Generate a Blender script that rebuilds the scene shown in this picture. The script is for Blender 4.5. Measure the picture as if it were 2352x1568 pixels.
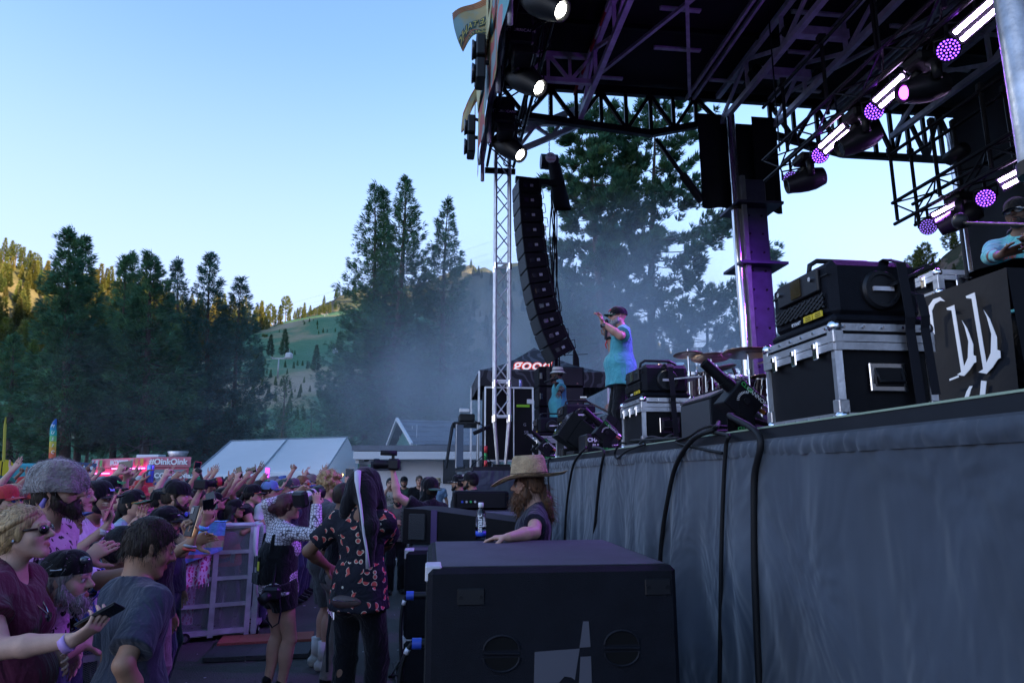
import bpy, math, random
import numpy as np
from mathutils import Vector, Matrix, Euler
R = math.radians
rng = random.Random(7)
nrg = np.random.default_rng(7)
SC = bpy.context.scene
for o in list(bpy.data.objects): bpy.data.objects.remove(o)
# ---------------------------------------------------------------- camera
CAMZ = 1.76; PITCH = 11.1; FPX = 1568.0
cd = bpy.data.cameras.new('camera'); cam = bpy.data.objects.new('camera', cd)
SC.collection.objects.link(cam); SC.camera = cam
cam.location = (0, 0, CAMZ); cam.rotation_euler = (R(90 + PITCH), 0, 0)
cd.lens = 24; cd.sensor_width = 36; cd.clip_start = .05; cd.clip_end = 6000
# ---------------------------------------------------------------- sky, sun, exposure
SUN_EL, SUN_AZ = 10.0, 125.0          # azimuth clockwise from +Y (the view direction)
w = bpy.data.worlds.new('World'); SC.world = w; w.use_nodes = True
nt = w.node_tree; nt.nodes.clear()
sky = nt.nodes.new('ShaderNodeTexSky'); sky.sky_type = 'NISHITA'; sky.sun_disc = False
sky.sun_elevation = R(SUN_EL); sky.sun_rotation = R(-SUN_AZ)
sky.altitude = 1900; sky.air_density = 1.0; sky.dust_density = 2.0; sky.ozone_density = 3.0
bg = nt.nodes.new('ShaderNodeBackground'); bg.inputs[1].default_value = .15
wo = nt.nodes.new('ShaderNodeOutputWorld')
# pale evening haze low in the sky, the same all round the horizon
tcw = nt.nodes.new('ShaderNodeTexCoord'); sxz = nt.nodes.new('ShaderNodeSeparateXYZ'); nt.links.new(tcw.outputs['Generated'], sxz.inputs[0])
hz = nt.nodes.new('ShaderNodeValToRGB'); hz.color_ramp.interpolation = 'B_SPLINE'
for i, (p, v) in enumerate(((0, .92), (.2, .84), (.38, .45), (.55, .06), (.8, .0))):
 e = hz.color_ramp.elements[i] if i < 2 else hz.color_ramp.elements.new(p)
 e.position = p; e.color = (v, v, v, 1)
nt.links.new(sxz.outputs[2], hz.inputs[0]); hm = nt.nodes.new('ShaderNodeMix'); hm.data_type = 'RGBA'; hm.inputs[7].default_value = (1.2, 1.38, 2.1, 1)
nt.links.new(hz.outputs[0], hm.inputs[0]); nt.links.new(sky.outputs[0], hm.inputs[6]); nt.links.new(hm.outputs[2], bg.inputs[0]); nt.links.new(bg.outputs[0], wo.inputs[0])
sl = bpy.data.lights.new('sun', 'SUN'); sl.energy = 4.5; sl.angle = R(.5); sl.color = (1, .80, .50)
so = bpy.data.objects.new('sun', sl); SC.collection.objects.link(so)
sd = Vector((math.sin(R(SUN_AZ)) * math.cos(R(SUN_EL)), math.cos(R(SUN_AZ)) * math.cos(R(SUN_EL)), math.sin(R(SUN_EL))))
so.rotation_euler = sd.to_track_quat('Z', 'Y').to_euler(); so.location = sd * 500
SC.view_settings.view_transform = 'Standard'; SC.view_settings.look = 'None'
SC.view_settings.gamma = 1; SC.view_settings.use_curve_mapping = False
SC.view_settings.exposure = 2.2
cy = SC.cycles
cy.max_bounces = 4; cy.diffuse_bounces = 3; cy.glossy_bounces = 2; cy.transmission_bounces = 3
cy.transparent_max_bounces = 12; cy.volume_bounces = 0; cy.caustics_reflective = False; cy.caustics_refractive = False
cy.use_denoising = True; cy.volume_step_rate = 2; cy.volume_max_steps = 64; cy.sample_clamp_indirect = 4
# ---------------------------------------------------------------- pixel geometry (photo scaled to 2352 x 1568)
_c, _s = math.cos(R(PITCH)), math.sin(R(PITCH))
def ray(px, py):
 a = (px - 1176) / FPX; b = (784 - py) / FPX
 return Vector((a, _c - b * _s, _s + b * _c))
def pt(px, py, Y):
 d = ray(px, py); return Vector((0, 0, CAMZ)) + d * (Y / d.y)
def ptz(px, py, Z):
 d = ray(px, py); return Vector((0, 0, CAMZ)) + d * ((Z - CAMZ) / d.z)
def ptx(px, py, n, c):                 # ray meets plane n.p = c
 d = ray(px, py); n = Vector(n); o = Vector((0, 0, CAMZ))
 return o + d * ((c - n.dot(o)) / n.dot(d))
# stage axes: U runs along the stage front away from the camera, V goes upstage
UA = math.atan(.1177); U = Vector((-math.sin(UA), math.cos(UA), 0)); V = Vector((math.cos(UA), math.sin(UA), 0)); ZV = Vector((0, 0, 1))
EDGE = 1.69; DECK = 2.0
SO = Vector((EDGE, 0, 0))              # stage front line passes here
def st(u, v, z): return SO + U * u + V * v + Vector((0, 0, z))     # stage coordinates
def st_px(px, py, v):                  # ray meets the vertical plane v metres behind the stage front
 return ptx(px, py, V, V.dot(SO) + v)
def su(px, py, u): return ptx(px, py, U, U.dot(SO) + u)   # ray meets the plane u metres along the stage
def uv_of(p): q = Vector(p) - SO; return q.dot(U), q.dot(V)
# ---------------------------------------------------------------- scene objects
COL = SC.collection
def tag(o, label=None, cat=None, group=None, kind=None):
 if label: o['label'] = label
 if cat: o['category'] = cat
 if group: o['group'] = group
 if kind: o['kind'] = kind
 return o
def thing(name, label, cat, loc=(0, 0, 0), rotz=0, group=None):
 o = bpy.data.objects.new(name, None); COL.objects.link(o)
 o.location = loc; o.rotation_euler = (0, 0, rotz); o.empty_display_size = .2
 return tag(o, label, cat, group)
def link_mesh(name, me, parent=None):
 o = bpy.data.objects.new(name, me); COL.objects.link(o)
 if parent: o.parent = parent
 return o
def wmat(o):
 m = o.matrix_basis.copy()
 return wmat(o.parent) @ m if o.parent else m
def dup(o, parent=None):
 c = o.copy(); COL.objects.link(c)
 if parent: c.parent = parent
 for ch in list(o.children): dup(ch, c)
 return c
def frame(z, x=None):
 """rotation whose local Z is z"""
 z = Vector(z).normalized(); x = Vector(x) if x else (Vector((1, 0, 0)) if abs(z.x) < .9 else Vector((0, 1, 0)))
 y = z.cross(x).normalized(); x = y.cross(z)
 return Matrix((x, y, z)).transposed()
class MB:
 def __init__(s): s.v = []; s.f = []; s.n = 0; s.M = None
 def add(s, v, f):
  v = np.asarray(v, dtype=float).reshape(-1, 3)
  if s.M is not None: v = v @ np.array(s.M.to_3x3()).T + np.array(s.M.translation)
  s.v.append(v); n = s.n; s.f.extend([tuple(i + n for i in q) for q in f]); s.n += len(v); return s
 def box(s, c, size, rot=None, ch=0.0):
  hx, hy, hz = [a / 2 for a in size]; vs = []; ids = {}
  ch = min(ch, hx * .9, hy * .9, hz * .9)
  S = [(a, b, d) for a in (-1, 1) for b in (-1, 1) for d in (-1, 1)]
  if ch <= 0:
   vs = [(a * hx, b * hy, d * hz) for a, b, d in S]
   fs = [(0, 1, 3, 2), (4, 6, 7, 5), (0, 4, 5, 1), (2, 3, 7, 6), (0, 2, 6, 4), (1, 5, 7, 3)]
  else:
   for a, b, d in S:
    for k in range(3):
     q = [a * (hx - ch), b * (hy - ch), d * (hz - ch)]; q[k] = (a, b, d)[k] * (hx, hy, hz)[k]
     ids[(a, b, d, k)] = len(vs); vs.append(q)
   fs = []
   for k in range(3):
    i, j = [q for q in range(3) if q != k]
    for sg in (-1, 1):
     loop = []
     for (p, q) in ((-1, -1), (1, -1), (1, 1), (-1, 1)):
      t = [0, 0, 0]; t[k] = sg; t[i] = p; t[j] = q; loop.append(ids[(*t, k)])
     fs.append(tuple(loop if (sg > 0) == (k != 1) else loop[::-1]))
    for (p, q) in ((-1, -1), (1, -1), (1, 1), (-1, 1)):   # edge along axis k
     t0 = [0, 0, 0]; t0[k] = -1; t0[i] = p; t0[j] = q; t1 = list(t0); t1[k] = 1
     fs.append((ids[(*t0, i)], ids[(*t1, i)], ids[(*t1, j)], ids[(*t0, j)]))
   for a, b, d in S: fs.append((ids[(a, b, d, 0)], ids[(a, b, d, 1)], ids[(a, b, d, 2)]))
  v = np.array(vs)
  if rot is not None: v = v @ np.array(rot.to_3x3() if hasattr(rot, 'to_3x3') else rot).T
  return s.add(v + np.array(c), fs)
 def cyl(s, a, b, r, r2=None, n=8, cap=True):
  a = Vector(a); b = Vector(b); r2 = r if r2 is None else r2
  F = frame(b - a); vs = []
  for (p, q) in ((a, r), (b, r2)):
   for i in range(n):
    t = 2 * math.pi * i / n; vs.append(p + F @ Vector((q * math.cos(t), q * math.sin(t), 0)))
  fs = [(i, (i + 1) % n, n + (i + 1) % n, n + i) for i in range(n)]
  if cap: fs += [tuple(range(n))[::-1], tuple(range(n, 2 * n))]
  return s.add([tuple(x) for x in vs], fs)
 def bar(s, a, b, w, h=None, up=(0, 0, 1)):
  a = Vector(a); b = Vector(b); h = h or w; d = (b - a)
  z = d.normalized(); u = Vector(up)
  if abs(z.dot(u)) > .98: u = Vector((1, 0, 0))
  x = u.cross(z).normalized(); y = z.cross(x)
  return s.box((a + b) / 2, (w, h, d.length), Matrix((x, y, z)).transposed())
 def tube(s, path, r, n=6, cap=True):
  P = [Vector(p) for p in path]; vs = []; fs = []; x = None
  rr = r if hasattr(r, '__len__') else [r] * len(P)
  for i, p in enumerate(P):
   t = (P[min(i + 1, len(P) - 1)] - P[max(i - 1, 0)])
   t = t.normalized() if t.length > 1e-9 else Vector((0, 0, 1))
   if x is None: x = frame(t).col[0].copy()
   x = (x - t * x.dot(t)); x = x.normalized() if x.length > 1e-6 else frame(t).col[0].copy()
   y = t.cross(x)
   for k in range(n):
    a = 2 * math.pi * k / n; vs.append(p + (x * math.cos(a) + y * math.sin(a)) * rr[i])
  for i in range(len(P) - 1):
   for k in range(n):
    fs.append((i * n + k, i * n + (k + 1) % n, (i + 1) * n + (k + 1) % n, (i + 1) * n + k))
  if cap: fs += [tuple(range(n))[::-1], tuple(range((len(P) - 1) * n, len(P) * n))]
  return s.add([tuple(q) for q in vs], fs)
 def lathe(s, prof, c=(0, 0, 0), axis=(0, 0, 1), n=16, sx=1, sy=1):
  F = frame(axis); vs = []; fs = []
  for (r, z) in prof:
   for k in range(n):
    a = 2 * math.pi * k / n; vs.append(Vector(c) + F @ Vector((r * math.cos(a) * sx, r * math.sin(a) * sy, z)))
  m = len(prof)
  for i in range(m - 1):
   for k in range(n): fs.append((i * n + k, i * n + (k + 1) % n, (i + 1) * n + (k + 1) % n, (i + 1) * n + k))
  fs += [tuple(range(n))[::-1], tuple(range((m - 1) * n, m * n))]
  return s.add([tuple(q) for q in vs], fs)
 def ell(s, c, r, n=10, rot=None):
  r = r if hasattr(r, '__len__') else (r, r, r); vs = []; fs = []; m = max(4, n // 2 + 1)
  for i in range(m + 1):
   ph = math.pi * (i if 0 < i < m else (i + (.02 if i == 0 else -.02))) / m
   for k in range(n):
    a = 2 * math.pi * k / n; vs.append((r[0] * math.sin(ph) * math.cos(a), r[1] * math.sin(ph) * math.sin(a), r[2] * math.cos(ph)))
  for i in range(m):
   for k in range(n): fs.append((i * n + k, (i + 1) * n + k, (i + 1) * n + (k + 1) % n, i * n + (k + 1) % n))
  v = np.array(vs)
  if rot is not None: v = v @ np.array(rot.to_3x3()).T
  return s.add(v + np.array(c), fs)
 def prism(s, poly, M, d):
  """2D polygon in the XY plane of matrix M, extruded d along its Z"""
  n = len(poly); vs = [M @ Vector((x, y, 0)) for x, y in poly] + [M @ Vector((x, y, d)) for x, y in poly]
  fs = [tuple(range(n))[::-1], tuple(range(n, 2 * n))] + [(i, (i + 1) % n, n + (i + 1) % n, n + i) for i in range(n)]
  return s.add([tuple(q) for q in vs], fs)
 def grid(s, fn, nu, nv):
  vs = [tuple(fn(i / nu, j / nv)) for j in range(nv + 1) for i in range(nu + 1)]
  return s.add(vs, [(j * (nu + 1) + i, j * (nu + 1) + i + 1, (j + 1) * (nu + 1) + i + 1, (j + 1) * (nu + 1) + i) for j in range(nv) for i in range(nu)])
 def quad(s, a, b, c, d): return s.add([tuple(a), tuple(b), tuple(c), tuple(d)], [(0, 1, 2, 3)])
 def mesh(s, name, m=None, smooth=False):
  me = bpy.data.meshes.new(name)
  v = np.concatenate(s.v) if s.v else np.zeros((0, 3))
  me.from_pydata(v.tolist(), [], s.f); me.update()
  if smooth: me.shade_smooth()
  if m: me.materials.append(m)
  return me
 def build(s, name, m=None, parent=None, world=True, smooth=False, auto=None):
  if parent and world and s.v:
   Mi = np.array(wmat(parent).inverted()); v = np.concatenate(s.v)
   s.v = [v @ Mi[:3, :3].T + Mi[:3, 3]]
  me = s.mesh(name, m, smooth)
  if auto is not None: me.set_sharp_from_angle(angle=R(auto)) if (me.shade_smooth() or True) else 0
  return link_mesh(name, me, parent)
def raw_mesh(name, v, f, m=None, smooth=False, cols=None):
 """fast mesh from numpy: f is (n,k)"""
 me = bpy.data.meshes.new(name); v = np.asarray(v, np.float32); f = np.asarray(f, np.int32)
 me.vertices.add(len(v)); me.vertices.foreach_set('co', v.ravel())
 k = f.shape[1]; me.loops.add(f.size); me.loops.foreach_set('vertex_index', f.ravel())
 me.polygons.add(len(f)); me.polygons.foreach_set('loop_start', np.arange(0, f.size, k, dtype=np.int32))
 me.polygons.foreach_set('loop_total', np.full(len(f), k, np.int32))
 if cols is not None:
  a = me.color_attributes.new('Col', 'FLOAT_COLOR', 'POINT')
  c4 = np.ones((len(v), 4), np.float32); c4[:, :3] = cols; a.data.foreach_set('color', c4.ravel())
 me.update(calc_edges=True); me.validate()
 if smooth: me.shade_smooth()
 if m: me.materials.append(m)
 return me
# ---------------------------------------------------------------- materials
def hexc(h):
 c = [int(h[i:i + 2], 16) / 255 for i in (0, 2, 4)]
 return tuple(x / 12.92 if x <= .04045 else ((x + .055) / 1.055) ** 2.4 for x in c)
MC = {}
def N(t, ty, **kw):
 n = t.nodes.new(ty)
 for k, v in kw.items():
  if k.startswith('i_'): n.inputs[k[2:].replace('_', ' ')].default_value = v
  else: setattr(n, k, v)
 return n
def mat(name, col=(.5, .5, .5), rough=.6, metal=0, var=.0, vscale=4, bump=0, bscale=40, spec=.5, emit=None, es=0, col2=None, thr=None, attr=False, coat=0, sheen=0, alpha=1, trans=0, obj=True):
 """principled material; var/vscale noise variation of the base colour, bump noise"""
 if name in MC: return MC[name]
 if max(col) < .03 and not attr: col = tuple(c * k for c, k in zip(col, (.55, .58, .66))); spec *= .6
 m = bpy.data.materials.new(name); m.use_nodes = True; t = m.node_tree; b = t.nodes['Principled BSDF']
 b.inputs['Roughness'].default_value = rough; b.inputs['Metallic'].default_value = metal
 b.inputs['Specular IOR Level'].default_value = spec; b.inputs['Coat Weight'].default_value = coat
 b.inputs['Base Color'].default_value = (*col, 1); b.inputs['Sheen Weight'].default_value = sheen
 b.inputs['Alpha'].default_value = alpha; b.inputs['Transmission Weight'].default_value = trans
 tc = N(t, 'ShaderNodeTexCoord')
 src = None
 if attr:
  a = N(t, 'ShaderNodeVertexColor', layer_name='Col'); src = a.outputs[0]
 if var or col2:
  nz = N(t, 'ShaderNodeTexNoise', i_Scale=vscale, i_Detail=5.0, i_Roughness=.6); t.links.new(tc.outputs['Object'], nz.inputs['Vector'])
  if col2:
   cr = N(t, 'ShaderNodeValToRGB'); lo, hi = thr or (.35, .65)
   cr.color_ramp.elements[0].position = lo; cr.color_ramp.elements[1].position = hi
   cr.color_ramp.elements[0].color = (*col, 1); cr.color_ramp.elements[1].color = (*col2, 1)
   t.links.new(nz.outputs[0], cr.inputs[0]); src = cr.outputs[0]
  if var:
   mr = N(t, 'ShaderNodeMapRange'); mr.inputs[1].default_value = .25; mr.inputs[2].default_value = .75
   mr.inputs[3].default_value = 1 - var; mr.inputs[4].default_value = 1 + var
   t.links.new(nz.outputs[0], mr.inputs[0])
   mx = N(t, 'ShaderNodeMix', data_type='RGBA', blend_type='MULTIPLY'); mx.inputs[0].default_value = 1
   if src: t.links.new(src, mx.inputs[6])
   else: mx.inputs[6].default_value = (*col, 1)
   t.links.new(mr.outputs[0], mx.inputs[7]); src = mx.outputs[2]
 if src: t.links.new(src, b.inputs['Base Color'])
 if bump:
  bn = N(t, 'ShaderNodeTexNoise', i_Scale=bscale, i_Detail=4.0); t.links.new(tc.outputs['Object'], bn.inputs['Vector'])
  bp = N(t, 'ShaderNodeBump'); bp.inputs['Strength'].default_value = bump; bp.inputs['Distance'].default_value = .02
  t.links.new(bn.outputs[0], bp.inputs['Height']); t.links.new(bp.outputs[0], b.inputs['Normal'])
 if emit:
  b.inputs['Emission Color'].default_value = (*emit, 1); b.inputs['Emission Strength'].default_value = es
 MC[name] = m; return m
FONT = {}
def text(body, size, M, m, name, parent, depth=.002, align='CENTER', shear=0, spacing=1, flipx=False, bold=0):
 """flat lettering as a mesh; M places its centre: local X right, Y up, Z out"""
 c = bpy.data.curves.new('lettering', 'FONT'); c.body = body; c.size = size; c.align_x = align; c.align_y = 'CENTER'
 c.extrude = depth; c.shear = shear; c.space_character = spacing; c.offset = bold; c.resolution_u = 3
 o = bpy.data.objects.new('tmp', c); me = bpy.data.meshes.new_from_object(o)
 bpy.data.objects.remove(o); me.name = name
 if flipx: me.transform(Matrix.Diagonal((-1, 1, 1, 1))); me.flip_normals()
 Mw = M.to_4x4() if not parent else wmat(parent).inverted() @ M.to_4x4()
 me.transform(Mw); me.materials.clear(); me.materials.append(m)
 return link_mesh(name, me, parent)
def place(loc, z, up=(0, 0, 1)):
 """4x4: local Z = z (normal), local Y as near 'up' as can be"""
 z = Vector(z).normalized(); x = Vector(up).cross(z).normalized(); y = z.cross(x)
 m = Matrix((x, y, z)).transposed().to_4x4(); m.translation = Vector(loc); return m
def fbm(x, y, seed=0, oct=4):
 x = np.asarray(x, float); y = np.asarray(y, float); r = np.random.default_rng(seed); o = np.zeros(np.broadcast(x, y).shape); a = 1.; f = 1.; tot = 0
 for k in range(oct):
  for _ in range(3):
   th = r.uniform(0, 6.28); ph = r.uniform(0, 6.28); g = f * r.uniform(.7, 1.4)
   o = o + a / 3 * np.sin((x * math.cos(th) + y * math.sin(th)) * g + ph + 1.3 * np.sin((x * math.sin(th) - y * math.cos(th)) * g * .7 + ph * 2))
  tot += a; a *= .5; f *= 2.1
 return o / tot
# ================================================================ terrain
def terr_mat(name, stops, scale, rock=None, rthr=.6, steep=None, bump=.6, bscale=.3):
 """procedural hillside: noise ramp over stops, a second colour on steep ground"""
 m = bpy.data.materials.new(name); m.use_nodes = True; t = m.node_tree; b = t.nodes['Principled BSDF']
 b.inputs['Roughness'].default_value = .95; b.inputs['Specular IOR Level'].default_value = .1
 tc = N(t, 'ShaderNodeTexCoord')
 nz = N(t, 'ShaderNodeTexNoise', i_Scale=scale, i_Detail=8.0, i_Roughness=.65); t.links.new(tc.outputs['Object'], nz.inputs['Vector'])
 cr = N(t, 'ShaderNodeValToRGB'); e = cr.color_ramp.elements
 for i, (p, c) in enumerate(stops):
  el = e[i] if i < 2 else e.new(p); el.position = p; el.color = (*c, 1)
 t.links.new(nz.outputs[0], cr.inputs[0]); out = cr.outputs[0]
 if rock:
  g = N(t, 'ShaderNodeNewGeometry'); sp = N(t, 'ShaderNodeSeparateXYZ'); t.links.new(g.outputs['Normal'], sp.inputs[0])
  n2 = N(t, 'ShaderNodeTexNoise', i_Scale=scale * 3, i_Detail=6.0); t.links.new(tc.outputs['Object'], n2.inputs['Vector'])
  ad = N(t, 'ShaderNodeMath', operation='MULTIPLY_ADD'); t.links.new(n2.outputs[0], ad.inputs[0]); ad.inputs[1].default_value = .9; t.links.new(sp.outputs[2], ad.inputs[2])
  mr = N(t, 'ShaderNodeMapRange'); mr.inputs[1].default_value = rthr + .42; mr.inputs[2].default_value = rthr + .52; mr.inputs[3].default_value = 1; mr.inputs[4].default_value = 0
  t.links.new(ad.outputs[0], mr.inputs[0])
  r2 = N(t, 'ShaderNodeValToRGB'); r2.color_ramp.elements[0].color = (*[c * .55 for c in rock], 1); r2.color_ramp.elements[1].color = (*[c * 1.3 for c in rock], 1)
  r2.color_ramp.elements[0].position = .35; r2.color_ramp.elements[1].position = .65
  t.links.new(n2.outputs[0], r2.inputs[0])
  mx = N(t, 'ShaderNodeMix', data_type='RGBA'); t.links.new(mr.outputs[0], mx.inputs[0]); t.links.new(out, mx.inputs[6]); t.links.new(r2.outputs[0], mx.inputs[7]); out = mx.outputs[2]
 t.links.new(out, b.inputs['Base Color'])
 bn = N(t, 'ShaderNodeTexNoise', i_Scale=bscale, i_Detail=8.0, i_Roughness=.7); t.links.new(tc.outputs['Object'], bn.inputs['Vector'])
 bp = N(t, 'ShaderNodeBump'); bp.inputs['Strength'].default_value = bump; bp.inputs['Distance'].default_value = 3
 t.links.new(bn.outputs[0], bp.inputs['Height']); t.links.new(bp.outputs[0], b.inputs['Normal'])
 return m
def interp_path(P, n):
 P = np.array(P, float); d = np.r_[0, np.cumsum(np.linalg.norm(np.diff(P, axis=0), axis=1))]
 s = np.linspace(0, d[-1], n); return np.stack([np.interp(s, d, P[:, k]) for k in range(P.shape[1])], 1)
TERR = {}
def hill(name, ridge, base, m, nu, nv, amp, prof=1.0, back=.5, seed=1, freq=.03, rough=0.0, kind='structure'):
 Rg = interp_path(ridge, nu); Bs = interp_path(base, nu); T = np.r_[np.linspace(0, 1, nv), 1 + back * np.linspace(.12, 1, 6)]
 rr = Rg.copy(); rr[:, 2] += rough * fbm(np.arange(nu) * .35, 0, seed + 9, 3)
 V3 = np.zeros((len(T), nu, 3))
 for i, t in enumerate(T):
  x = Bs[:, 0] + (rr[:, 0] - Bs[:, 0]) * t; y = Bs[:, 1] + (rr[:, 1] - Bs[:, 1]) * t
  if t <= 1: z = rr[:, 2] * t ** prof + amp * math.sin(math.pi * min(1, t)) ** .6 * fbm(x * freq, y * freq, seed, 5) * (rr[:, 2] / rr[:, 2].max()) - .6 * (1 - t)
  else: z = rr[:, 2] * (1 - (t - 1) / back * .98)
  V3[i] = np.stack([x, y, z], 1)
 n = len(T); v = V3.reshape(-1, 3); q = np.arange(n * nu).reshape(n, nu)
 f = np.stack([q[:-1, :-1], q[:-1, 1:], q[1:, 1:], q[1:, :-1]], -1).reshape(-1, 4)
 o = link_mesh(name, raw_mesh(name, v, f, m, True)); tag(o, kind=kind); TERR[name] = V3[:nv]
 return o
gm = mat('asphalt', (.055, .052, .05), .9, var=.35, vscale=1.3, bump=.5, bscale=60)
MB().quad((-900, -900, 0), (900, -900, 0), (900, 1400, 0), (-900, 1400, 0)).build('ground', gm)['kind'] = 'structure'
mm = terr_mat('meadow_soil', [(.35, (.05, .06, .025)), (.6, (.12, .1, .06))], .08, bump=.3)
MB().grid(lambda a, b: (-420 + a * 840, 62 + b * 560, .02 + .5 * b), 30, 20).build('meadow', mm)['kind'] = 'structure'
GR, DRY, DK = (.045, .075, .03), (.2, .16, .09), (.03, .05, .025)
left_m = terr_mat('left_slope', [(.3, (.05, .06, .025)), (.5, (.13, .11, .05)), (.7, (.24, .18, .1))], .03, (.26, .22, .17), .55)
ski_m = terr_mat('ski_slope', [(.42, (.06, .16, .08)), (.53, (.1, .19, .1)), (.58, (.24, .22, .12)), (.66, (.36, .28, .19))], .012, None, bump=.5)
back_m = terr_mat('back_slope', [(.35, (.05, .065, .035)), (.6, (.16, .14, .09))], .012, (.24, .2, .17), .62)
cliff_m = terr_mat('cliff_rock', [(.4, (.035, .05, .025)), (.6, (.07, .07, .045))], .06, (.3, .22, .18), .6, bump=1)
hill('left_mountain', [pt(-1100, 330, 300), pt(-500, 440, 380), pt(-150, 560, 420), pt(0, 592, 430), pt(110, 645, 440), pt(190, 682, 445), pt(243, 640, 450), pt(300, 662, 460), pt(420, 700, 470), pt(520, 712, 480), pt(620, 740, 490), pt(700, 850, 500)],
  [(-330, 60, 0), (-250, 120, 0), (-180, 150, 0), (-120, 170, 0), (-60, 200, 0)], left_m, 150, 50, 14, 1.25, seed=3, freq=.045, rough=3)
hill('ski_slope', [pt(430, 800, 520), pt(560, 766, 530), pt(598, 753, 535), pt(695, 729, 540), pt(747, 719, 545), pt(830, 706, 550), pt(920, 702, 555), pt(1000, 742, 555), pt(1100, 850, 550), pt(1180, 960, 540)],
  [(-170, 95, 0), (-120, 95, 0), (-60, 96, 0), (0, 96, 0), (30, 100, 0)], ski_m, 120, 50, 9, 1.2, seed=5, freq=.03, rough=1)
hill('rocky_mountain', [pt(560, 800, 760), pt(680, 730, 780), pt(747, 699, 800), pt(788, 677, 800), pt(832, 664, 800), pt(936, 656, 800), pt(985, 648, 800), pt(1069, 612, 800), pt(1088, 609, 800), pt(1095, 620, 800), pt(1112, 612, 800), pt(1134, 624, 800), pt(1158, 604, 800), pt(1254, 608, 800), pt(1310, 640, 800), pt(1420, 720, 800), pt(1560, 820, 800), pt(1800, 960, 800)],
  [(-180, 300, 0), (-60, 300, 0), (60, 300, 0), (200, 320, 0)], back_m, 170, 50, 26, 1.0, seed=8, freq=.02, rough=3)
hill('right_cliff', [pt(1700, 960, 250), pt(1850, 850, 250), pt(2000, 745, 245), pt(2074, 690, 240), pt(2112, 660, 240), pt(2153, 606, 238), pt(2174, 584, 236), pt(2204, 560, 234), pt(2240, 535, 232), pt(2352, 470, 228), Vector((185, 205, 132)), Vector((205, 150, 150)), Vector((215, 60, 150))],
  [(75, 170, 0), (95, 150, 0), (105, 110, 0), (110, 50, 0)], cliff_m, 130, 44, 9, .9, seed=12, freq=.09, rough=2.5)
# unseen ridge added right of view, shaped to keep the ground in shade
hill('shade_ridge', [(445, 520, 345), (440, 430, 335), (435, 220, 275), (430, 110, 240), (430, -40, 232), (430, -110, 236), (430, -300, 300), (380, -600, 300)],
  [(340, 440, 0), (300, 250, 0), (290, 60, 0), (280, -200, 0), (230, -500, 0)], back_m, 90, 24, 16, .9, seed=15, freq=.02, rough=5)
# ================================================================ conifers
bark = mat('pine_bark', (.11, .075, .06), .95, var=.4, vscale=6, bump=.8, bscale=14)
bark_grey = mat('grey_bark', (.15, .125, .12), .95, var=.35, vscale=5, bump=.8, bscale=14)
needle = mat('needles', (.05, .08, .04), .75, attr=True, spec=.25)
_t = needle.node_tree; _tr = N(_t, 'ShaderNodeBsdfTranslucent'); _mx = N(_t, 'ShaderNodeMixShader'); _mx.inputs[0].default_value = .5; _b = _t.nodes['Principled BSDF']; _o = [n for n in _t.nodes if n.type == 'OUTPUT_MATERIAL'][0]
_g = N(_t, 'ShaderNodeMix', data_type='RGBA', blend_type='MULTIPLY'); _g.inputs[0].default_value = 1; _g.inputs[7].default_value = (1.2, 1.5, 1.1, 1); _t.links.new([n for n in _t.nodes if n.type == 'VERTEX_COLOR'][0].outputs[0], _g.inputs[6]); _t.links.new(_g.outputs[2], _tr.inputs[0]); _t.links.new(_b.outputs[0], _mx.inputs[1]); _t.links.new(_tr.outputs[0], _mx.inputs[2]); _t.links.new(_mx.outputs[0], _o.inputs[0])
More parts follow.
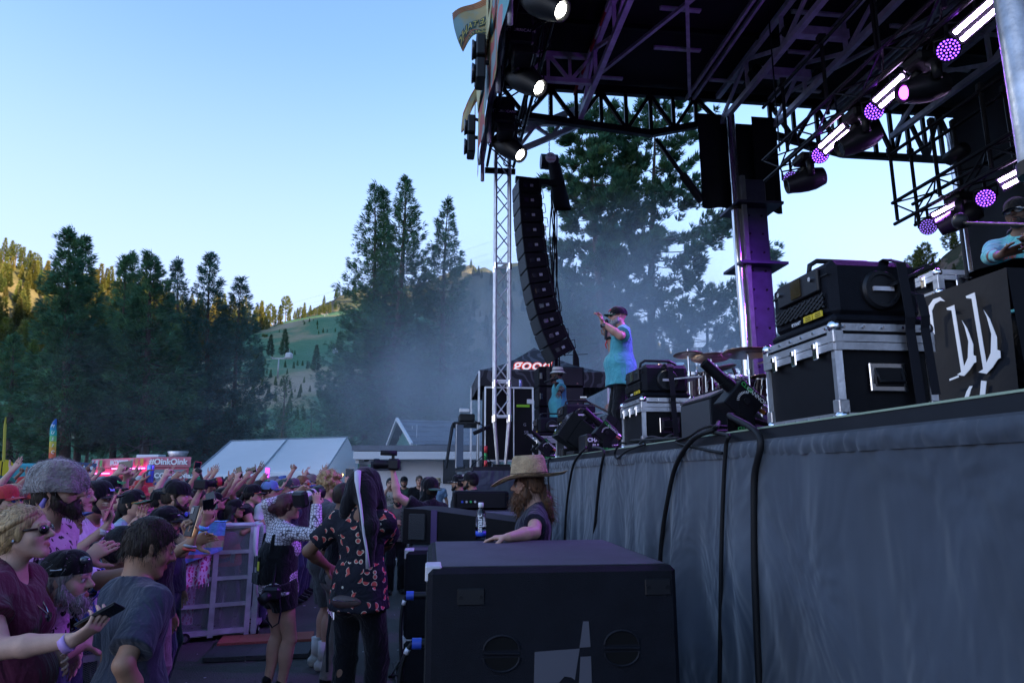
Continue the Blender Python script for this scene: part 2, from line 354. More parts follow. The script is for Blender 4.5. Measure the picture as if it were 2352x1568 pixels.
def conifer(seed, H, rad, base, style, tris, trunk_r, top=1.0, lean=0, hue=(.038, .07, .034), sway=None, big=1):
 """returns (trunk mesh, crown mesh); base is the crown's lowest height as a fraction of H"""
 r = np.random.default_rng(seed); mb = MB()
 bend = lambda z: np.array([lean * (z / H) ** 1.3 + .006 * H * math.sin(z / H * 5 + seed), .006 * H * math.cos(z / H * 4 + seed * 2)])
 zz = np.linspace(0, H * .985, 12)
 mb.tube([(*bend(z), z) for z in zz], [max(.015, trunk_r * (1 - z / H) ** .8 + (.25 * trunk_r if i == 0 else 0)) for i, z in enumerate(zz)], 9)
 nb = int({'fir': 150, 'pine': 74, 'bush': 80}[style] * (H / 18) ** .5)
 cen = []; dr = []; sz = []; wh = 5 if style == 'fir' else 4
 for i in range(nb):
  u = ((i // wh + .5) * wh + r.normal(0, .45)) / nb; u = min(max(u, 0), 1); f = base + (1 - base) * u; z = f * H; az = i * 2.4 + r.uniform(-.5, .5); k = (f - base) / (1 - base)
  if style == 'fir': L = rad * ((1 - k) ** .86 * min(1, .6 + k * 3)) * r.uniform(.62, 1.1) + .18; rise = .28 - .5 * (1 - k)
  elif style == 'pine': L = rad * (math.sin(math.pi * min(1, (.16 + .84 * k)) ** .8) ** .7) * r.uniform(.5, 1.15) + .25; rise = .45 - .55 * (1 - k) + r.uniform(-.15, .15)
  else: L = rad * (1 - k) ** .5 * r.uniform(.6, 1.1) + .15; rise = .35
  if sway and r.uniform() < .3: L *= sway
  b0 = np.array([*bend(z), z]); d = np.array([math.cos(az), math.sin(az), rise])
  n = 7; ts = np.linspace(0, 1, n); curve = .18 * L
  P = [b0 + d * L * t + np.array([0, 0, curve * (t ** 2) * (1 if style != 'fir' else .8) - (.12 * L * math.sin(t * 3))]) for t in ts]
  mb.tube([tuple(p) for p in P], [max(.008, trunk_r * .17 * (1 - t * .85) * (1 - f * .6)) for t in ts], 4, False)
  m = max(5, int(L * (8.5 if style != 'pine' else 7.5)))
  for j in range(m):
   t = r.uniform(.22 if style != 'pine' else .5, 1.02) ** .8; p = b0 + d * L * t + np.array([0, 0, curve * t * t - .12 * L * math.sin(t * 3)])
   side = np.array([-d[1], d[0], 0]) * r.normal(0, .22) * L * (1.05 - t * .6); p = p + side + r.normal(0, .09 * (1 + .1 * L), 3)
   cen.append(p); v = d * .7 + side / (L + .1) + np.array([0, 0, .35 if style == 'pine' else .12]); dr.append(v / np.linalg.norm(v)); sz.append(r.uniform(.7, 1.3))
 # upright leader
 for j in range(14): cen.append(np.array([*bend(H), H * (1 - .05 * j / 14)]) + r.normal(0, .06, 3)); dr.append(np.array([0, 0, 1.])); sz.append(.8)
 cen = np.array(cen); dr = np.array(dr); sz = np.array(sz); per = max(3, tris // len(cen))
 C = np.repeat(cen, per, 0); D = np.repeat(dr, per, 0); S = np.repeat(sz, per)
 n = len(C); q = r.normal(0, 1, (n, 3)); q /= np.linalg.norm(q, axis=1)[:, None]
 sp = .85 if style == 'pine' else .6
 A = D + q * sp; A /= np.linalg.norm(A, axis=1)[:, None]
 ln = S * r.uniform(.12, .34, n) * (1.25 if style == 'pine' else 1.0) * (H / 20) ** .3 * big
 wd = ln * r.uniform(.15, .30, n)
 W = np.cross(A, r.normal(0, 1, (n, 3))); W /= np.linalg.norm(W, axis=1)[:, None] + 1e-9
 O = C + q * (.10 if style == 'pine' else .14) * S[:, None]
 v = np.stack([O - W * wd[:, None] * .5, O + W * wd[:, None] * .5, O + A * ln[:, None]], 1).reshape(-1, 3)
 cl = np.repeat(r.uniform(.6, 1.45, len(cen)), per) * r.uniform(.8, 1.2, n); warm = np.repeat(r.normal(0, .12, len(cen)), per)
 col = np.stack([hue[0] * cl * (1 + warm), hue[1] * cl, hue[2] * cl * (1 - warm)], 1).clip(.004, 1)
 me = raw_mesh('crown', v, np.arange(3 * n).reshape(-1, 3), needle, False, np.repeat(col, 3, 0))
 return mb.mesh('trunk', bark, True), me
def tree(label, tm, loc, rz=0, s=1, group=None, name='pine_tree'):
 t = thing(name, label, 'tree', loc, rz, group); t.scale = (s, s, s)
 link_mesh('trunk', tm[0], t); link_mesh('crown', tm[1], t); return t
def px_tree(label, seed, xb, xt, yt, Y, wpx, base, style, tris, tr, group, hue=(.076, .142, .082), sway=None):
 top = pt(xt, yt, Y); b = pt(xb, 1092, Y); H = top.z
 return tree(label, conifer(seed, H, wpx / FPX * Y * 1.15, base, style, int(tris * 2.6), tr, lean=top.x - b.x, hue=hue, sway=sway), (b.x, Y, 0), 0, 1, group)
G1, G2 = 'tall conifers behind the crowd', 'tall pines behind the stage'
BL = (.064, .122, .104)
px_tree('tall dense conifer with forked top behind the feather banner', 1, 148, 158, 532, 43, 122, .2, 'fir', 26000, .36, G1)
px_tree('second thinner top of conifer just right of the forked conifer', 2, 176, 190, 548, 46, 84, .3, 'fir', 14000, .25, G1)
px_tree('wide conifer with bare grey dead lower branches above the pink food truck', 3, 332, 345, 590, 45, 126, .26, 'fir', 26000, .36, G1)
px_tree('narrow conifer with twin bushy tops left of the dead-branched conifer', 4, 262, 285, 592, 52, 76, .2, 'fir', 14000, .28, G1)
px_tree('conifer with bare trunk showing below its tufted top, left neighbour of dead-branched conifer', 5, 292, 304, 584, 54, 72, .2, 'fir', 12000, .26, G1)
px_tree('slender conifer with open tufted top right of the dead-branched conifer', 6, 405, 412, 600, 52, 70, .2, 'fir', 12000, .26, G1, BL)
px_tree('blue-green pine with tall pointed top above the left end of white tent', 7, 470, 484, 584, 54, 110, .16, 'fir', 19000, .32, G1, BL)
px_tree('shorter blue-green pine next to the bare ski run', 8, 531, 552, 640, 55, 112, .1, 'fir', 18000, .3, G1, BL)
px_tree('dark low conifer at the left edge behind the yellow banner', 9, 22, 30, 772, 48, 84, .05, 'fir', 14000, .3, G1)
px_tree('tallest fir of the middle clump with thick trunk behind the green gabled house', 10, 900, 930, 408, 60, 150, .16, 'fir', 34000, .55, 'firs behind the gabled house')
px_tree('fir with long left-hand boughs in the middle clump', 11, 840, 862, 424, 62, 138, .14, 'fir', 22000, .42, 'firs behind the gabled house')
px_tree('thin fir between the two big firs of the middle clump', 12, 872, 886, 436, 63, 62, .3, 'fir', 12000, .34, 'firs behind the gabled house')
px_tree('lone fir right of the clump, beside the silver truss tower', 13, 1002, 1032, 464, 61, 128, .12, 'fir', 26000, .42, 'firs behind the gabled house')
px_tree('big pine behind the stage with leaning bare orange trunk', 14, 1405, 1352, 235, 44, 118, .3, 'pine', 40000, .42, G2, sway=1.25)
px_tree('big open pine behind the stage with straight trunk and long right-hand boughs', 15, 1508, 1500, 240, 46, 168, .28, 'pine', 44000, .45, G2, sway=1.3)
px_tree('low bushy pine at the foot of the two big stage pines', 16, 1300, 1300, 640, 50, 96, .05, 'pine', 16000, .3, G2)
px_tree('low spreading pine seen behind the singer in the smoke', 17, 1620, 1625, 660, 50, 110, .05, 'pine', 16000, .3, G2)
px_tree('small dark pine left of the purple column', 18, 1700, 1705, 640, 54, 34, .1, 'pine', 6000, .2, G2)
px_tree('small dark pine right of the purple column', 19, 1806, 1808, 660, 52, 50, .1, 'pine', 8000, .22, G2)
# lower trees filling the valley floor
lows = [conifer(30 + i, 9, 2.6 + .5 * i, .05, ('fir', 'bush', 'pine')[i], 7000, .18, hue=((.045, .09, .05), (.065, .12, .05), (.045, .085, .055))[i]) for i in range(3)]
LOWS = [(655, 868, 88, 0, 'young fir on the meadow left of the ski run foot'), (612, 930, 80, 2, 'small pine above the left slope of the white tent roof'), (718, 940, 76, 1, 'round bright green young tree above the middle of white tent'),
  (775, 905, 74, 0, 'dark young fir above the right end of the white tent'), (812, 880, 72, 2, 'bushy young pine left of the gabled house'), (560, 940, 70, 2, 'dense small pine behind the left tent slope'),
  (1075, 860, 66, 2, 'bushy pine right of the gabled house roof'), (960, 900, 70, 0, 'young fir over the gabled house ridge'), (1040, 905, 72, 1, 'leafy bush-like tree above the gabled house roof'),
  (60, 900, 60, 1, 'leafy dark tree behind the yellow feather banner'), (120, 930, 62, 0, 'small dark fir behind the rainbow feather banner'), (220, 880, 64, 2, 'small pine behind the left end of food truck'),
  (390, 880, 66, 1, 'dark leafy tree behind the food truck roof'), (445, 900, 62, 2, 'small pine right of the food truck'), (1180, 860, 60, 2, 'low pine behind the silver truss tower'), (1240, 850, 58, 0, 'low fir behind the black speaker stack'),
  (1450, 800, 62, 2, 'low pine in the smoke between the two big stage pines'), (1560, 790, 60, 0, 'low fir in the smoke behind the drum kit'), (860, 915, 66, 1, 'leafy tree left of the gable peak'), (300, 930, 70, 2, 'low pine in the gap behind the dead-branched conifer'), (500, 930, 72, 0, 'low fir behind the blue-green pine')]
for x, y, Y, k, lb in LOWS:
 p = pt(x, y, Y); tree(lb, lows[k], (p.x, Y, 0), x * .7, max(.4, p.z / 9), 'young trees on the valley floor')
# bare grey dead limbs on the dead-branched conifer and under the firs
def dead_limbs(label, base, n, L, seed, name='dead_branch'):
 r = random.Random(seed); mb = MB()
 for i in range(n):
  a = r.uniform(0, 6.28); z = base[2] + r.uniform(-1, 1) * L * .8; d = Vector((math.cos(a), math.sin(a) * .5, r.uniform(-.5, .3))); p = Vector((base[0], base[1], z)); P = [p]
  for k in range(6): d = (d + Vector((r.uniform(-.3, .3), r.uniform(-.3, .3), r.uniform(-.3, .25)))).normalized(); p = p + d * L / 6; P.append(p)
  mb.tube([tuple(q) for q in P], [.05 * (1 - k / 8) for k in range(7)], 4)
  for k in (2, 3, 4): e = (d + Vector((r.uniform(-1, 1), r.uniform(-1, 1), r.uniform(-.6, .6)))).normalized(); mb.tube([tuple(P[k]), tuple(P[k] + e * L * .3)], [.025, .008], 4)
 o = mb.build(name, bark_grey, None, smooth=True); tag(o, label, 'branch', 'bare dead branches'); return o
p = pt(332, 950, 44.6); dead_limbs('bare grey dead branches low on conifer above food truck', p, 14, 3.4, 4)
p = pt(148, 1000, 42.7); dead_limbs('bare twigs low on the forked conifer trunk by the feather banner', p, 7, 1.6, 5)
p = pt(905, 850, 59.4); dead_limbs('dead branches at mid height of the tallest middle fir', p, 12, 3.4, 6)
p = pt(960, 940, 58.0); dead_limbs('pale fallen dead branches just above the gabled house ridge', p, 12, 4.2, 7)
p = pt(1012, 900, 60.3); dead_limbs('dead lower branches of the lone fir by the truss tower', p, 10, 4, 8)
p = pt(1400, 800, 43.4); dead_limbs('pale dead branches on the leaning pine trunk in the smoke', p, 10, 3.6, 9)
# ---------------------------------------------------------------- far trees: small shared meshes
fars = [conifer(50 + i, 16, 2.5 + .5 * i, .12 + .1 * i, 'fir' if i < 2 else 'pine', 2200, .3, hue=(.11, .125, .04), big=3.2) for i in range(3)]
def far_tree(label, x, yb, yt, Y, k, group):
 b = pt(x, yb, Y); t_ = pt(x, yt, Y); tree(label, fars[k % 3], b - Vector((0, 0, .6)), x, max(.15, (t_.z - b.z) / 16), group)
RT = [(598, 752, 690, 'left end'), (619, 748, 697, ''), (628, 745, 702, ''), (642, 742, 700, ''), (655, 738, 680, ''), (663, 738, 706, ''), (690, 732, 704, ''), (698, 731, 694, ''), (712, 728, 700, ''), (722, 727, 706, ''), (733, 724, 700, ''), (741, 722, 692, ''), (751, 720, 698, ''), (757, 719, 690, ''), (676, 735, 712, ''), (606, 750, 716, ''), (770, 714, 690, '')]
dsc = ['pointed', 'broad', 'thin']
NUM = ['first', 'second', 'third', 'fourth', 'fifth', 'sixth', 'seventh', 'eighth', 'ninth', 'tenth', 'eleventh', 'twelfth', 'thirteenth', 'fourteenth', 'fifteenth', 'sixteenth', 'seventeenth', 'eighteenth', 'nineteenth', 'twentieth']
for i, (x, yb, yt, _) in enumerate(sorted(RT)):
 far_tree(f'{dsc[i % 3]} sunlit conifer on the ski hill skyline, {NUM[i]} from its left end', x, yb, yt, 532 + i * .7, i, 'sunlit conifers along the ski hill skyline')
LT = [(6, 596, 545), (22, 602, 552), (34, 608, 560), (48, 616, 566), (62, 622, 574), (74, 628, 580), (88, 634, 590), (104, 644, 598), (196, 682, 640)]
for i, (x, yb, yt) in enumerate(LT):
 far_tree(f'{dsc[i % 3]} golden conifer on the left mountain skyline, {NUM[i]} from the picture edge', x, yb + 6, yt, 428 + i, i, 'golden conifers on the left mountain skyline')
DT = [(2098, 672, 612), (2106, 664, 584), (2114, 656, 572), (2124, 646, 570), (2133, 634, 556), (2146, 614, 584), (2160, 604, 590), (2186, 578, 524), (2196, 570, 514), (2216, 552, 512), (2226, 546, 520), (2080, 690, 664)]
for i, (x, yb, yt) in enumerate(sorted(DT)):
 far_tree(f'{dsc[i % 3]} dark pine on the right cliff edge, {NUM[i]} counted uphill', x, yb + 10, yt, 236, i, 'dark pines on the right cliff edge')
def scatter(name, label, hillname, n, hmin, hmax, seed, lim, per=260, hue=(.07, .1, .035), keep=None):
 """far-off wood on a hillside as one mass of needle faces"""
 r = np.random.default_rng(seed); G = TERR[hillname]; nv, nu, _ = G.shape; src = [conifer(70 + i, 14, 2.6, .1, 'fir', per * 3, .2, hue=hue, big=3.5)[1] for i in range(2)]
 sv = []; scol = []
 for me in src:
  a = np.zeros(len(me.vertices) * 3, np.float32); me.vertices.foreach_get('co', a); c = np.zeros(len(me.vertices) * 4, np.float32); me.color_attributes['Col'].data.foreach_get('color', c)
  sv.append(a.reshape(-1, 3)); scol.append(c.reshape(-1, 4)[:, :3])
 V_ = []; C_ = []; tries = 0
 while len(V_) < n and tries < n * 8:
  tries += 1; i = r.uniform(lim[0], lim[1]) * (nu - 2); j = r.uniform(lim[2], lim[3]) * (nv - 2); p = G[int(j), int(i)] * (1 - j % 1) + G[int(j) + 1, int(i)] * (j % 1)
  if keep and not keep(p): continue
  k = r.integers(0, 2); s = r.uniform(hmin, hmax) / 14; a = r.uniform(0, 6.28); M = np.array([[math.cos(a), -math.sin(a), 0], [math.sin(a), math.cos(a), 0], [0, 0, 1]])
  V_.append(sv[k] @ M.T * s + p - [0, 0, .4]); C_.append(scol[k] * r.uniform(.6, 1.5) * np.array([r.uniform(.9, 1.5), 1, r.uniform(.7, 1.1)]))
 v = np.concatenate(V_); o = link_mesh(name, raw_mesh(name, v, np.arange(len(v)).reshape(-1, 3), needle, False, np.concatenate(C_).clip(0, 1))); tag(o, label, 'wood', kind='stuff')
scatter('mountain_wood', 'golden lit wood covering the left mountain', 'left_mountain', 760, 9, 18, 3, (.36, .99, .25, 1.0), 160, (.10, .115, .035))
scatter('ridge_wood', 'scattered conifers on the far rocky mountain', 'rocky_mountain', 260, 7, 14, 4, (.1, .85, .3, .97), 120, (.05, .08, .035))
scatter('cliff_scrub', 'dark scrub trees on the right cliff', 'right_cliff', 130, 3, 8, 5, (.1, .75, .4, .98), 150, (.035, .055, .03))
scatter('slope_brush', 'low green brush in bands over the ski slope', 'ski_slope', 420, 1.5, 3.6, 6, (.05, .9, .05, .93), 90, (.05, .1, .03), keep=lambda p: fbm(p[0] * .02, p[1] * .035, 21, 3) > .02)
scatter('hill_conifers', 'conifers scattered over the lower ski slope', 'ski_slope', 36, 8, 15, 9, (.05, .9, .05, .6), 160, (.035, .065, .035))
# ---------------------------------------------------------------- ski lift
steel = mat('lift_steel', (.35, .36, .36), .5, .6)
def lift_pylon(x, yb, yt, Y, lb):
 b = pt(x, yb, Y); t_ = pt(x, yt, Y); h = t_.z - b.z; T = thing('lift_pylon', lb, 'pylon', b, 0, 'ski lift pylons on the slope')
 MB().cyl((0, 0, -1), (0, 0, h), .35, .22, 8).build('mast', steel, T, world=False, smooth=True)
 MB().box((0, 0, h), (4.6, .4, .4)).box((-2.2, 0, h + .25), (.3, 2.4, .3)).box((2.2, 0, h + .25), (.3, 2.4, .3)).build('crossarm', steel, T, world=False)
lift_pylon(638, 862, 823, 230, 'grey ski lift pylon standing on the green slope, nearest and tallest')
lift_pylon(668, 790, 772, 430, 'distant ski lift pylon on the bare brown run')
lift_pylon(640, 786, 770, 440, 'distant ski lift pylon at the left end of bare run')
lift_pylon(745, 742, 722, 500, 'distant ski lift pylon near the hill skyline')
def gondola(x, y, Y, lb, s=1):
 p = pt(x, y, Y); T = thing('lift_cabin', lb, 'gondola', p, 0, 'ski lift cabins');
 MB().box((0, 0, 0), (2.2 * s, 2 * s, 2 * s), ch=.4).build('cabin', mat('cabin_paint', (.5, .52, .55), .4), T, world=False)
 MB().cyl((0, 0, s), (0, 0, 2.4 * s), .08).build('hanger', steel, T, world=False)
gondola(664, 817, 226, 'pair of pale lift cabins beside the nearest pylon'); gondola(770, 806, 300, 'lift cabin over the brown run by the big firs'); gondola(1248, 524, 300, 'cable car hanging high over the truss tower', 1.2)
cb = mat('cable_steel', (.12, .12, .13), .6)
for i, (y0, y1) in enumerate(((742, 585), (737, 578), (733, 556), (726, 520))):
 a = pt(560, y0, 500); b = pt(1420, y1 - 66, 320); P = [a.lerp(b, t / 10) - Vector((0, 0, 3 * math.sin(math.pi * t / 10))) for t in range(11)]
 o = MB().tube([tuple(q) for q in P], .035, 4).build('lift_cable', cb); tag(o, f'thin dark lift cable crossing the sky, {NUM[i]} from the bottom', 'cable', 'lift cables')
# ================================================================ materials for the stage
black_steel = mat('black_steel', (.012, .012, .014), .45, .3, var=.25, vscale=9)
black_paint = mat('black_paint', (.008, .008, .010), .5, 0, spec=.35, var=.3, vscale=14, bump=.08, bscale=120)
tex_black = mat('textured_black_paint', (.011, .012, .017), .6, 0, spec=.25, var=.25, vscale=11, bump=.35, bscale=260)
alu = mat('aluminium', (.55, .55, .57), .38, .85, var=.22, vscale=8, bump=.1, bscale=50)
alu_dull = mat('dull_aluminium', (.62, .6, .64), .5, .35, var=.3, vscale=5)
chrome = mat('chrome', (.75, .75, .78), .16, 1, var=.1, vscale=6)
galv = mat('scratched_steel', (.42, .45, .5), .4, .6, var=.45, vscale=7, bump=.15, bscale=30)
tarp = mat('roof_vinyl', (.012, .012, .016), .7, var=.4, vscale=1.2)
drape = mat('black_drape', (.014, .015, .02), .85, var=.3, vscale=3)
rubber = mat('black_rubber', (.012, .012, .013), .6)
plastic = mat('black_plastic', (.016, .016, .018), .42, bump=.06, bscale=200)
lam = mat('black_laminate', (.007, .007, .009), .5, spec=.3, var=.2, vscale=20, bump=.12, bscale=300)
white_print = mat('white_print', (.8, .8, .82), .6)
grey_print = mat('grey_print', (.30, .31, .36), .6)
green_print = mat('green_print', (.06, .55, .12), .6)
red_print = mat('red_print', (.6, .03, .03), .6)
yellow_print = mat('yellow_label', (.75, .55, .02), .5)
def skirt_mat():
 m = mat('grey_skirt_cloth', (.033, .043, .062), .66, var=.38, vscale=1.2, sheen=.3)  # colour noise stands in for patchy sheen on the cloth
 t = m.node_tree; b = t.nodes['Principled BSDF']; tc = N(t, 'ShaderNodeTexCoord')
 n1 = N(t, 'ShaderNodeTexNoise', i_Scale=1.7, i_Detail=3.0, i_Roughness=.55, i_Distortion=.5); mp = N(t, 'ShaderNodeMapping'); mp.inputs['Scale'].default_value = (1, 1.15, .8); mp.inputs['Rotation'].default_value = (.35, 0, 0); t.links.new(tc.outputs['Object'], mp.inputs[0]); t.links.new(mp.outputs[0], n1.inputs[0])
 bp = N(t, 'ShaderNodeBump'); bp.inputs['Strength'].default_value = 1; bp.inputs['Distance'].default_value = .10
 t.links.new(n1.outputs[0], bp.inputs['Height']); t.links.new(bp.outputs[0], b.inputs['Normal']); return m
skirt_m = skirt_mat()
# ================================================================ stage deck
S_ = thing('stage', 'long black stage with grey cloth skirt hanging down to the ground', 'stage', st(5, 0, 0))
def ubox(mb, u0, u1, v0, v1, z0, z1, ch=0): return mb.box(st((u0 + u1) / 2, (v0 + v1) / 2, (z0 + z1) / 2), (v1 - v0, u1 - u0, z1 - z0), Matrix((V, U, ZV)).transposed(), ch)
deck_m = mat('stage_deck_board', (.02, .02, .022), .55, var=.3, vscale=3)
ubox(MB(), -3, 12.6, .03, 9.2, DECK - .05, DECK).build('deck', deck_m, S_)
ubox(MB(), -3, 11.28, .0, .028, DECK - .075, DECK - .006).build('edge_board', mat('edge_board', (.022, .024, .028), .5, var=.2, vscale=6), S_)
ubox(MB(), -3, 11.28, -.004, .03, DECK - .005, DECK + .003).build('edge_trim', mat('lit_edge_strip', (.5, .62, .45), .35, .5), S_)  # green light along the deck edge is put into this colour
def curtain(fn, n, m, amp, seed, gather=.14):
 """hanging cloth; fn(s, t, out) with s along, t 0 top .. 1 bottom"""
 mb = MB()
 def f(a, b):
  d = amp * (.35 + .65 * min(1, b * 2.2)) * fbm(a * n * .22 + .7 * b, b * 1.3, seed, 3) + .5 * amp * fbm(a * n * .07 + 9, b * 2.5, seed + 1, 3)
  d += .012 * fbm(a * n * .9, b * 14, seed + 2, 2) * math.exp(-((b - .05) / .05) ** 2) * 1.0
  d += .010 * math.sin(a * n * 1.9 + 2 * fbm(a * n * .2, 0, seed + 4, 2)) * math.exp(-b * 7)
  return fn(a, b, float(d))
 return mb.grid(f, n, m)
curtain(lambda a, b, d: st(-3 + a * 14.28, -.012 - abs(d * 1.2) * (.12 + 1.15 * min(1, b * 1.6)) - .012, (DECK - .072) * (1 - b) + .01), 300, 26, .13, 3).build('skirt', skirt_m, S_, smooth=True)
MB().grid(lambda a, b: st(-3 + a * 14.28, -.034 - .010 * math.sin(b * 3.1416) - .010 * float(fbm(a * 900, b * 2, 4, 2)), DECK - .072 - b * .075), 900, 4).build('skirt_heading', skirt_m, S_, smooth=True)
W_ = thing('stage_wing', 'lower side stage under the silver truss tower with its own grey skirt', 'stage', st(14, -.4, 0))
ubox(MB(), 11.3, 19.5, -1.0, -.02, 1.84, 1.9).build('deck', deck_m, W_)
ubox(MB(), 12.6, 19.5, -.02, 2.9, 1.8, 1.86).build('deck', deck_m, W_)
curtain(lambda a, b, d: st(11.28 - abs(d), -1.0 + 1.0 * a, 1.84 * (1 - b)), 40, 24, .08, 5).build('skirt', skirt_m, W_, smooth=True)
curtain(lambda a, b, d: st(17 - 5.7 * a, -1.02 - abs(d), 1.84 * (1 - b)), 60, 24, .08, 6).build('skirt', skirt_m, W_, smooth=True)
# ================================================================ trusses
def truss(T, a, b, w, h, n, rc, rb, m, up=(0, 0, 1), tri=False, mb2=None, square=False):
 a = Vector(a); b = Vector(b); d = (b - a).normalized(); x = Vector(up).cross(d).normalized(); y = d.cross(x)
 cs = [x * (sx * w / 2) + y * (sy * h / 2) for sx, sy in ((-1, -1), (1, -1), (1, 1), (-1, 1))]
 if tri: cs = [x * (-w / 2) - y * h / 2, x * (w / 2) - y * h / 2, y * h / 2]
 def stick(p, q, r, nm, mm):
  mb = MB()
  if square: mb.bar(p, q, r * 2, r * 2, up)
  else: mb.cyl(p, q, r, n=7)
  mb.build(nm, mm, T, smooth=not square) if square else mb.build(nm, mm, T, auto=40)
 for c in cs: stick(a + c, b + c, rc, 'chord', m)
 L = (b - a); k = len(cs)
 for i in range(n):
  p0 = a + L * (i / n); p1 = a + L * ((i + 1) / n)
  for j in range(k):
   c0, c1 = cs[j], cs[(j + 1) % k]
   if (i + j) % 2: c0, c1 = c1, c0
   stick(p0 + c0, p1 + c1, rb, 'brace', mb2 or m)
def flat_truss(T, a, b, h, n, rc, rb, m, up=(0, 0, 1), verts=True, w=None):
 a = Vector(a); b = Vector(b); L = b - a; u = Vector(up) * h; ww = w or rc * 2
 for p in (Vector(), u): MB().bar(a + p, b + p, ww, rc * 2, up).build('chord', m, T)
 for i in range(n):
  p0 = a + L * (i / n); p1 = a + L * ((i + 1) / n)
  q = (p0, p1 + u) if i % 2 == 0 else (p0 + u, p1)
  MB().bar(q[0], q[1], rb * 1.6, rb * 2).build('brace', m, T)
  if verts: MB().bar(p0, p0 + u, rb * 1.7, rb * 1.9).build('post', m, T)
# ---------------------------------------------------------------- roof
RF = thing('stage_roof', 'black stage roof with silver and purple-lit truss beams under it', 'roof', st(5, 4, 9.3))
ZC = 8.6
for i in range(8):
 u0 = -3.2 + i * 1.93
 MB().grid(lambda a, b: st(u0 + a * 1.95, -1.0 + b * 10.4, 9.36 + .006 * (i % 2) - .05 * math.sin(math.pi * a) + .012 * math.sin(b * 40)), 6, 60).build('roof_panel', tarp, RF, smooth=True)
 ubox(MB(), u0 - .03, u0 + .03, -1.0, 9.4, 9.24, 9.33).build('purlin', black_steel, RF)
alu_beam = mat('truss_beam_lit', (.75, .72, .82), .5, .2, var=.3, vscale=4)  # raised pale violet tone carries bounce and lamp light on the beams
for v, n in ((1.07, 12), (3.89, 12), (4.99, 12), (7.6, 12)):
 flat_truss(RF, st(-3, v, ZC), st(12.15, v, ZC), .62, n, .05, .032, alu_beam, w=.09)
for v in (3.22, 3.36, 6.3, 6.44):
 MB().bar(st(-3, v, 9.12), st(12.1, v, 9.12), .05, .07).build('rail', alu_dull, RF)
for u in (9.55, 10.7, 8.0, 6.2, 4.2):
 MB().bar(st(u, 3.9, 8.86), st(u, 4.98, 8.86), .14, .16).build('cross_beam', alu_beam, RF)
 MB().cyl(st(u - .09, 3.95, 8.86), st(u + .09, 3.95, 8.86), .10, n=10).build('roller', black_steel, RF)
for v0 in (1.2, 3.45, 5.2, 6.6):      # short bright clip rails under the vinyl
 for i in range(13):
  u = -1 + i * 1.02 + (v0 * .37 % .5); L = .5 + .35 * ((i * 7 + int(v0 * 3)) % 3) / 2; v = v0 + .35 + ((i * 5) % 4) * .32
  MB().box(st(u, v, 9.18), (L, .06, .035), Matrix((V, U, ZV)).transposed()).box(st(u + .04, v, 9.20), (L, .02, .07), Matrix((V, U, ZV)).transposed()).build('clip_rail', alu_dull, RF)
for (a, b) in (((11.6, 1.2), (6.8, 3.3)), ((6.9, 1.2), (11.9, 3.2)), ((6.8, 1.2), (2, 3.3)), ((2, 1.2), (6.8, 3.2)), ((11.6, 5.1), (6.8, 7.4)), ((6.8, 5.1), (11.6, 7.4)), ((6.8, 5.1), (2, 7.4)), ((2, 5.1), (6.8, 7.4))):
 MB().bar(st(*a, 9.08), st(*b, 9.05), .06, .06).build('diagonal_rod', alu_dull, RF)
for k in range(5):
 MB().cyl(st(-2, 4.15 + k * .06, 9.2), st(12, 4.15 + k * .06, 9.2), .008, n=4).build('roof_cable', black_steel, RF)
 MB().cyl(st(-2, 5.3 + k * .06, 9.2), st(12, 5.3 + k * .06, 9.2), .008, n=4).build('roof_cable', black_steel, RF)
# far end gable truss (dark against the sky)
for (v0, v1, z0, z1, n) in ((-.5, 2.5, 8.62, 8.36, 6), (2.5, 3.9, 8.36, 8.72, 3), (5.0, 6.5, 8.50, 8.16, 3), (6.5, 9.1, 8.16, 8.16, 7)):
 a, b = st(12.2, v0, z0), st(12.2, v1, z1); ta, tb = st(12.2, v0, 9.2), st(12.2, v1, 9.2)
 MB().bar(a, b, .12, .12).build('end_chord', black_steel, RF)
 for i in range(n):
  p, q = a.lerp(b, i / n), a.lerp(b, (i + 1) / n); r, s2 = ta.lerp(tb, i / n), ta.lerp(tb, (i + 1) / n)
  MB().bar(p, r, .07, .07).build('post', black_steel, RF)
  if i % 2 == 0: MB().bar(r, q, .07, .07).build('brace', black_steel, RF)
  else: MB().bar(p, s2, .07, .07).build('brace', black_steel, RF)
MB().bar(st(12.2, -1, 9.24), st(12.2, 9.4, 9.24), .12, .16).build('end_chord', black_steel, RF)
# red and white guard rail beside the first beam
for i in range(14):
 MB().bar(st(7.2 + i * .35, .94, 9.06), st(7.2 + i * .35 + .345, .94, 9.06), .03, .09).build('stripe', mat('stripe_red', (.45, .03, .03), .6) if i % 2 else mat('stripe_white', (.6, .6, .62), .6), RF)
for u, v0, v1 in ((11.0, -.15, 1.02), (8.7, -.15, 1.02)):
 flat_truss(RF, st(u, v0, 8.62), st(u, v1, 8.62), .5, 3, .045, .03, alu_dull, w=.08)
# ---------------------------------------------------------------- front light truss
FT = thing('front_truss', 'black box truss over the stage front carrying moving heads', 'truss', st(7, -.6, 7.5))
truss(FT, st(-1, -.49, 7.75), st(12.2, -.49, 7.75), .5, .5, 18, .028, .013, black_steel)
MB().bar(st(12.22, -.78, 7.42), st(12.22, -.2, 7.42), .06, .1).bar(st(12.22, -.78, 8.05), st(12.22, -.2, 8.05), .06, .1).build('end_plate', black_steel, FT)
for v in (-.86, -.80): MB().cyl(st(0, v, 7.72), st(12.6, v, 7.72), .03, n=6).build('banner_rail', alu_dull, FT)
for k in range(7):
 u = 3 + k * 1.5; MB().cyl(st(u, -.84, 7.1), st(u, -.84, 10.6), .035, n=8).build('banner_pole', alu_dull, FT, smooth=True)
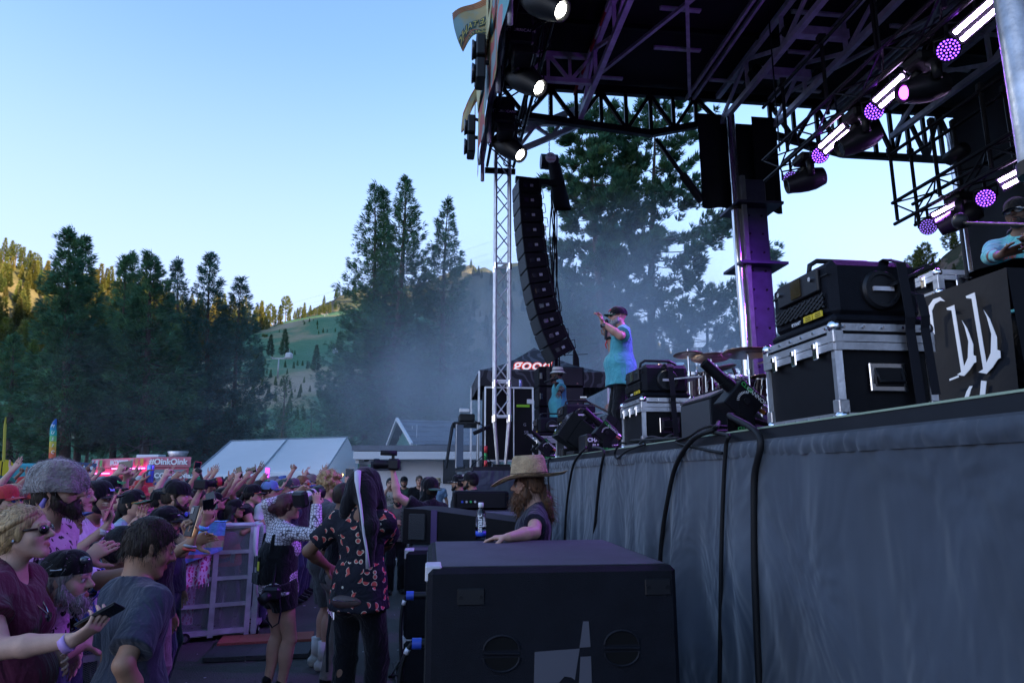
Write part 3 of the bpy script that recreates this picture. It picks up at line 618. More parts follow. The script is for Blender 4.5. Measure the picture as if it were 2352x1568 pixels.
# ---------------------------------------------------------------- festival banner and flags
def banner_mat(name, seed):
 m = bpy.data.materials.new(name); m.use_nodes = True; t = m.node_tree; b = t.nodes['Principled BSDF']; b.inputs['Roughness'].default_value = .85
 tc = N(t, 'ShaderNodeTexCoord'); nz = N(t, 'ShaderNodeTexNoise', i_Scale=.55, i_Detail=1.0, i_Distortion=1.5); t.links.new(tc.outputs['Object'], nz.inputs[0])
 cr = N(t, 'ShaderNodeValToRGB'); cr.color_ramp.interpolation = 'CONSTANT'; e = cr.color_ramp.elements
 cs = [(.0, (.22, .30, .32)), (.42, (.36, .10, .09)), (.5, (.30, .24, .10)), (.56, (.16, .38, .40)), (.64, (.52, .2, .2))]
 for i, (p, c) in enumerate(cs):
  el = e[i] if i < 2 else e.new(p); el.position = p; el.color = (*c, 1)
 t.links.new(nz.outputs[0], cr.inputs[0]); t.links.new(cr.outputs[0], b.inputs['Base Color']); return m
BN = thing('banner', 'tall faded red and teal festival banner hung outside the front truss', 'banner', st(8, -1.05, 8))
MB().grid(lambda a, b: st(2 + a * 10.2, -.93 + .025 * math.sin(a * 40) - .03 * math.sin(a * 9 + b * 2), 7.25 + b * 3.1), 80, 20).build('cloth', banner_mat('banner_print', 1), BN, smooth=True)
cream = mat('banner_cream', (.55, .52, .28), .85); teal_p = mat('flag_teal', (.25, .42, .45), .85); navy_p = mat('flag_dark', (.06, .09, .16), .85)
for i, ch in enumerate('REGGAE FEST'):
 if ch == ' ': continue
 text(ch, 2.4, place(st(11.6 - i * .92, -.99, 8.7), -V), cream, 'lettering', BN, .004)
 text(ch, 2.4, place(st(11.6 - i * .92, -.87, 8.7), V), cream, 'lettering', BN, .004, flipx=True)
def flag(label, P0, along, drop, seed, txt):
 """cloth flying from P0 along a direction; print seen from behind, so it reads mirrored"""
 T = thing('flag', label, 'flag', P0, 0, 'festival flags on the truss poles'); P0 = Vector(P0); A = Vector(along); D = Vector(drop); nrm = A.cross(D).normalized(); sgn = 1 if nrm.dot(Vector((0, 0, CAMZ)) - P0) > 0 else -1
 f = lambda a, b: P0 + A * a + D * b + nrm * (.10 * a * math.sin(a * 7 + b * 2 + seed)) + D * (.12 * math.sin(a * 6 + seed) * a) + A * (-.18 * b * b * a)
 rows = [(0, .12), (.12, .24), (.24, .36), (.36, 1)]
 MB().grid(f, 18, 12).build('cloth', mat('flag_cloth', (.20, .36, .40), .85, col2=(.42, .36, .2), vscale=1.6, thr=(.45, .6)), T, smooth=True)
 for k in range(7):
  MB().grid(lambda a, b: f(a, min(1, .02 + k * .045 + b * .02) if k < 4 else min(1, .84 + (k - 4) * .05 + b * .022)) + nrm * .006 * sgn, 18, 1).build('ray_stripe', mat('flag_orange', (.5, .14, .06), .85), T)
 for s_, (body, sz, b0) in enumerate(txt):
  c = [f(.5, b0), f(.52, b0), f(.5, b0 - .02)]; x = (c[1] - c[0]).normalized(); y = (c[2] - c[0]).normalized(); n_ = x.cross(y)
  for mm, off, bo in ((mat('flag_ink', (.05, .1, .12), .85), .012, .02), (mat('flag_yellow', (.58, .52, .16), .85), .02, 0)):
   M_ = Matrix((x, y, n_)).transposed().to_4x4(); M_.translation = c[0]
   o = text(body, sz, M_, mm, 'lettering', T, .001, bold=bo)
   # follow the cloth
   inv = wmat(T).inverted()
   for vtx in o.data.vertices:
    w_ = wmat(T) @ vtx.co - P0; a_ = w_.dot(A) / A.length_squared; b_ = w_.dot(D) / D.length_squared
    vtx.co = inv @ (f(max(0, min(1, a_)), max(0, min(1, b_))) + nrm * off * sgn)
 return T
flag('teal and yellow festival flag with mirrored lettering flying at the top of picture', pt(1150, -24, 9.2), pt(1040, 34, 9.2) - pt(1150, -24, 9.2), pt(1154, 60, 9.2) - pt(1150, -24, 9.2), 1, (('LAKE TAHOE', .17, .42), ('REGGAE FESTIVAL', .105, .74)))
flag('drooping teal and yellow festival flag below the other one, beside the truss lamps', pt(1122, 150, 11.4), pt(1064, 252, 11.4) - pt(1122, 150, 11.4), pt(1108, 214, 11.4) - pt(1122, 150, 11.4), 3, (('LAKE T', .30, .5),))
# ---------------------------------------------------------------- columns and poles
CL = thing('stage_column', 'purple-lit steel column with black cloth shroud at the stage far side', 'column', st(12, 4.3, DECK))
col_m = mat('column_paint', (.045, .045, .09), .45, .3, var=.3, vscale=5)
ubox(MB(), 11.75, 12.25, 4.08, 4.55, DECK, 7.3, .02).build('column_box', col_m, CL)
ubox(MB(), 11.6, 11.75, 3.98, 4.08, DECK, 7.3, .01).build('column_flange', mat('column_face', (.14, .15, .17), .5, .4, var=.25, vscale=6), CL)
for z in (5.55, 6.72): ubox(MB(), 11.5, 12.3, 3.85, 4.75, z, z + .05).build('splice_plate', col_m, CL)
for i in range(12):
 for v in (4.17, 4.42): MB().cyl(st(11.752, v, 2.6 + i * .36), st(11.735, v, 2.6 + i * .36), .022, n=8).build('bolt', black_steel, CL)
for v0, v1, z0 in ((3.38, 4.06, 6.78), (4.49, 5.0, 6.74), (3.85, 4.85, 7.2)):
 MB().grid(lambda a, b: st(12.0 + (.3 if z0 > 7 else 0) + .05 * math.sin(a * 9) * b, v0 + (v1 - v0) * a, 8.75 + (z0 - 8.75) * b), 14, 10).build('shroud', drape, CL, smooth=True)
def ram(label, u, v, z0, z1, zs, r0, r1, m):
 T = thing('hydraulic_ram', label, 'hydraulic ram', st(u, v, z0), 0, 'hydraulic lifting rams of the roof')
 MB().cyl(st(u, v, zs), st(u, v, z1), r0, n=20).build('cylinder', m, T, auto=40)
 MB().cyl(st(u, v, z0), st(u, v, zs + .02), r1, n=20).build('rod', chrome, T, auto=40)
 MB().cyl(st(u, v, zs - .05), st(u, v, zs + .04), r0 * 1.15, n=20).build('collar', black_steel, T, auto=40)
 return T
ram('polished ram standing in front of the purple column', 11.75, 3.93, DECK, 8.6, 6.7, .085, .09, chrome)
ram('weathered pale ram close at the right edge of picture', 3.9, 2.20, DECK, 8.6, 3.72, .105, .085, galv)
ram('dark polished ram behind the disc jockey table', 11.8, 8.7, DECK, 8.6, 7.0, .15, .13, chrome)
MB_ = MB().tube([st(12.1, 2.55, 8.2), st(12.1, 3.35, 7.05)], .045, 10); o = MB_.build('brace_strut', black_steel, None, smooth=True); tag(o, 'black diagonal strut between gable truss and the cloth shroud', 'strut')
MB().cyl(st(12.1, 3.05, 7.48), st(12.1, 3.42, 6.95), .085, n=10).build('strut_sleeve', black_steel, o, auto=40)
DR = thing('backdrop', 'black upstage drape hanging behind the disc jockey', 'drape', st(5, 8.4, DECK))
MB().grid(lambda a, b: st(11.4 - a * 14, 8.35 + .05 * math.sin(a * 60) + .04 * math.sin(a * 23), 8.9 - b * 6.9), 120, 10).build('cloth', mat('backdrop_cloth', (.022, .024, .03), .85, var=.25, vscale=2, bump=.4, bscale=3), DR, smooth=True)
# truss tower at the far front corner
TT = thing('truss_tower', 'tall silver truss tower on the side stage with purple light along one edge', 'truss tower', st(12.2, -.45, 1.9))
truss(TT, st(12.2, -.45, 2.75), st(12.2, -.45, 7.9), .26, .26, 15, .026, .012, alu, up=U)
for sv in (-.13, .13):
 for su_ in (-.13, .13):
  MB().cyl(st(12.2 + su_, -.45 + sv, 2.72), st(12.2 + su_ * .4, -.45 + sv * .5, 1.92), .022, n=8).build('leg', alu, TT, auto=40)
  for z in (2.74, 3.35, 5.5): MB().cyl(st(12.2 + su_, -.45 + sv, z - .06), st(12.2 + su_, -.45 + sv, z + .06), .036, n=8).build('coupler', chrome, TT, auto=40)
 for z in (2.78, 3.4, 5.55): MB().bar(st(12.06, -.45 + sv, z), st(12.34, -.45 + sv, z), .03).bar(st(12.2 + sv, -.58, z), st(12.2 + sv, -.32, z), .03).build('ring', alu, TT)
MB().box(st(12.2, -.45, 1.93), (.3, .3, .04)).build('base_plate', black_steel, TT)
# silver outrigger truss that carries the line array
OR = thing('outrigger_truss', 'silver outrigger truss slanting down to the black light truss', 'truss', st(12.6, .6, 8.5))
for (v0, z0, v1, z1) in ((-.15, 8.02, 1.28, 8.74), (-.1, 8.42, 1.28, 9.12), (-.2, 8.62, 1.2, 8.72)):
 MB().bar(st(12.6, v0, z0), st(12.6, v1, z1), .09, .10).build('chord', alu, OR)
for i in range(4):
 t0, t1 = i / 4, (i + 1) / 4; lo = lambda t: st(12.6, -.15 + 1.43 * t, 8.02 + .72 * t); hi = lambda t: st(12.6, -.1 + 1.38 * t, 8.42 + .7 * t)
 a, b = (lo(t0), hi(t1)) if i % 2 == 0 else (hi(t0), lo(t1)); MB().bar(a, b, .06, .06).build('brace', alu, OR)
# ---------------------------------------------------------------- lighting trusses upstage
PUR = (.30, .05, 1.0)
lamp_w = mat('strobe_tube', (1, 1, 1), .4, emit=(.72, .50, 1.0), es=9)
led_m = mat('led_lens', (.05, .02, .1), .3, emit=(.20, .05, 1.0), es=2.0)
led_dim = mat('led_lens_dim', (.05, .02, .1), .3, emit=(.22, .12, .7), es=.5)
spot_w = mat('white_lens', (1, 1, 1), .3, emit=(1.0, .98, .86), es=9)
glassm = mat('dark_lens', (.02, .02, .03), .12, coat=.5)
lens_pur = mat('purple_lens', (.2, .02, .3), .15, emit=(.45, .05, .9), es=2.5)
def clamp(mb, p, q): mb.cyl(p, q, .022, n=6)
def par(label, u, v, z, to, m=led_m, r=.15, k_=.7):
 r *= k_; c = st(u, v, z); d = (Vector(to) - c).normalized(); T = thing('par_can', label, 'stage light', c, 0, 'round LED lamps on the light trusses')
 MB().lathe([(r * .72, -.16), (r * .98, -.10), (r, .0), (r, .055), (r * .93, .055), (r * .9, .03), (r * .02, .03)], c, d, 22).build('housing', plastic, T, auto=35)
 F = frame(d); mb = MB()
 for ring, n in ((0, 1), (.3, 6), (.58, 12), (.84, 18)):
  for i in range(n):
   a = 6.2832 * i / n + ring; p = c + F @ Vector((r * ring * math.cos(a), r * ring * math.sin(a), .034)); mb.cyl(p, p + d * .006, r * .085, n=6)
 mb.build('led_array', m, T)['kind'] = 'stuff'
 x = ZV.cross(d).normalized(); MB().tube([c + x * r * 1.08 - d * .03, c + x * r * 1.12 + ZV * r * 1.2 - d * .03, c - x * r * 1.12 + ZV * r * 1.2 - d * .03, c - x * r * 1.08 - d * .03], .014, 5).build('yoke', black_steel, T)
 mb = MB(); clamp(mb, c + ZV * r * 1.1 - d * .03, c + ZV * (r + .17) - d * .03); mb.build('clamp', black_steel, T); return T
def strobe(label, u, v, z, to, L=.38):
 c = st(u, v, z); d = (Vector(to) - c).normalized(); x = U - d * U.dot(d); x.normalize(); y = d.cross(x); Fm = Matrix((x, y, d)).transposed(); T = thing('strobe_bar', label, 'stage light', c, 0, 'twin strobe bars on the light trusses')
 MB().box(c - d * .05, (L + .06, .20, .08), Fm, .01).build('housing', plastic, T)
 for s_ in (-.048, .048): MB().box(c + y * s_, (L, .046, .02), Fm, .008).build('tube', lamp_w, T)
 MB().bar(c + ZV * .02 - d * .06, c + ZV * .22 - d * .06, .03, .02).build('clamp', black_steel, T); return T
def mover(label, u, v, z, aim, lens, s=1.0, hang=.20, lm=None):
 """moving head: base at the truss, yoke arms, tapered head with a lens"""
 b = st(u, v, z); d = Vector(aim).normalized(); c = b - ZV * (.30 + hang) * s; T = thing('moving_head', label, 'stage light', b, 0, 'moving head lamps')
 MB().box(b - ZV * .07 * s, (.30 * s, .30 * s, .14 * s), Matrix((V, U, ZV)).transposed(), .03).build('base', plastic, T)
 x = ZV.cross(d); x = x.normalized() if x.length > .1 else U.copy()
 for sg in (-1, 1):
  MB().tube([b - ZV * .13 * s + x * sg * .08 * s, b - ZV * .2 * s + x * sg * .19 * s, c + x * sg * .2 * s], [.045 * s, .06 * s, .05 * s], 8).build('yoke_arm', plastic, T, smooth=True)
 MB().lathe([(.06, -.27), (.13, -.24), (.165, -.10), (.165, .02), (.15, .14), (.125, .25), (.118, .31), (.10, .31), (.095, .27), (.001, .27)], c, d, 20).build('head', plastic, T, auto=40)
 o = T.children[-1]
 MB().cyl(c + d * .272, c + d * .285, .074, n=20).build('lens', lens, T)
 MB().lathe([(.074, .272), (.092, .276), (.10, .312), (.118, .312), (.118, .27)], c, d, 20).build('lens_ring', plastic, T, smooth=True)
 if s != 1:
  for ch in T.children:
   if ch.name.startswith(('head', 'lens', 'lens_ring')):
    Mi = wmat(T).inverted() @ c
    for vv in ch.data.vertices: vv.co = Mi + (vv.co - Mi) * s
 return T
crowd_c = Vector((-2.5, 7, 1.4)); stage_c = st(6, 1.5, 2.6)
L1 = thing('light_truss', 'upstage black box truss sloping across the roof with strobes and round lamps', 'truss', st(6, 3.7, 6.3))
truss(L1, st(-1, 3.55, 6.42), st(9.6, 3.55, 6.42), .34, .34, 22, .026, .012, black_steel)
for i in range(9):
 u = .6 + i * 1.06; MB().cyl(st(u, 3.5, 6.5), st(u, 3.5, 7.6), .028, n=6).build('hanger', black_steel, L1); MB().box(st(u, 3.5, 7.62), (.1, .1, .1)).build('hanger_clamp', black_steel, L1)
MB().cyl(st(-1, 3.5, 7.55), st(9.7, 3.5, 7.55), .026, n=6).build('top_rail', black_steel, L1)
for u, v in ((9.3, 3.5), (6.9, 3.5)): MB().cyl(st(u, v, 6.6), st(u, v, 9.1), .012, n=5).build('chain', black_steel, L1)
for i, u in enumerate((5.55, 6.8, 7.95)):
 strobe(f'glaring white-violet twin strobe, {("nearest the right edge", "middle one", "furthest from the right edge")[i]} on the upper truss', u, 3.5, 6.10, Vector((0, 1, 1.3)))
for i, (u, m) in enumerate(((5.92, led_m), (7.12, led_m), (8.28, led_m), (9.05, led_dim))):
 par(f'round violet LED lamp on upper lamp truss, {("largest, under the near strobe", "below the middle strobe", "beside the far strobe", "unlit one at the far end")[i]}', u, 3.5, 6.04, Vector((-.3, .8, 1.4)), m, .16)
for i, (u, aim, ln) in enumerate(((6.35, (-.9, .1, -.25), lens_pur), (7.5, (-.85, .25, -.4), glassm), (8.72, (-.8, .3, -.2), glassm))):
 mover(f'black moving head on upper lamp truss, {("with glowing violet lens", "dark one in the middle", "dark one at the far end")[i]}', u, 3.55, 6.25, U * -.2 + Vector(aim), ln, .95, .1)
L2 = thing('light_truss', 'lower upstage truss with a raised rail behind the disc jockey', 'truss', st(7, 5.5, 5.6))
truss(L2, st(2, 5.5, 5.72), st(9.4, 5.5, 5.72), .34, .34, 16, .028, .013, black_steel)
for v in (5.35, 5.7): MB().cyl(st(2, v, 6.68), st(9.4, v, 6.68), .028, n=7).build('top_rail', black_steel, L2)
for i in range(8):
 u = 9.35 - i * .9
 for v in (5.35, 5.7): MB().cyl(st(u, v, 5.6), st(u, v, 6.72), .03, n=6).build('upright', black_steel, L2); MB().box(st(u, v, 6.74), (.09, .09, .12), None, .02).build('swivel', black_steel, L2)
MB().tube([st(8.5, 5.6, 6.2), st(8.2, 5.6, 6.22)], .1, 12).build('truss_motor', plastic, L2, smooth=True)
for i, u in enumerate((7.35, 8.52)): strobe(f'glaring twin strobe on the lower lamp truss, {("by the disc jockey head", "left one near the truss end")[i]}', u, 5.5, 5.42, Vector((-.5, .8, 1.2)), .38)
for i, u in enumerate((7.86, 8.92)): par(f'round violet LED lamp on the lower lamp truss, {("bright striped one right", "dim one at its left end")[i]}', u, 5.5, 5.34, Vector((-.6, 1, 1.3)), (led_m, led_dim)[i], .17)
mover('black moving head with magenta lens on the lower truss', 8.3, 5.5, 5.58, V * -.6 + U * .55 + ZV * -.3, lens_pur, .95, .06)
mover('dark moving head hanging at the right end of lower lamp truss', 6.9, 5.5, 5.58, V * -.8 + ZV * -.4, glassm, .95, .06)
# front truss fixtures
for i, (u, lab) in enumerate(((7.15, 'at the top edge of picture'), (8.75, 'in the middle'), (10.75, 'lowest of the three'))):
 p = st(u, -.35, 7.72); mover(f'moving head with lit white lens on the front truss, {lab}', u, -.5, 7.62, Vector((.62, -.42, -.66)), spot_w, 1.12, .1)
def blower(label, u, logo=True):
 c = st(u, -.62, 7.55); T = thing('fog_blower', label, 'fan', c, 0, 'black fans and blinders on the front truss'); Fm = Matrix((V, U, ZV)).transposed()
 MB().box(c, (.34, .40, .46), Fm, .03).build('housing', plastic, T)
 MB().box(c + V * .04 - U * .01 - ZV * .30, (.28, .34, .14), Fm, .02).build('lower_housing', plastic, T)
 MB().cyl(c - V * .17, c - V * .18, .12, n=18).build('intake', black_steel, T)
 if logo:
  text('HURRICANE', .062, place(c - U * .203 + V * .02 - ZV * .05, -U), white_print, 'lettering', T, .001)
  MB().tube([c - U * .204 + V * (-.16 + .03 * math.cos(a)) + ZV * (-.05 + .03 * math.sin(a)) for a in [k * .5 for k in range(9)]], .004, 4).build('emblem', white_print, T)
blower('black square fan with white swoosh lettering, upper one on the front truss', 8.35); blower('black square fan with white swoosh lettering, lower one on the front truss', 10.4)
def blinder(label, u):
 c = st(u, -1.08, 7.75); T = thing('blinder', label, 'stage light', c, 0, 'black blinders sticking out of the front truss'); Fm = Matrix((V, U, ZV)).transposed()
 for k in range(2): MB().box(c + ZV * (.19 - .38 * k), (.14, .36, .34), Fm, .02).build('cell', plastic, T)
 for k in range(2): MB().lathe([(.12, 0), (.15, .05), (.13, .06)], c + ZV * (.19 - .38 * k) - V * .07, -V, 14).build('reflector', glassm, T, smooth=True)
 MB().bar(c + V * .07 + ZV * .36, c + V * .3 + ZV * .3, .03, .05).bar(c + V * .07, c + V * .3, .05, .05).build('bracket', black_steel, T)
blinder('black two-cell blinder jutting left of the front truss, upper one', 9.3); blinder('black two-cell blinder jutting left of the front truss, lower one', 11.6)
# cable looms drooping in the front truss
r_ = random.Random(5)
for k in range(12):
 u = 5 + k * .6 + r_.uniform(-.2, .2); L = r_.uniform(.5, 1.2); v0 = -.4 + r_.uniform(-.1, .2); dz = r_.uniform(.15, .4)
 P = [st(u + L * t / 8, v0 + .05 * math.sin(t + k), 7.6 - dz * math.sin(math.pi * t / 8)) for t in range(9)]
 o = MB().tube(P, .012, 5).build('cable', rubber, FT, smooth=True)
# ---------------------------------------------------------------- line array with its hoist
LA = thing('line_array', 'long curved hanging column of black loudspeaker boxes', 'speakers', st(12.8, 0, 7.6))
grille_m = mat('speaker_grille', (.035, .037, .042), .5, .4, bump=.6, bscale=220)
cab_m = mat('speaker_cabinet', (.009, .009, .012), .6, spec=.25, var=.2, vscale=8)
ang = 0; pos = Vector((0, 7.42)); hb = .305                     # (v, z) of the top front corner, hung facing -U? (front is towards the crowd)
tilt = [.02, .03, .03, .035, .04, .045, .05, .055, .07, .09, .12, .16]
v_, z_ = -.12, 7.43; a_ = .02
fx = -V * .99 - U * .10; fx.normalize(); sx_ = fx.cross(ZV);
org = st(12.8, .12, 0)
for i in range(12):
 a_ += tilt[i] * .62
 dn = ZV * -math.cos(a_) - fx * math.sin(a_) * -1 * -1; dn = (-ZV * math.cos(a_) - (-fx) * -math.sin(a_)); dn = (-ZV * math.cos(a_) - fx * math.sin(a_) * -1 * 1)
 dn = (-ZV * math.cos(a_) + (-fx) * math.sin(a_)).normalized(); fr = (fx * math.cos(a_) - ZV * math.sin(a_)).normalized()
 if i == 0: top = org + fx * .24 + ZV * 7.43
 c = top + dn * (hb / 2) - fr * .22
 Fm = Matrix((sx_, fr, -dn)).transposed()
 mb = MB(); poly = [(-.22, hb / 2 - .035), (.22, hb / 2 - .008), (.22, -hb / 2 + .008), (-.22, -hb / 2 + .035)]
 M4 = Matrix((fr, -dn, sx_)).transposed().to_4x4(); M4.translation = c - sx_ * .30
 mb.prism(poly, M4, .60); cb_ = mb.build('cabinet', cab_m, LA)
 MB().box(c + fr * .228, (.58, .016, hb - .03), Fm, .004).build('grille', grille_m, cb_)
 for sg in (-1, 1):
  MB().box(c + sx_ * sg * .303 - fr * .02, (.008, .06, .05), Fm).build('badge', grey_print, cb_); MB().box(c + sx_ * sg * .302 + fr * .1, (.006, .09, .08), Fm, .002).build('handle', glassm, cb_)
  MB().box(c + sx_ * sg * .303 - fr * .19, (.012, .03, hb), Fm).build('rigging_plate', black_steel, cb_)
 pb = c - fr * .22
 MB().tube([pb + ZV * .08, pb - fr * (.10 + .03 * (i % 3)) + ZV * .05, pb - fr * (.12 + .03 * (i % 3)) - ZV * .12, pb - ZV * .16], .009, 5).build('link_cable', rubber, LA, smooth=True)
 top = top + dn * hb
MB().bar(org + fx * .25 + ZV * 7.52, org - fx * .75 + ZV * 7.5, .09, .12).build('bumper_beam', black_steel, LA)
hp = pt(1262, 372, 13.0)
HO = thing('chain_hoist', 'black chain hoist with a white oval label hanging above the line array', 'hoist', hp)
MB().tube([hp - V * .18, hp + V * .16], .155, 16).build('motor', plastic, HO, auto=40)
MB().box(hp + V * .02 - U * .02 - ZV * .02, (.34, .2, .3), Matrix((V, U, ZV)).transposed(), .06).build('gearbox', plastic, HO)
MB().cyl(hp - U * .12 + ZV * .02, hp - U * .165 + ZV * .02, .11, n=20).build('label_plate', white_print, HO)
text('CM', .075, place(hp - U * .17 + ZV * .055, -U), mat('black_print', (.01, .01, .01), .6), 'lettering', HO, .001)
text('LODESTAR', .036, place(hp - U * .17 - ZV * .03, -U), red_print, 'lettering', HO, .001)
for k in range(26):
 z = hp.z + .16 + k * .055; F_ = (U if k % 2 else V); MB().tube([Vector((hp.x, hp.y, z)) + F_ * .012 * math.cos(q) + ZV * .034 * math.sin(q) for q in [j * 1.05 for j in range(7)]], .006, 4, False).build('chain_link', black_steel, HO)
MB().grid(lambda a, b: hp + V * .08 - U * .1 + ZV * (-.1 - b * .95) + V * (.16 * b + (.13 + .05 * b) * math.cos(a * 6.283)) + U * (.1 * math.sin(a * 6.283)), 12, 8).build('chain_bag', drape, HO, smooth=True)
for k in range(6):
 r2 = random.Random(k); x0 = hp + V * (.08 + r2.uniform(-.05, .05)) - ZV * .3
 P = [x0 + V * (.03 * math.sin(t * 1.3 + k) + .015 * t * (k - 3) * .3) - ZV * (t * .42) for t in range(11)]
 o = MB().tube(P, .014, 5).build('speaker_cable', rubber, None, smooth=True); tag(o, f'black cable hanging in the bundle beside the line array, {NUM[k]} from the left', 'cable', 'cables hanging beside the line array')
# ================================================================ road cases, lasers and effects on the stage edge
SM = Matrix((V, U, ZV)).transposed()
def case(label, u0, u1, v0, v1, z0, h, group='road cases on the stage edge'):
 T = thing('road_case', label, 'road case', st((u0 + u1) / 2, (v0 + v1) / 2, z0), 0, group)
 ubox(MB(), u0 + .012, u1 - .012, v0 + .012, v1 - .012, z0 + .012, z0 + h - .012).build('body', lam, T)
 e = .017
 C8 = [(u, v, z) for u in (u0 + e, u1 - e) for v in (v0 + e, v1 - e) for z in (z0 + e, z0 + h - e)]
 for i, a in enumerate(C8):
  for b in C8[i + 1:]:
   if sum(abs(p - q) > 1e-6 for p, q in zip(a, b)) == 1: MB().bar(st(*a), st(*b), .034, .034).build('edge_rail', alu, T)
 zl = z0 + h * .80
 for dz in (-.019, .019):     # lid seam rails
  for (a, b) in (((u0, v0), (u1, v0)), ((u0, v0), (u0, v1)), ((u1, v0), (u1, v1)), ((u0, v1), (u1, v1))):
   MB().bar(st(a[0], a[1], zl + dz) , st(b[0], b[1], zl + dz), .022, .034).build('seam_rail', alu, T)
 for (u, v, z) in C8:
  p = st(u, v, z); MB().ell(p + (p - st((u0 + u1) / 2, (v0 + v1) / 2, z0 + h / 2)).normalized() * .004, .032, 12).build('ball_corner', chrome, T, smooth=True)
  zz = z + (.045 if z < z0 + h / 2 else -.045)
  MB().box(st(u, v, zz), (.052, .052, .06), SM, .004).build('corner_bracket', alu, T)
 for k in range(3):
  u = u0 + (u1 - u0) * (.2 + .3 * k)
  MB().box(st(u, v0 - .014, zl - .02), (.018, .045, .085), SM, .005).box(st(u, v0 - .026, zl), (.012, .028, .03), SM, .004).build('latch', chrome, T)
 vm = (v0 + v1) / 2; zm = z0 + h * .44
 hd = MB().box(st(u0 - .005, vm, zm), (.18, .012, .13), SM, .004).build('handle_plate', chrome, T)
 MB().box(st(u0 - .013, vm, zm), (.135, .008, .085), SM, .003).build('recess', black_steel, hd)
 MB().tube([st(u0 - .014, vm - .06, zm + .03), st(u0 - .03, vm - .06, zm - .022), st(u0 - .03, vm + .06, zm - .022), st(u0 - .014, vm + .06, zm + .03)], .008, 6).build('grip', rubber, hd, smooth=True)
 for (a, b) in ((u0 - .003, 0),):
  for k in range(5): MB().cyl(st(a, v0 + .05 + k * (v1 - v0 - .1) / 4, z0 + h - e), st(a - .006, v0 + .05 + k * (v1 - v0 - .1) / 4, z0 + h - e), .007, n=6).build('rivet', chrome, T)
 for k in range(6):
  for z in (z0 + e, z0 + h - e): MB().cyl(st(u0 + .06 + k * (u1 - u0 - .12) / 5, v0 + .002, z), st(u0 + .06 + k * (u1 - u0 - .12) / 5, v0 - .005, z), .007, n=6).build('rivet', chrome, T)
 return T
def laser(label, u0, u1, v0, v1, z0, h, tilt=.0, bar=1):
 T = thing('show_laser', label, 'laser projector', st((u0 + u1) / 2, (v0 + v1) / 2, z0), 0, 'black laser projectors strapped on road cases')
 c = st((u0 + u1) / 2, (v0 + v1) / 2, z0 + h / 2)
 ubox(MB(), u0, u1, v0, v1, z0 + .035, z0 + h, .035).build('housing', tex_black, T)
 ubox(MB(), u0 - .012, u1 + .012, v0 - .015, v1 + .012, z0 + .004, z0 + .05, .018).build('foot_rail', tex_black, T)
 ubox(MB(), u0 + .02, u1 - .02, v0 - .006, v1 + .006, z0 + h * .76, z0 + h * .785).build('lid_groove', black_steel, T)
 um, vm = (u0 + u1) / 2, (v0 + v1) / 2
 ubox(MB(), u0 + .08, u1 - .10, v0 - .02, v0, z0 + h * .56, z0 + h * .92, .006).build('front_plate', plastic, T)
 ubox(MB(), um - .055, um + .035, v0 - .026, v0 - .018, z0 + h * .60, z0 + h * .88).build('aperture', mat('laser_window', (.05, .03, .01), .08, coat=1), T)
 for k in (-1, 1): MB().cyl(st(um + k * .15, v0 - .02, z0 + h * .78), st(um + k * .15, v0 - .032, z0 + h * .78), .012, n=10).build('knob', chrome, T)
 g = MB()
 ubox(g, u0 + .05, u1 - .06, v0 - .006, v0 + .004, z0 + h * .30, z0 + h * .50); g.build('grille_recess', black_steel, T)
 for i in range(9):
  a = u0 + .05 + i * (u1 - u0 - .11) / 9; w_ = (u1 - u0 - .11) / 9
  for j in range(3):
   z = z0 + h * (.30 + .067 * j)
   MB().bar(st(a, v0 - .012, z), st(a + w_, v0 - .012, z + h * .067), .006, .01).bar(st(a + w_, v0 - .0145, z), st(a, v0 - .0145, z + h * .067), .006, .01).build('grille_bar', plastic, T)
 for k in range(2): ubox(MB(), u0 + .07 + k * .085, u0 + .145 + k * .085, v0 - .018, v0 - .012, z0 + h * .17, z0 + h * .26).build('warning_label', yellow_print, T)
 for k in range(2):
  for j in range(3): ubox(MB(), u0 + .08 + k * .085, u0 + .125 + k * .085, v0 - .0195, v0 - .0182, z0 + h * (.185 + .024 * j), z0 + h * (.193 + .024 * j)).build('label_line', black_paint, T)
 text('KVANT', .026, place(st(u0 + .30, v0 - .017, z0 + h * .2), -V), white_print, 'lettering', T, .001)
 # pivot disc and yoke arm on the side that faces the camera
 p = st(u0, v0 + (v1 - v0) * .52, z0 + h * .52)
 MB().lathe([(.095, .0), (.095, .02), (.085, .034), (.07, .034), (.066, .026), (.001, .026)], p, -U, 28).build('pivot_disc', plastic, T, auto=35)
 MB().box(p - U * .034 , (.10, .012, .02), SM).build('pivot_bar', alu_dull, T)
 q = p - U * .045; ar = V * math.cos(tilt) + ZV * math.sin(tilt)
 MB().bar(q + ar * .03, q + ar * .27, .012, .06, up=U).build('yoke_arm', alu if bar else plastic, T)
 MB().bar(q + ar * .27 - U * .0, q + ar * .27 + U * (u1 - u0) * .9, .06, .012).build('yoke_bar', alu if bar else plastic, T)
 MB().tube([st(um, v0 + .06, z0 + h - .01), st(um, v0 + .07, z0 + h + .05), st(um, v0 + .11, z0 + h + .075), st(um, v1 - .07, z0 + h + .075), st(um, v1 - .01, z0 + h + .045), st(um, v1, z0 + h - .05)], .013, 8).build('carry_handle', plastic, T, smooth=True)
 return T
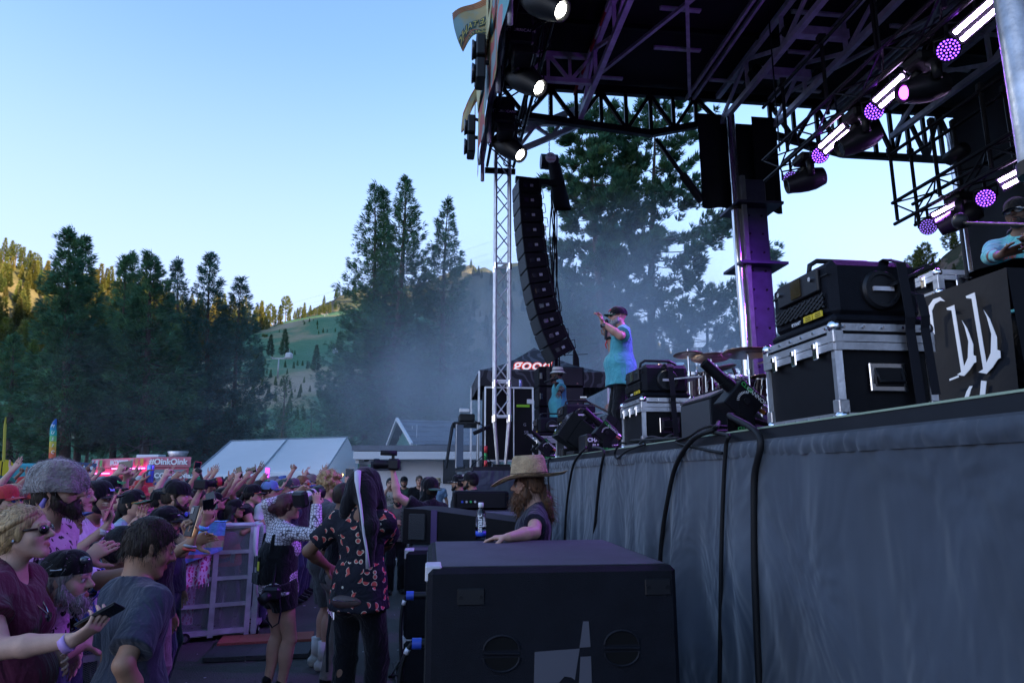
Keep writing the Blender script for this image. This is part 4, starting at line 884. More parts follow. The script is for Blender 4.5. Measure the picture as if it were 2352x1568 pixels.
def strap(label, u0, v, z0, z1, zt, w=.045):
 P = [st(u0 + .30, v + .05, zt + .006), st(u0 + .04, v, zt + .004), st(u0 - .05, v, zt - .04), st(u0 - .06, v + .01, z1 + .02), st(u0 - .042, v + .015, z1 - .03), st(u0 - .042, v + .03, z0 + .03)]
 mb = MB()
 for a, b in zip(P, P[1:]): mb.bar(a, b, w, .006, up=U if abs((b - a).normalized().z) > .5 else ZV)
 o = mb.build('tie_strap', mat('strap_web', (.012, .012, .018), .8), None); tag(o, label, 'strap', 'tie-down straps'); return o
case('largest and nearest aluminium-edged black road case at the stage edge', 3.03, 3.68, .12, .60, DECK, .44)
laser('large black laser projector with handle on the nearest road case', 3.06, 3.62, .15, .60, DECK + .44, .32, .45, 0)
strap('black tie-down strap over the nearest laser projector', 3.03, .45, DECK, DECK + .44, DECK + .76)
strap('second black strap tail hanging down the nearest road case', 3.00, .50, DECK + .08, DECK + .44, DECK + .60, .04)
case('second aluminium-edged black road case with laser, left of the grey wedge monitor', 5.9, 6.55, .12, .60, DECK, .42)
laser('black laser projector with steel yoke bar on the second road case', 5.93, 6.5, .15, .56, DECK + .42, .30, .12)
strap('black tie-down strap over the second laser projector', 5.9, .37, DECK, DECK + .42, DECK + .72)
case('third road case beyond the black box light near the bucket-hat singer', 9.3, 9.95, .10, .58, DECK, .40)
laser('third laser projector in front of the bucket-hat singer', 9.33, 9.9, .12, .55, DECK + .40, .32, .12)
case('farthest small road case near the truss tower foot', 11.0, 11.6, .02, .5, DECK, .38)
laser('farthest laser projector near the truss tower foot', 11.0, 11.55, .02, .44, DECK + .38, .30, .05)
def jet(label, u, v, s=1.0):
 c = st(u, v, DECK + .235 * s); T = thing('gas_jet', label, 'effect jet', st(u, v, DECK), 0, 'black gas jets aimed up at the stage edge')
 d = (-V * .74 + ZV * .67).normalized(); e = (V * .67 + ZV * .74).normalized(); Fm = Matrix((d, U, e)).transposed()
 MB().box(c, (.235 * s, .20 * s, .235 * s), Fm, .006).build('housing', black_paint, T)
 b = c + d * .09 * s + e * .045 * s
 MB().lathe([(.05 * s, 0), (.05 * s, .10 * s), (.042 * s, .10 * s), (.042 * s, .30 * s), (.036 * s, .30 * s), (.034 * s, .12 * s), (.001, .12 * s)], b, d, 20).build('nozzle', black_paint, T, auto=35)
 for sg in (-1, 1): MB().box(c + U * .108 * s * sg - ZV * .12 * s, (.11 * s, .008, .235 * s), SM).build('bracket', black_paint, T)
 MB().box(st(u, v, DECK + .006), (.13 * s, .225 * s, .01), SM).build('base_plate', black_paint, T)
 f = c - U * .1135 * s
 MB().cyl(f - ZV * .0, f - U * .014, .022 * s, n=14).build('dial', plastic, T, auto=40)
 mb = MB()
 for k in range(10):
  a = math.pi * .42 + k * .19; r0, r1 = .055 * s, .072 * s
  mb.bar(f + (V * math.cos(a) + ZV * math.sin(a)) * r0, f + (V * math.cos(a) + ZV * math.sin(a)) * r1, .004, .003)
 mb.build('dial_marks', white_print, T)['kind'] = 'stuff'
 M_ = place(c - U * .102 * s + e * .075 * s, -U, e)
 text('CLUB', .042 * s, place(c - U * .1015 * s + e * .085 * s + d * .055 * s, -U, e), green_print, 'lettering', T, .001)
 text('CANNON', .042 * s, place(c - U * .1015 * s + e * .085 * s - d * .045 * s, -U, e), white_print, 'lettering', T, .001)
 text('CLUB', .034 * s, place(st(u - .113 * s, v - .035 * s, DECK + .03), -U), green_print, 'lettering', T, .001)
 text('CANNON', .026 * s, place(st(u - .113 * s, v + .055 * s, DECK + .03), -U), green_print, 'lettering', T, .001)
 h = c - d * .12 * s - e * .02 * s
 MB().lathe([(.018 * s, 0), (.021 * s, .015), (.018 * s, .02), (.021 * s, .04), (.018 * s, .045), (.021 * s, .065), (.018 * s, .07), (.02 * s, .09), (.012, .1)], h - ZV * .05, V, 12).build('hose_fitting', chrome, T, smooth=True)
 MB().cyl(c - d * .115 * s + e * .06 * s, c - d * .19 * s + e * .07 * s, .017 * s, n=12).build('power_plug', mat('plug_amber', (.6, .25, .04), .5), T, auto=40)
 MB().cyl(c - d * .115 * s + e * .095 * s, c - d * .18 * s + e * .11 * s, .014 * s, n=12).build('data_plug', alu, T, auto=40)
 MB().tube([c - d * .19 * s + e * .07 * s, c - d * .26 * s + e * .11 * s, c - d * .32 * s + e * .05 * s, c - d * .3 * s - ZV * .12 * s, st(u + .05, v + .3 * s, DECK + .012), st(u + .4, v + .38 * s, DECK + .012)], .010, 6).build('power_cord', rubber, T, smooth=True)
 return h + V * .1 - ZV * .05
H1 = jet('nearest black gas jet with tilted tube between the road cases', 4.13, .17, .82)
H2 = jet('second black gas jet with green lettering left of the second road case', 7.2, .12, .82)
H3 = jet('third gas jet with green lettering behind the straw hat', 10.7, .08, .82)
H4 = jet('farthest gas jet, mostly its tilted tube showing left of straw hat', 11.15, .03, .72)
# wedge monitor behind the near jet
WM = thing('wedge_monitor', 'grey-topped floor wedge monitor behind the nearest gas jet', 'monitor speaker', st(5.2, .55, DECK), 0)
Mw = Matrix((V, ZV, -U)).transposed().to_4x4(); Mw.translation = st(5.56, .34, DECK + .005)
MB().prism([(0, 0), (.44, 0), (.44, .10), (.13, .37), (0, .31)], Mw, .62).build('cabinet', cab_m, WM)
MB().prism([(-.012, .02), (0, .02), (0, .30), (-.012, .30)], Matrix.Translation(U * -.02) @ Mw, .58).build('back_panel', mat('wedge_panel', (.035, .038, .045), .6), WM)
MB().prism([(-.006, .312), (.128, .374), (.12, .386), (-.014, .324)], Matrix.Translation(U * -.01) @ Mw, .60).build('top_panel', mat('wedge_top', (.07, .075, .085), .6), WM)
MB().prism([(.14, .372), (.445, .11), (.455, .12), (.15, .382)], Matrix.Translation(U * -.02) @ Mw, .58).build('grille', grille_m, WM)
for k in range(16): MB().box(st(5.53 - k * .037, .47, DECK + .385), (.03, .02, .03), SM).build('grille_tooth', black_paint, WM)
for k in range(4): MB().cyl(st(5.0, .325, DECK + .05 + k * .02), st(5.0, .32, DECK + .05 + k * .02), .012, n=6).build('screw', chrome, WM)
# box lights and bubble machine left of the second jet
def boxlight(label, u, v, w_, d, h, pit, group):
 c = st(u, v, DECK + h * .62); F_ = Matrix.Rotation(pit, 3, U) @ SM; T = thing('box_light', label, 'stage light', st(u, v, DECK), 0, group)
 MB().box(c, (w_, d, h), F_, .012).build('housing', black_paint, T)
 fr = F_ @ Vector((-1, 0, 0)); MB().box(c + fr * (w_ * .5 + .06), (.13, d * 1.02, h * 1.02), F_, .0).build('hood', black_paint, T)
 MB().box(c + fr * (w_ * .5 + .128), (.004, d * .9, h * .9), F_).build('front_glass', glassm, T)
 for sg in (-1, 1): MB().bar(st(u + sg * d * .53, v, DECK + .01), st(u + sg * d * .53, v, DECK + h * .7), .05, .012, up=U).build('yoke_arm', black_paint, T)
 MB().box(st(u, v, DECK + .03), (w_ * .9, d * 1.1, .05), SM, .01).build('base', plastic, T); return T
G = 'black box lights on the stage edge'
boxlight('large tilted black box light with open hood left of second gas jet', 8.6, .18, .34, .42, .34, .62, G)
boxlight('second black box light behind the large hooded one', 8.15, .55, .34, .40, .30, .5, G)
BM = thing('bubble_machine', 'low black machine with white block lettering beside the second jet', 'bubble machine', st(7.85, .12, DECK))
ubox(MB(), 7.75, 8.15, .04, .42, DECK + .005, DECK + .22, .02).build('housing', plastic, BM)
text('CHAUVET', .062, place(st(7.746, .2, DECK + .15), -U), white_print, 'lettering', BM, .001, bold=.002); text('BUBBLE', .05, place(st(7.746, .2, DECK + .09), -U), white_print, 'lettering', BM, .001)
for k in range(2): MB().box(st(9.05 - k * .14, .04, DECK + .05), (.10, .10, .10), SM, .01).build('power_block', plastic, BM)
# ---------------------------------------------------------------- cables over the edge and on the deck
def cable(label, P, r, m=rubber, group='black cables hanging over the stage skirt', n=8, parts=True):
 # smooth the path
 P = [Vector(p) for p in P]; Q = []
 for i in range(len(P) - 1):
  p0 = P[max(0, i - 1)]; p1 = P[i]; p2 = P[i + 1]; p3 = P[min(len(P) - 1, i + 2)]
  for k in range(6):
   t = k / 6; Q.append(.5 * ((2 * p1) + (p2 - p0) * t + (2 * p0 - 5 * p1 + 4 * p2 - p3) * t * t + (3 * p1 - p0 - 3 * p2 + p3) * t ** 3))
 Q.append(P[-1]); o = MB().tube(Q, r, n).build('cable', m, None, smooth=True); return tag(o, label, 'cable', group)
def hang(label, u, v0, pts, r, **k): cable(label, pts, r, **k)
dk = lambda x, y, o=.06: st_px(x, y, -o)
cable('thick black hose from nearest gas jet hanging down the skirt', [H1, st(3.95, .02, DECK + .10), dk(1744, 1000), dk(1733, 1090), dk(1732, 1180), dk(1733, 1300), dk(1737, 1420), dk(1745, 1600)], .017)
cable('thinner black cable left of the thick hose, straight down the skirt', [st(4.3, .2, DECK + .03), st(4.2, .02, DECK + .02), dk(1672, 1000), dk(1668, 1020), dk(1662, 1110), dk(1657, 1260), dk(1655, 1400), dk(1652, 1600)], .012)
cable('black cable looping from wedge monitor down the skirt in a wide arc', [st(4.75, .3, DECK + .12), dk(1640, 985, .02), dk(1590, 1010), dk(1552, 1070), dk(1533, 1150), dk(1522, 1220), dk(1516, 1290), dk(1512, 1400)], .016)
cable('black cable from the second gas jet curving down the skirt', [H2, st(7.3, .02, DECK + .05), dk(1386, 1035), dk(1378, 1090), dk(1370, 1170), dk(1362, 1260), dk(1356, 1400)], .014)
cable('black cable arching down the skirt beside the straw hat', [st(8.2, .1, DECK + .05), dk(1345, 1028, .0), dk(1320, 1060), dk(1308, 1110), dk(1300, 1180), dk(1294, 1300)], .014)
cable('thin looped cable drooping off the edge below second road case', [st(6.2, .05, DECK + .04), dk(1425, 1018), dk(1412, 1040), dk(1418, 1052), dk(1440, 1035), dk(1475, 1022, .02), st(5.4, .05, DECK + .02)], .009)
cable('tangle of cable on the edge in front of second road case', [st(5.75, .04, DECK + .02), st(5.5, .05, DECK + .06), st(5.2, .06, DECK + .03), st(5.0, .05, DECK + .05), st(5.5, .08, DECK + .02), st(6.1, .07, DECK + .06), st(5.3, .03, DECK + .03), st(4.9, .06, DECK + .02)], .011)
cable('violet-lit thin cord running along the edge by nearest jet', [st(4.35, .3, DECK + .05), st(4.3, .04, DECK + .06), st(4.5, -.01, DECK + .01), st(4.75, -.01, DECK - .02), dk(1658, 1040)], .009)
cable('black cable hanging on the skirt behind the straw-hatted man', [st(9.8, .02, DECK), st(9.7, -.06, DECK - .1), st(9.4, -.08, 1.2), st(9.2, -.1, .3)], .013)
cable('black cable hanging at the side stage corner of the skirt', [st(11.2, -.05, 1.9), st(11.1, -.09, 1.2), st(10.9, -.15, .2)], .012)
# ================================================================ drum kit
DK_ = thing('drum_kit', 'drum kit with many cymbals and dark shells in the middle of stage', 'drum kit', su(1640, 1030, 9.2) * 1.0)
cym = mat('cymbal_bronze', (.42, .30, .22), .42, .7, var=.25, vscale=18); shell = mat('drum_shell', (.05, .02, .03), .12, .2, coat=.8); head_m = mat('drum_head', (.6, .6, .62), .5)
def cymbal(x, y, u, r, tilt, tz=0, txt=False):
 c = su(x, y, u); F_ = Matrix.Rotation(tilt, 3, V) @ Matrix.Rotation(tz, 3, U); ax = F_ @ ZV
 MB().lathe([(.001, .02), (r * .17, .014), (r * .2, .004), (r, -.016), (r, -.019), (r * .2, 0), (.001, .0)], c, ax, 28).build('cymbal', cym, DK_, smooth=True)
 MB().cyl(c - ax * .03, c + ax * .06, .012, n=8).build('wing_nut', chrome, DK_)
 b = Vector((c.x, c.y, DECK)); MB().cyl(b + ZV * .15, c - ZV * .02, .013, n=8).build('stand_pole', chrome, DK_, auto=40); MB().cyl(b + ZV * .15, b + ZV * .75, .018, n=8).build('stand_pole', chrome, DK_, auto=40)
 for z in (.74, (c.z - DECK) * .8): MB().cyl(b + ZV * (z - .03), b + ZV * (z + .03), .03, n=8).build('stand_clamp', chrome, DK_, auto=40)
 for k in range(3): a = k * 2.1 + x; MB().cyl(b + ZV * .4, b + Vector((math.cos(a) * .28, math.sin(a) * .28, .01)), .010, n=6).build('stand_leg', chrome, DK_)
 if txt: text('Zildjian', r * .34, place(c - U * r * .45 - ZV * (.022 + r * .0), -ZV, U), mat('black_print', (.01, .01, .01), .6), 'lettering', DK_, .0005, shear=.3)
cymbal(1580, 812, 8.6, .19, -.10); cymbal(1633, 819, 8.7, .26, -.12, txt=True); cymbal(1717, 808, 8.0, .30, -.08, .05, txt=True); cymbal(1775, 822, 8.2, .2, -.05, -.25)
cymbal(1648, 846, 9.3, .26, -.1, -.2); cymbal(1515, 838, 9.3, .17, .0, -.1); cymbal(1600, 860, 9.4, .16, -.1); cymbal(1760, 862, 8.6, .22, -.05); cymbal(1745, 880, 8.9, .17, .05); cymbal(1678, 876, 9.1, .18, 0)
def drum(x, y, u, r, h, ax, lug=8):
 c = su(x, y, u); ax = Vector(ax).normalized(); d = MB().cyl(c - ax * h / 2, c + ax * h / 2, r, n=26).build('drum', shell, DK_, auto=40)
 for s_ in (-1, 1): MB().lathe([(r * 1.0, -.018), (r * 1.05, -.018), (r * 1.05, .018), (r * 1.0, .018)], c + ax * s_ * h / 2, ax, 26).build('hoop', chrome, d, auto=40)
 MB().cyl(c + ax * (h / 2 + .002), c + ax * (h / 2 + .006), r * .98, n=26).build('drum_head', head_m, d)
 F_ = frame(ax)
 for k in range(lug):
  a = 6.283 * k / lug; o = F_ @ Vector((math.cos(a), math.sin(a), 0)) * r * 1.03; MB().cyl(c + o - ax * h * .46, c + o + ax * h * .46, .007, n=5).box(c + o, (.025, .025, .05), F_).build('lug', chrome, d)
drum(1550, 857, 9.2, .15, .18, (-.3, -.35, 1)); drum(1585, 895, 8.9, .21, .40, (.0, -.05, 1), 10); drum(1700, 885, 8.7, .18, .22, (.2, -.3, 1)); drum(1738, 890, 8.9, .17, .24, (.1, -.1, 1)); drum(1655, 905, 9.3, .28, .42, (-1, -.2, .05), 10); drum(1640, 888, 9.2, .18, .14, (.05, -.1, 1))
for (x, y, u) in ((1540, 843, 9.1), (1690, 860, 8.6)):
 p = su(x, y, u); MB().cyl(p, p + Vector((-.03, 0, .09)), .025, .018, 8).build('drum_microphone', plastic, DK_, auto=40)
# ================================================================ disc jockey booth
BO = thing('booth', 'disc jockey table covered with black cloth printed with white letters', 'table', st(4.5, 2.1, DECK))
uB0, uB1, vB, zB = 3.75, 5.5, 1.72, 2.98
bc = mat('booth_cloth', (.013, .014, .018), .8, var=.2, vscale=4, bump=.3, bscale=5)
MB().grid(lambda a, b: st(uB0 + (uB1 - uB0) * a, vB - .012 * b * math.sin(a * 26) - .02 * b * math.sin(a * 9 + 1) - .03 * b, zB - (zB - DECK) * b * .99), 60, 14).build('cloth_front', bc, BO, smooth=True)
MB().grid(lambda a, b: st(uB0 - .014 * b * math.sin(a * 19 + 2) - .03 * b, vB + .8 * a, zB - (zB - DECK) * b * .99), 30, 14).build('cloth_end', bc, BO, smooth=True)
ubox(MB(), uB0, uB1, vB, vB + .8, zB - .03, zB + .002).build('table_top', bc, BO)
def letter(poly, px, py, s):     # drawn in picture-like units on the cloth front, then laid on the plane of the cloth
 c = st_px(px, py, vB - .05); M_ = place(c, -V); MB().prism([(x * s, y * s) for x, y in poly], M_, .003).build('lettering', white_print, BO)
Lp = [(-.11, -.25), (-.05, -.235), (-.075, .25), (-.135, .265), (-.14, .28), (-.03, .285), (-.005, -.20), (.06, -.14), (.095, -.02), (.07, .10), (.045, .15), (.10, .08), (.15, -.05), (.135, -.13), (.165, -.14), (.16, -.185), (.13, -.19), (.06, -.235), (-.02, -.27)]
letter([(x, y * 1.35) for x, y in Lp], 2208, 782, .62); letter([(x, y * 1.4) for x, y in Lp], 2258, 765, .66)
letter([(-.02, -.2), (.03, -.2), (.03, .12), (.1, .2), (.2, .22), (.28, .19), (.2, .27), (.08, .27), (-.02, .2)], 2140, 735, .5)
letter([(-.2, -.02), (.0, .02), (.02, .0), (-.2, -.04)], 2112, 748, .5)
letter([(-.16, -.12), (-.1, -.14), (.02, .06), (.05, .1), (.0, .1), (-.06, .04)], 2230, 905, .5); letter([(-.06, -.14), (.02, -.14), (.1, .12), (.02, .14)], 2255, 900, .5); letter([(-.1, 0), (.1, .03), (.1, .0), (-.1, -.03)], 2192, 868, .4)
case('low aluminium-edged case with a sticker on the disc jockey table', 4.35, 4.95, 1.76, 2.2, zB, .17, 'equipment cases on the disc jockey table')
case('second low aluminium-edged case further along the disc jockey table', 5.05, 5.45, 1.76, 2.1, zB - .02, .15, 'equipment cases on the disc jockey table')
MX = thing('dj_mixer', 'black disc jockey mixer with white lettered front edge', 'mixer', st(4.0, 2.4, zB + .14))
ubox(MB(), 3.82, 4.4, 2.05, 2.6, zB + .05, zB + .145, .01).build('chassis', plastic, MX); ubox(MB(), 3.85, 4.35, 2.1, 2.55, zB + .004, zB + .046, .01).build('riser', lam, MX)
p_ = st(3.816, 2.32, zB + .098); text('RANE', .07, place(p_, -U), white_print, 'lettering', MX, .001, bold=.001)
for a, b in (((-.14, .045), (.14, .045)), ((-.14, -.045), (.14, -.045)), ((-.14, -.045), (-.14, .045)), ((.14, -.045), (.14, .045))): MB().bar(p_ + V * a[0] + ZV * a[1], p_ + V * b[0] + ZV * b[1], .006, .004).build('logo_frame', white_print, MX)
for k in range(8): MB().cyl(st(3.9 + k * .06, 2.2, zB + .145), st(3.9 + k * .06, 2.2, zB + .165), .014, n=8).build('knob', plastic, MX)
FC = MB()
for k in range(5): FC.add(*(lambda m: (np.concatenate(m.v), m.f))(MB().grid(lambda a, b: st(3.8 + .4 * a, 1.78 + .24 * b + .01 * k, zB + .012 + .018 * k + .008 * math.sin(a * 5 + k) + .006 * math.sin(b * 6)), 8, 4)))
tag(FC.build('folded_cloth', drape, None, smooth=True), 'pile of folded black cloth on the near corner of disc jockey table', 'cloth')
cable('thin cord draped over the equipment case on the disc jockey table', [st(4.9, 1.9, zB + .19), st(4.7, 1.74, zB + .18), st(4.6, 1.70, zB + .05), st(4.62, 1.69, zB - .1)], .006, group='cords on the disc jockey table')
cable('cord looping between both equipment cases on the table', [st(5.2, 1.8, zB + .15), st(5.0, 1.72, zB + .2), st(4.95, 1.7, zB + .05), st(5.15, 1.7, zB - .02)], .008, group='cords on the disc jockey table')
a_ = pt(2280, 514, 4.0); ST = thing('microphone_stand', 'black boom microphone stand reaching toward the disc jockey', 'microphone stand', st(3.3, 2.1, DECK))
MB().cyl(pt(2215, 512, 4.3), pt(2362, 517, 3.6), .011, n=8).build('boom_arm', black_steel, ST, auto=40); MB().ell(pt(2205, 508, 4.35), (.05, .05, .06), 10).build('clutch', plastic, ST, smooth=True)
MB().cyl(pt(2205, 508, 4.35), Vector((pt(2205, 508, 4.35).x, pt(2205, 508, 4.35).y, DECK)), .012, n=8).build('stand_pole', black_steel, ST, auto=40)
# ================================================================ side stage gear: rack, sub stack, canopy
RK = thing('rack_case', 'tall black rack case with aluminium edges and a strip of neon green tape', 'rack case', st(12.9, -.3, 1.9))
ubox(MB(), 12.5, 13.2, -.72, .15, 2.02, 3.32).build('body', lam, RK)
for v in (-.72, .15):
 MB().bar(st(12.49, v, 2.0), st(12.49, v, 3.34), .03, .03).build('edge_rail', alu, RK)
for z in (2.02, 3.33): MB().bar(st(12.49, -.72, z), st(12.49, .15, z), .03, .03).build('edge_rail', alu, RK)
MB().bar(st(12.49, -.2, 2.0), st(12.49, -.2, 3.34), .025, .02).build('edge_rail', alu, RK)
MB().box(st(12.48, -.03, 3.0), (.24, .01, .045), SM, .003).build('tape_strip', mat('neon_tape', (.35, .75, .03), .6, emit=None), RK)
for z in (3.08, 2.45): MB().box(st(12.48, .09, z), (.10, .02, .09), SM, .006).build('latch', alu, RK)
text('G', .075, place(st(12.482, -.0, 2.66), -U), grey_print, 'lettering', RK, .001); text('SR', .085, place(st(12.482, .03, 2.52), -U), grey_print, 'lettering', RK, .001)
for u in (12.55, 13.1):
 for v in (-.65, .08): MB().cyl(st(u - .02, v, 1.96), st(u + .02, v, 1.96), .06, n=12).build('caster', rubber, RK)
cn = st(12.7, -.05, 3.346); CAN = thing('drink_can', 'tall blue and silver drink can on the rack case', 'can', cn)
MB().lathe([(.024, 0), (.027, .006), (.027, .15), (.024, .16), (.001, .16)], cn, ZV, 14).build('can_body', mat('can_blue', (.12, .2, .6), .3, .6, col2=(.5, .5, .6), vscale=30, thr=(.45, .55)), CAN, smooth=True)
SS = 'black loudspeakers stacked behind the bucket-hat singer'
for k in range(5):
 T = thing('stack_speaker', f'black loudspeaker box in the side stage stack, {("bottom one", "second from bottom", "middle one", "second from top", "top one")[k]}', 'loudspeaker', st(13.8, .9, 1.9 + .405 * k), 0, SS)
 z0 = 1.88 + .405 * k; ubox(MB(), 13.5, 14.1, .42, 1.34, z0, z0 + .398, .015).build('cabinet', cab_m, T); ubox(MB(), 13.485, 13.5, .58, 1.31, z0 + .02, z0 + .378, .006).build('grille', grille_m, T)
 MB().box(st(13.48, .47, z0 + .2), (.06, .02, .13), SM, .01).build('handle', glassm, T)
 MB().prism([(-.02, 0), (.02, 0), (0, .035)], place(st(13.483, 1.2, z0 + .05), -U), .002).build('badge', mat('badge_copper', (.4, .2, .15), .5), T)
AN = MB().prism([(-.10, 0), (.1, 0), (.09, .17), (-.03, .34), (-.09, .30)], place(st(13.6, 1.2, 3.93), -U + V * .8), .012).build('antenna', plastic, None); tag(AN, 'black paddle antenna standing on top of the speaker stack', 'antenna')
MB().bar(st(13.6, .95, 4.15), st(13.6, 1.45, 4.18), .012).build('antenna_rod', black_steel, AN)
CT = thing('canopy_tent', 'dark patterned pop-up canopy with glowing white script lettering', 'canopy', st(17, 1, 1.9))
def graffiti():
 m = bpy.data.materials.new('canopy_print'); m.use_nodes = True; t = m.node_tree; b = t.nodes['Principled BSDF']; b.inputs['Roughness'].default_value = .8
 tc = N(t, 'ShaderNodeTexCoord'); nz = N(t, 'ShaderNodeTexWave', i_Scale=1.2, i_Distortion=14.0, i_Detail=2.0, i_Detail_Scale=1.4); t.links.new(tc.outputs['Object'], nz.inputs[0])
 cr = N(t, 'ShaderNodeValToRGB'); e = cr.color_ramp.elements; e[0].position = .70; e[0].color = (.016, .016, .022, 1); e[1].position = .78; e[1].color = (.07, .07, .085, 1)
 t.links.new(nz.outputs[0], cr.inputs[0]); t.links.new(cr.outputs[0], b.inputs['Base Color']); return m
can_m = graffiti(); u0, u1, v0, v1, ze, zp = 15.6, 18.6, -.62, 2.38, 4.12, 4.95; pk = st((u0 + u1) / 2, (v0 + v1) / 2, zp)
cs = [st(u0, v0, ze), st(u0, v1, ze), st(u1, v1, ze), st(u1, v0, ze)]
for i in range(4):
 a, b = cs[i], cs[(i + 1) % 4]; MB().grid(lambda s_, t: a.lerp(b, s_).lerp(pk, t) - ZV * .10 * math.sin(math.pi * t), 8, 8).build('roof_panel', can_m, CT, smooth=True)
 MB().grid(lambda s_, t: a.lerp(b, s_) - ZV * (t * .36) + (a - pk) * 0, 6, 2).build('valance', can_m, CT); MB().bar(a - ZV * .02, Vector((a.x, a.y, 1.88)), .045).build('leg', alu, CT)
text('good', .44, place(st(15.98, .62, 4.30) - U * .12, (-U + ZV * .5)), mat('script_red', (.6, .06, .03), .6, emit=(.8, .06, .02), es=.12), 'lettering', CT, .004, shear=.3, bold=.022)
text('good', .44, place(st(15.98, .62, 4.30) - U * .135, (-U + ZV * .5)), mat('script_white', (.85, .83, .8), .6, emit=(1, .9, .8), es=.10), 'lettering', CT, .004, shear=.3, bold=.003)
MB().bar(st(15.82, .25, 4.14), st(15.82, .98, 4.16), .03, .05).build('underline', MC['script_white'], CT)
# small desk and microphone left of the truss tower
DE = thing('utility_table', 'small side stage table draped in black cloth with gear', 'table', st(13.6, -1, 1.9))
ubox(MB(), 13.2, 14.4, -1.25, -.75, 2.72, 2.76).build('table_top', plastic, DE); MB().grid(lambda a, b: st(13.2 + 1.2 * a, -1.26 - .12 * b + .02 * math.sin(a * 30), 2.75 - .85 * b), 24, 6).build('cloth', drape, DE, smooth=True)
MB().grid(lambda a, b: st(13.19, -1.2 + .13 * a, 2.7 - .78 * b + .01 * math.sin(a * 30)), 8, 4).build('hanging_towel', mat('pale_cloth', (.11, .14, .2), .8), DE, smooth=True)
for v in (-1.2, -.8): MB().cyl(st(13.25, v, 1.9), st(13.25, v, 2.72), .02, n=6).build('leg', alu, DE)
ubox(MB(), 13.3, 13.9, -1.15, -.85, 2.77, 2.92, .02).build('mixer_box', plastic, DE); MB().box(st(13.3, -1.05, 2.98), (.2, .1, .08), SM, .01).build('silver_unit', alu, DE)
MS = thing('microphone_stand', 'thin microphone stand with long black windscreen beside the truss tower', 'microphone stand', st(12, -.75, 1.9))
MB().cyl(st(12, -.78, 1.92), st(12, -.78, 2.6), .012, n=6).build('stand_pole', black_steel, MS); MB().cyl(st(12, -.78, 2.6), st(12, -1.0, 2.72), .008, n=6).build('boom_arm', black_steel, MS)
MB().tube([pt(1088, 995, 11.9), pt(1126, 978, 12.0)], .035, 8).build('microphone', drape, MS, smooth=True)
for k in range(3): MB().cyl(st(12, -.78, 2.1), st(12 + .25 * math.cos(k * 2.1), -.78 + .25 * math.sin(k * 2.1), 1.91), .008, n=5).build('stand_leg', black_steel, MS)
for k, c_ in enumerate(((.5, .05, .05), (.04, .3, .08), (.5, .05, .05))):
 q = st(12.3, -.72 + .0 * k, 1.9 + .125 * k); tag(MB().lathe([(.03, 0), (.033, .006), (.033, .115), (.028, .122), (.001, .122)], q, ZV, 12).build('drink_can', mat(f'can_{k}', c_, .3, .5), None, smooth=True), f'{("red", "green", "red")[k]} drink can, {("bottom", "middle", "top")[k]} of the small pile beside the truss tower foot', 'can', 'cans by the truss tower')
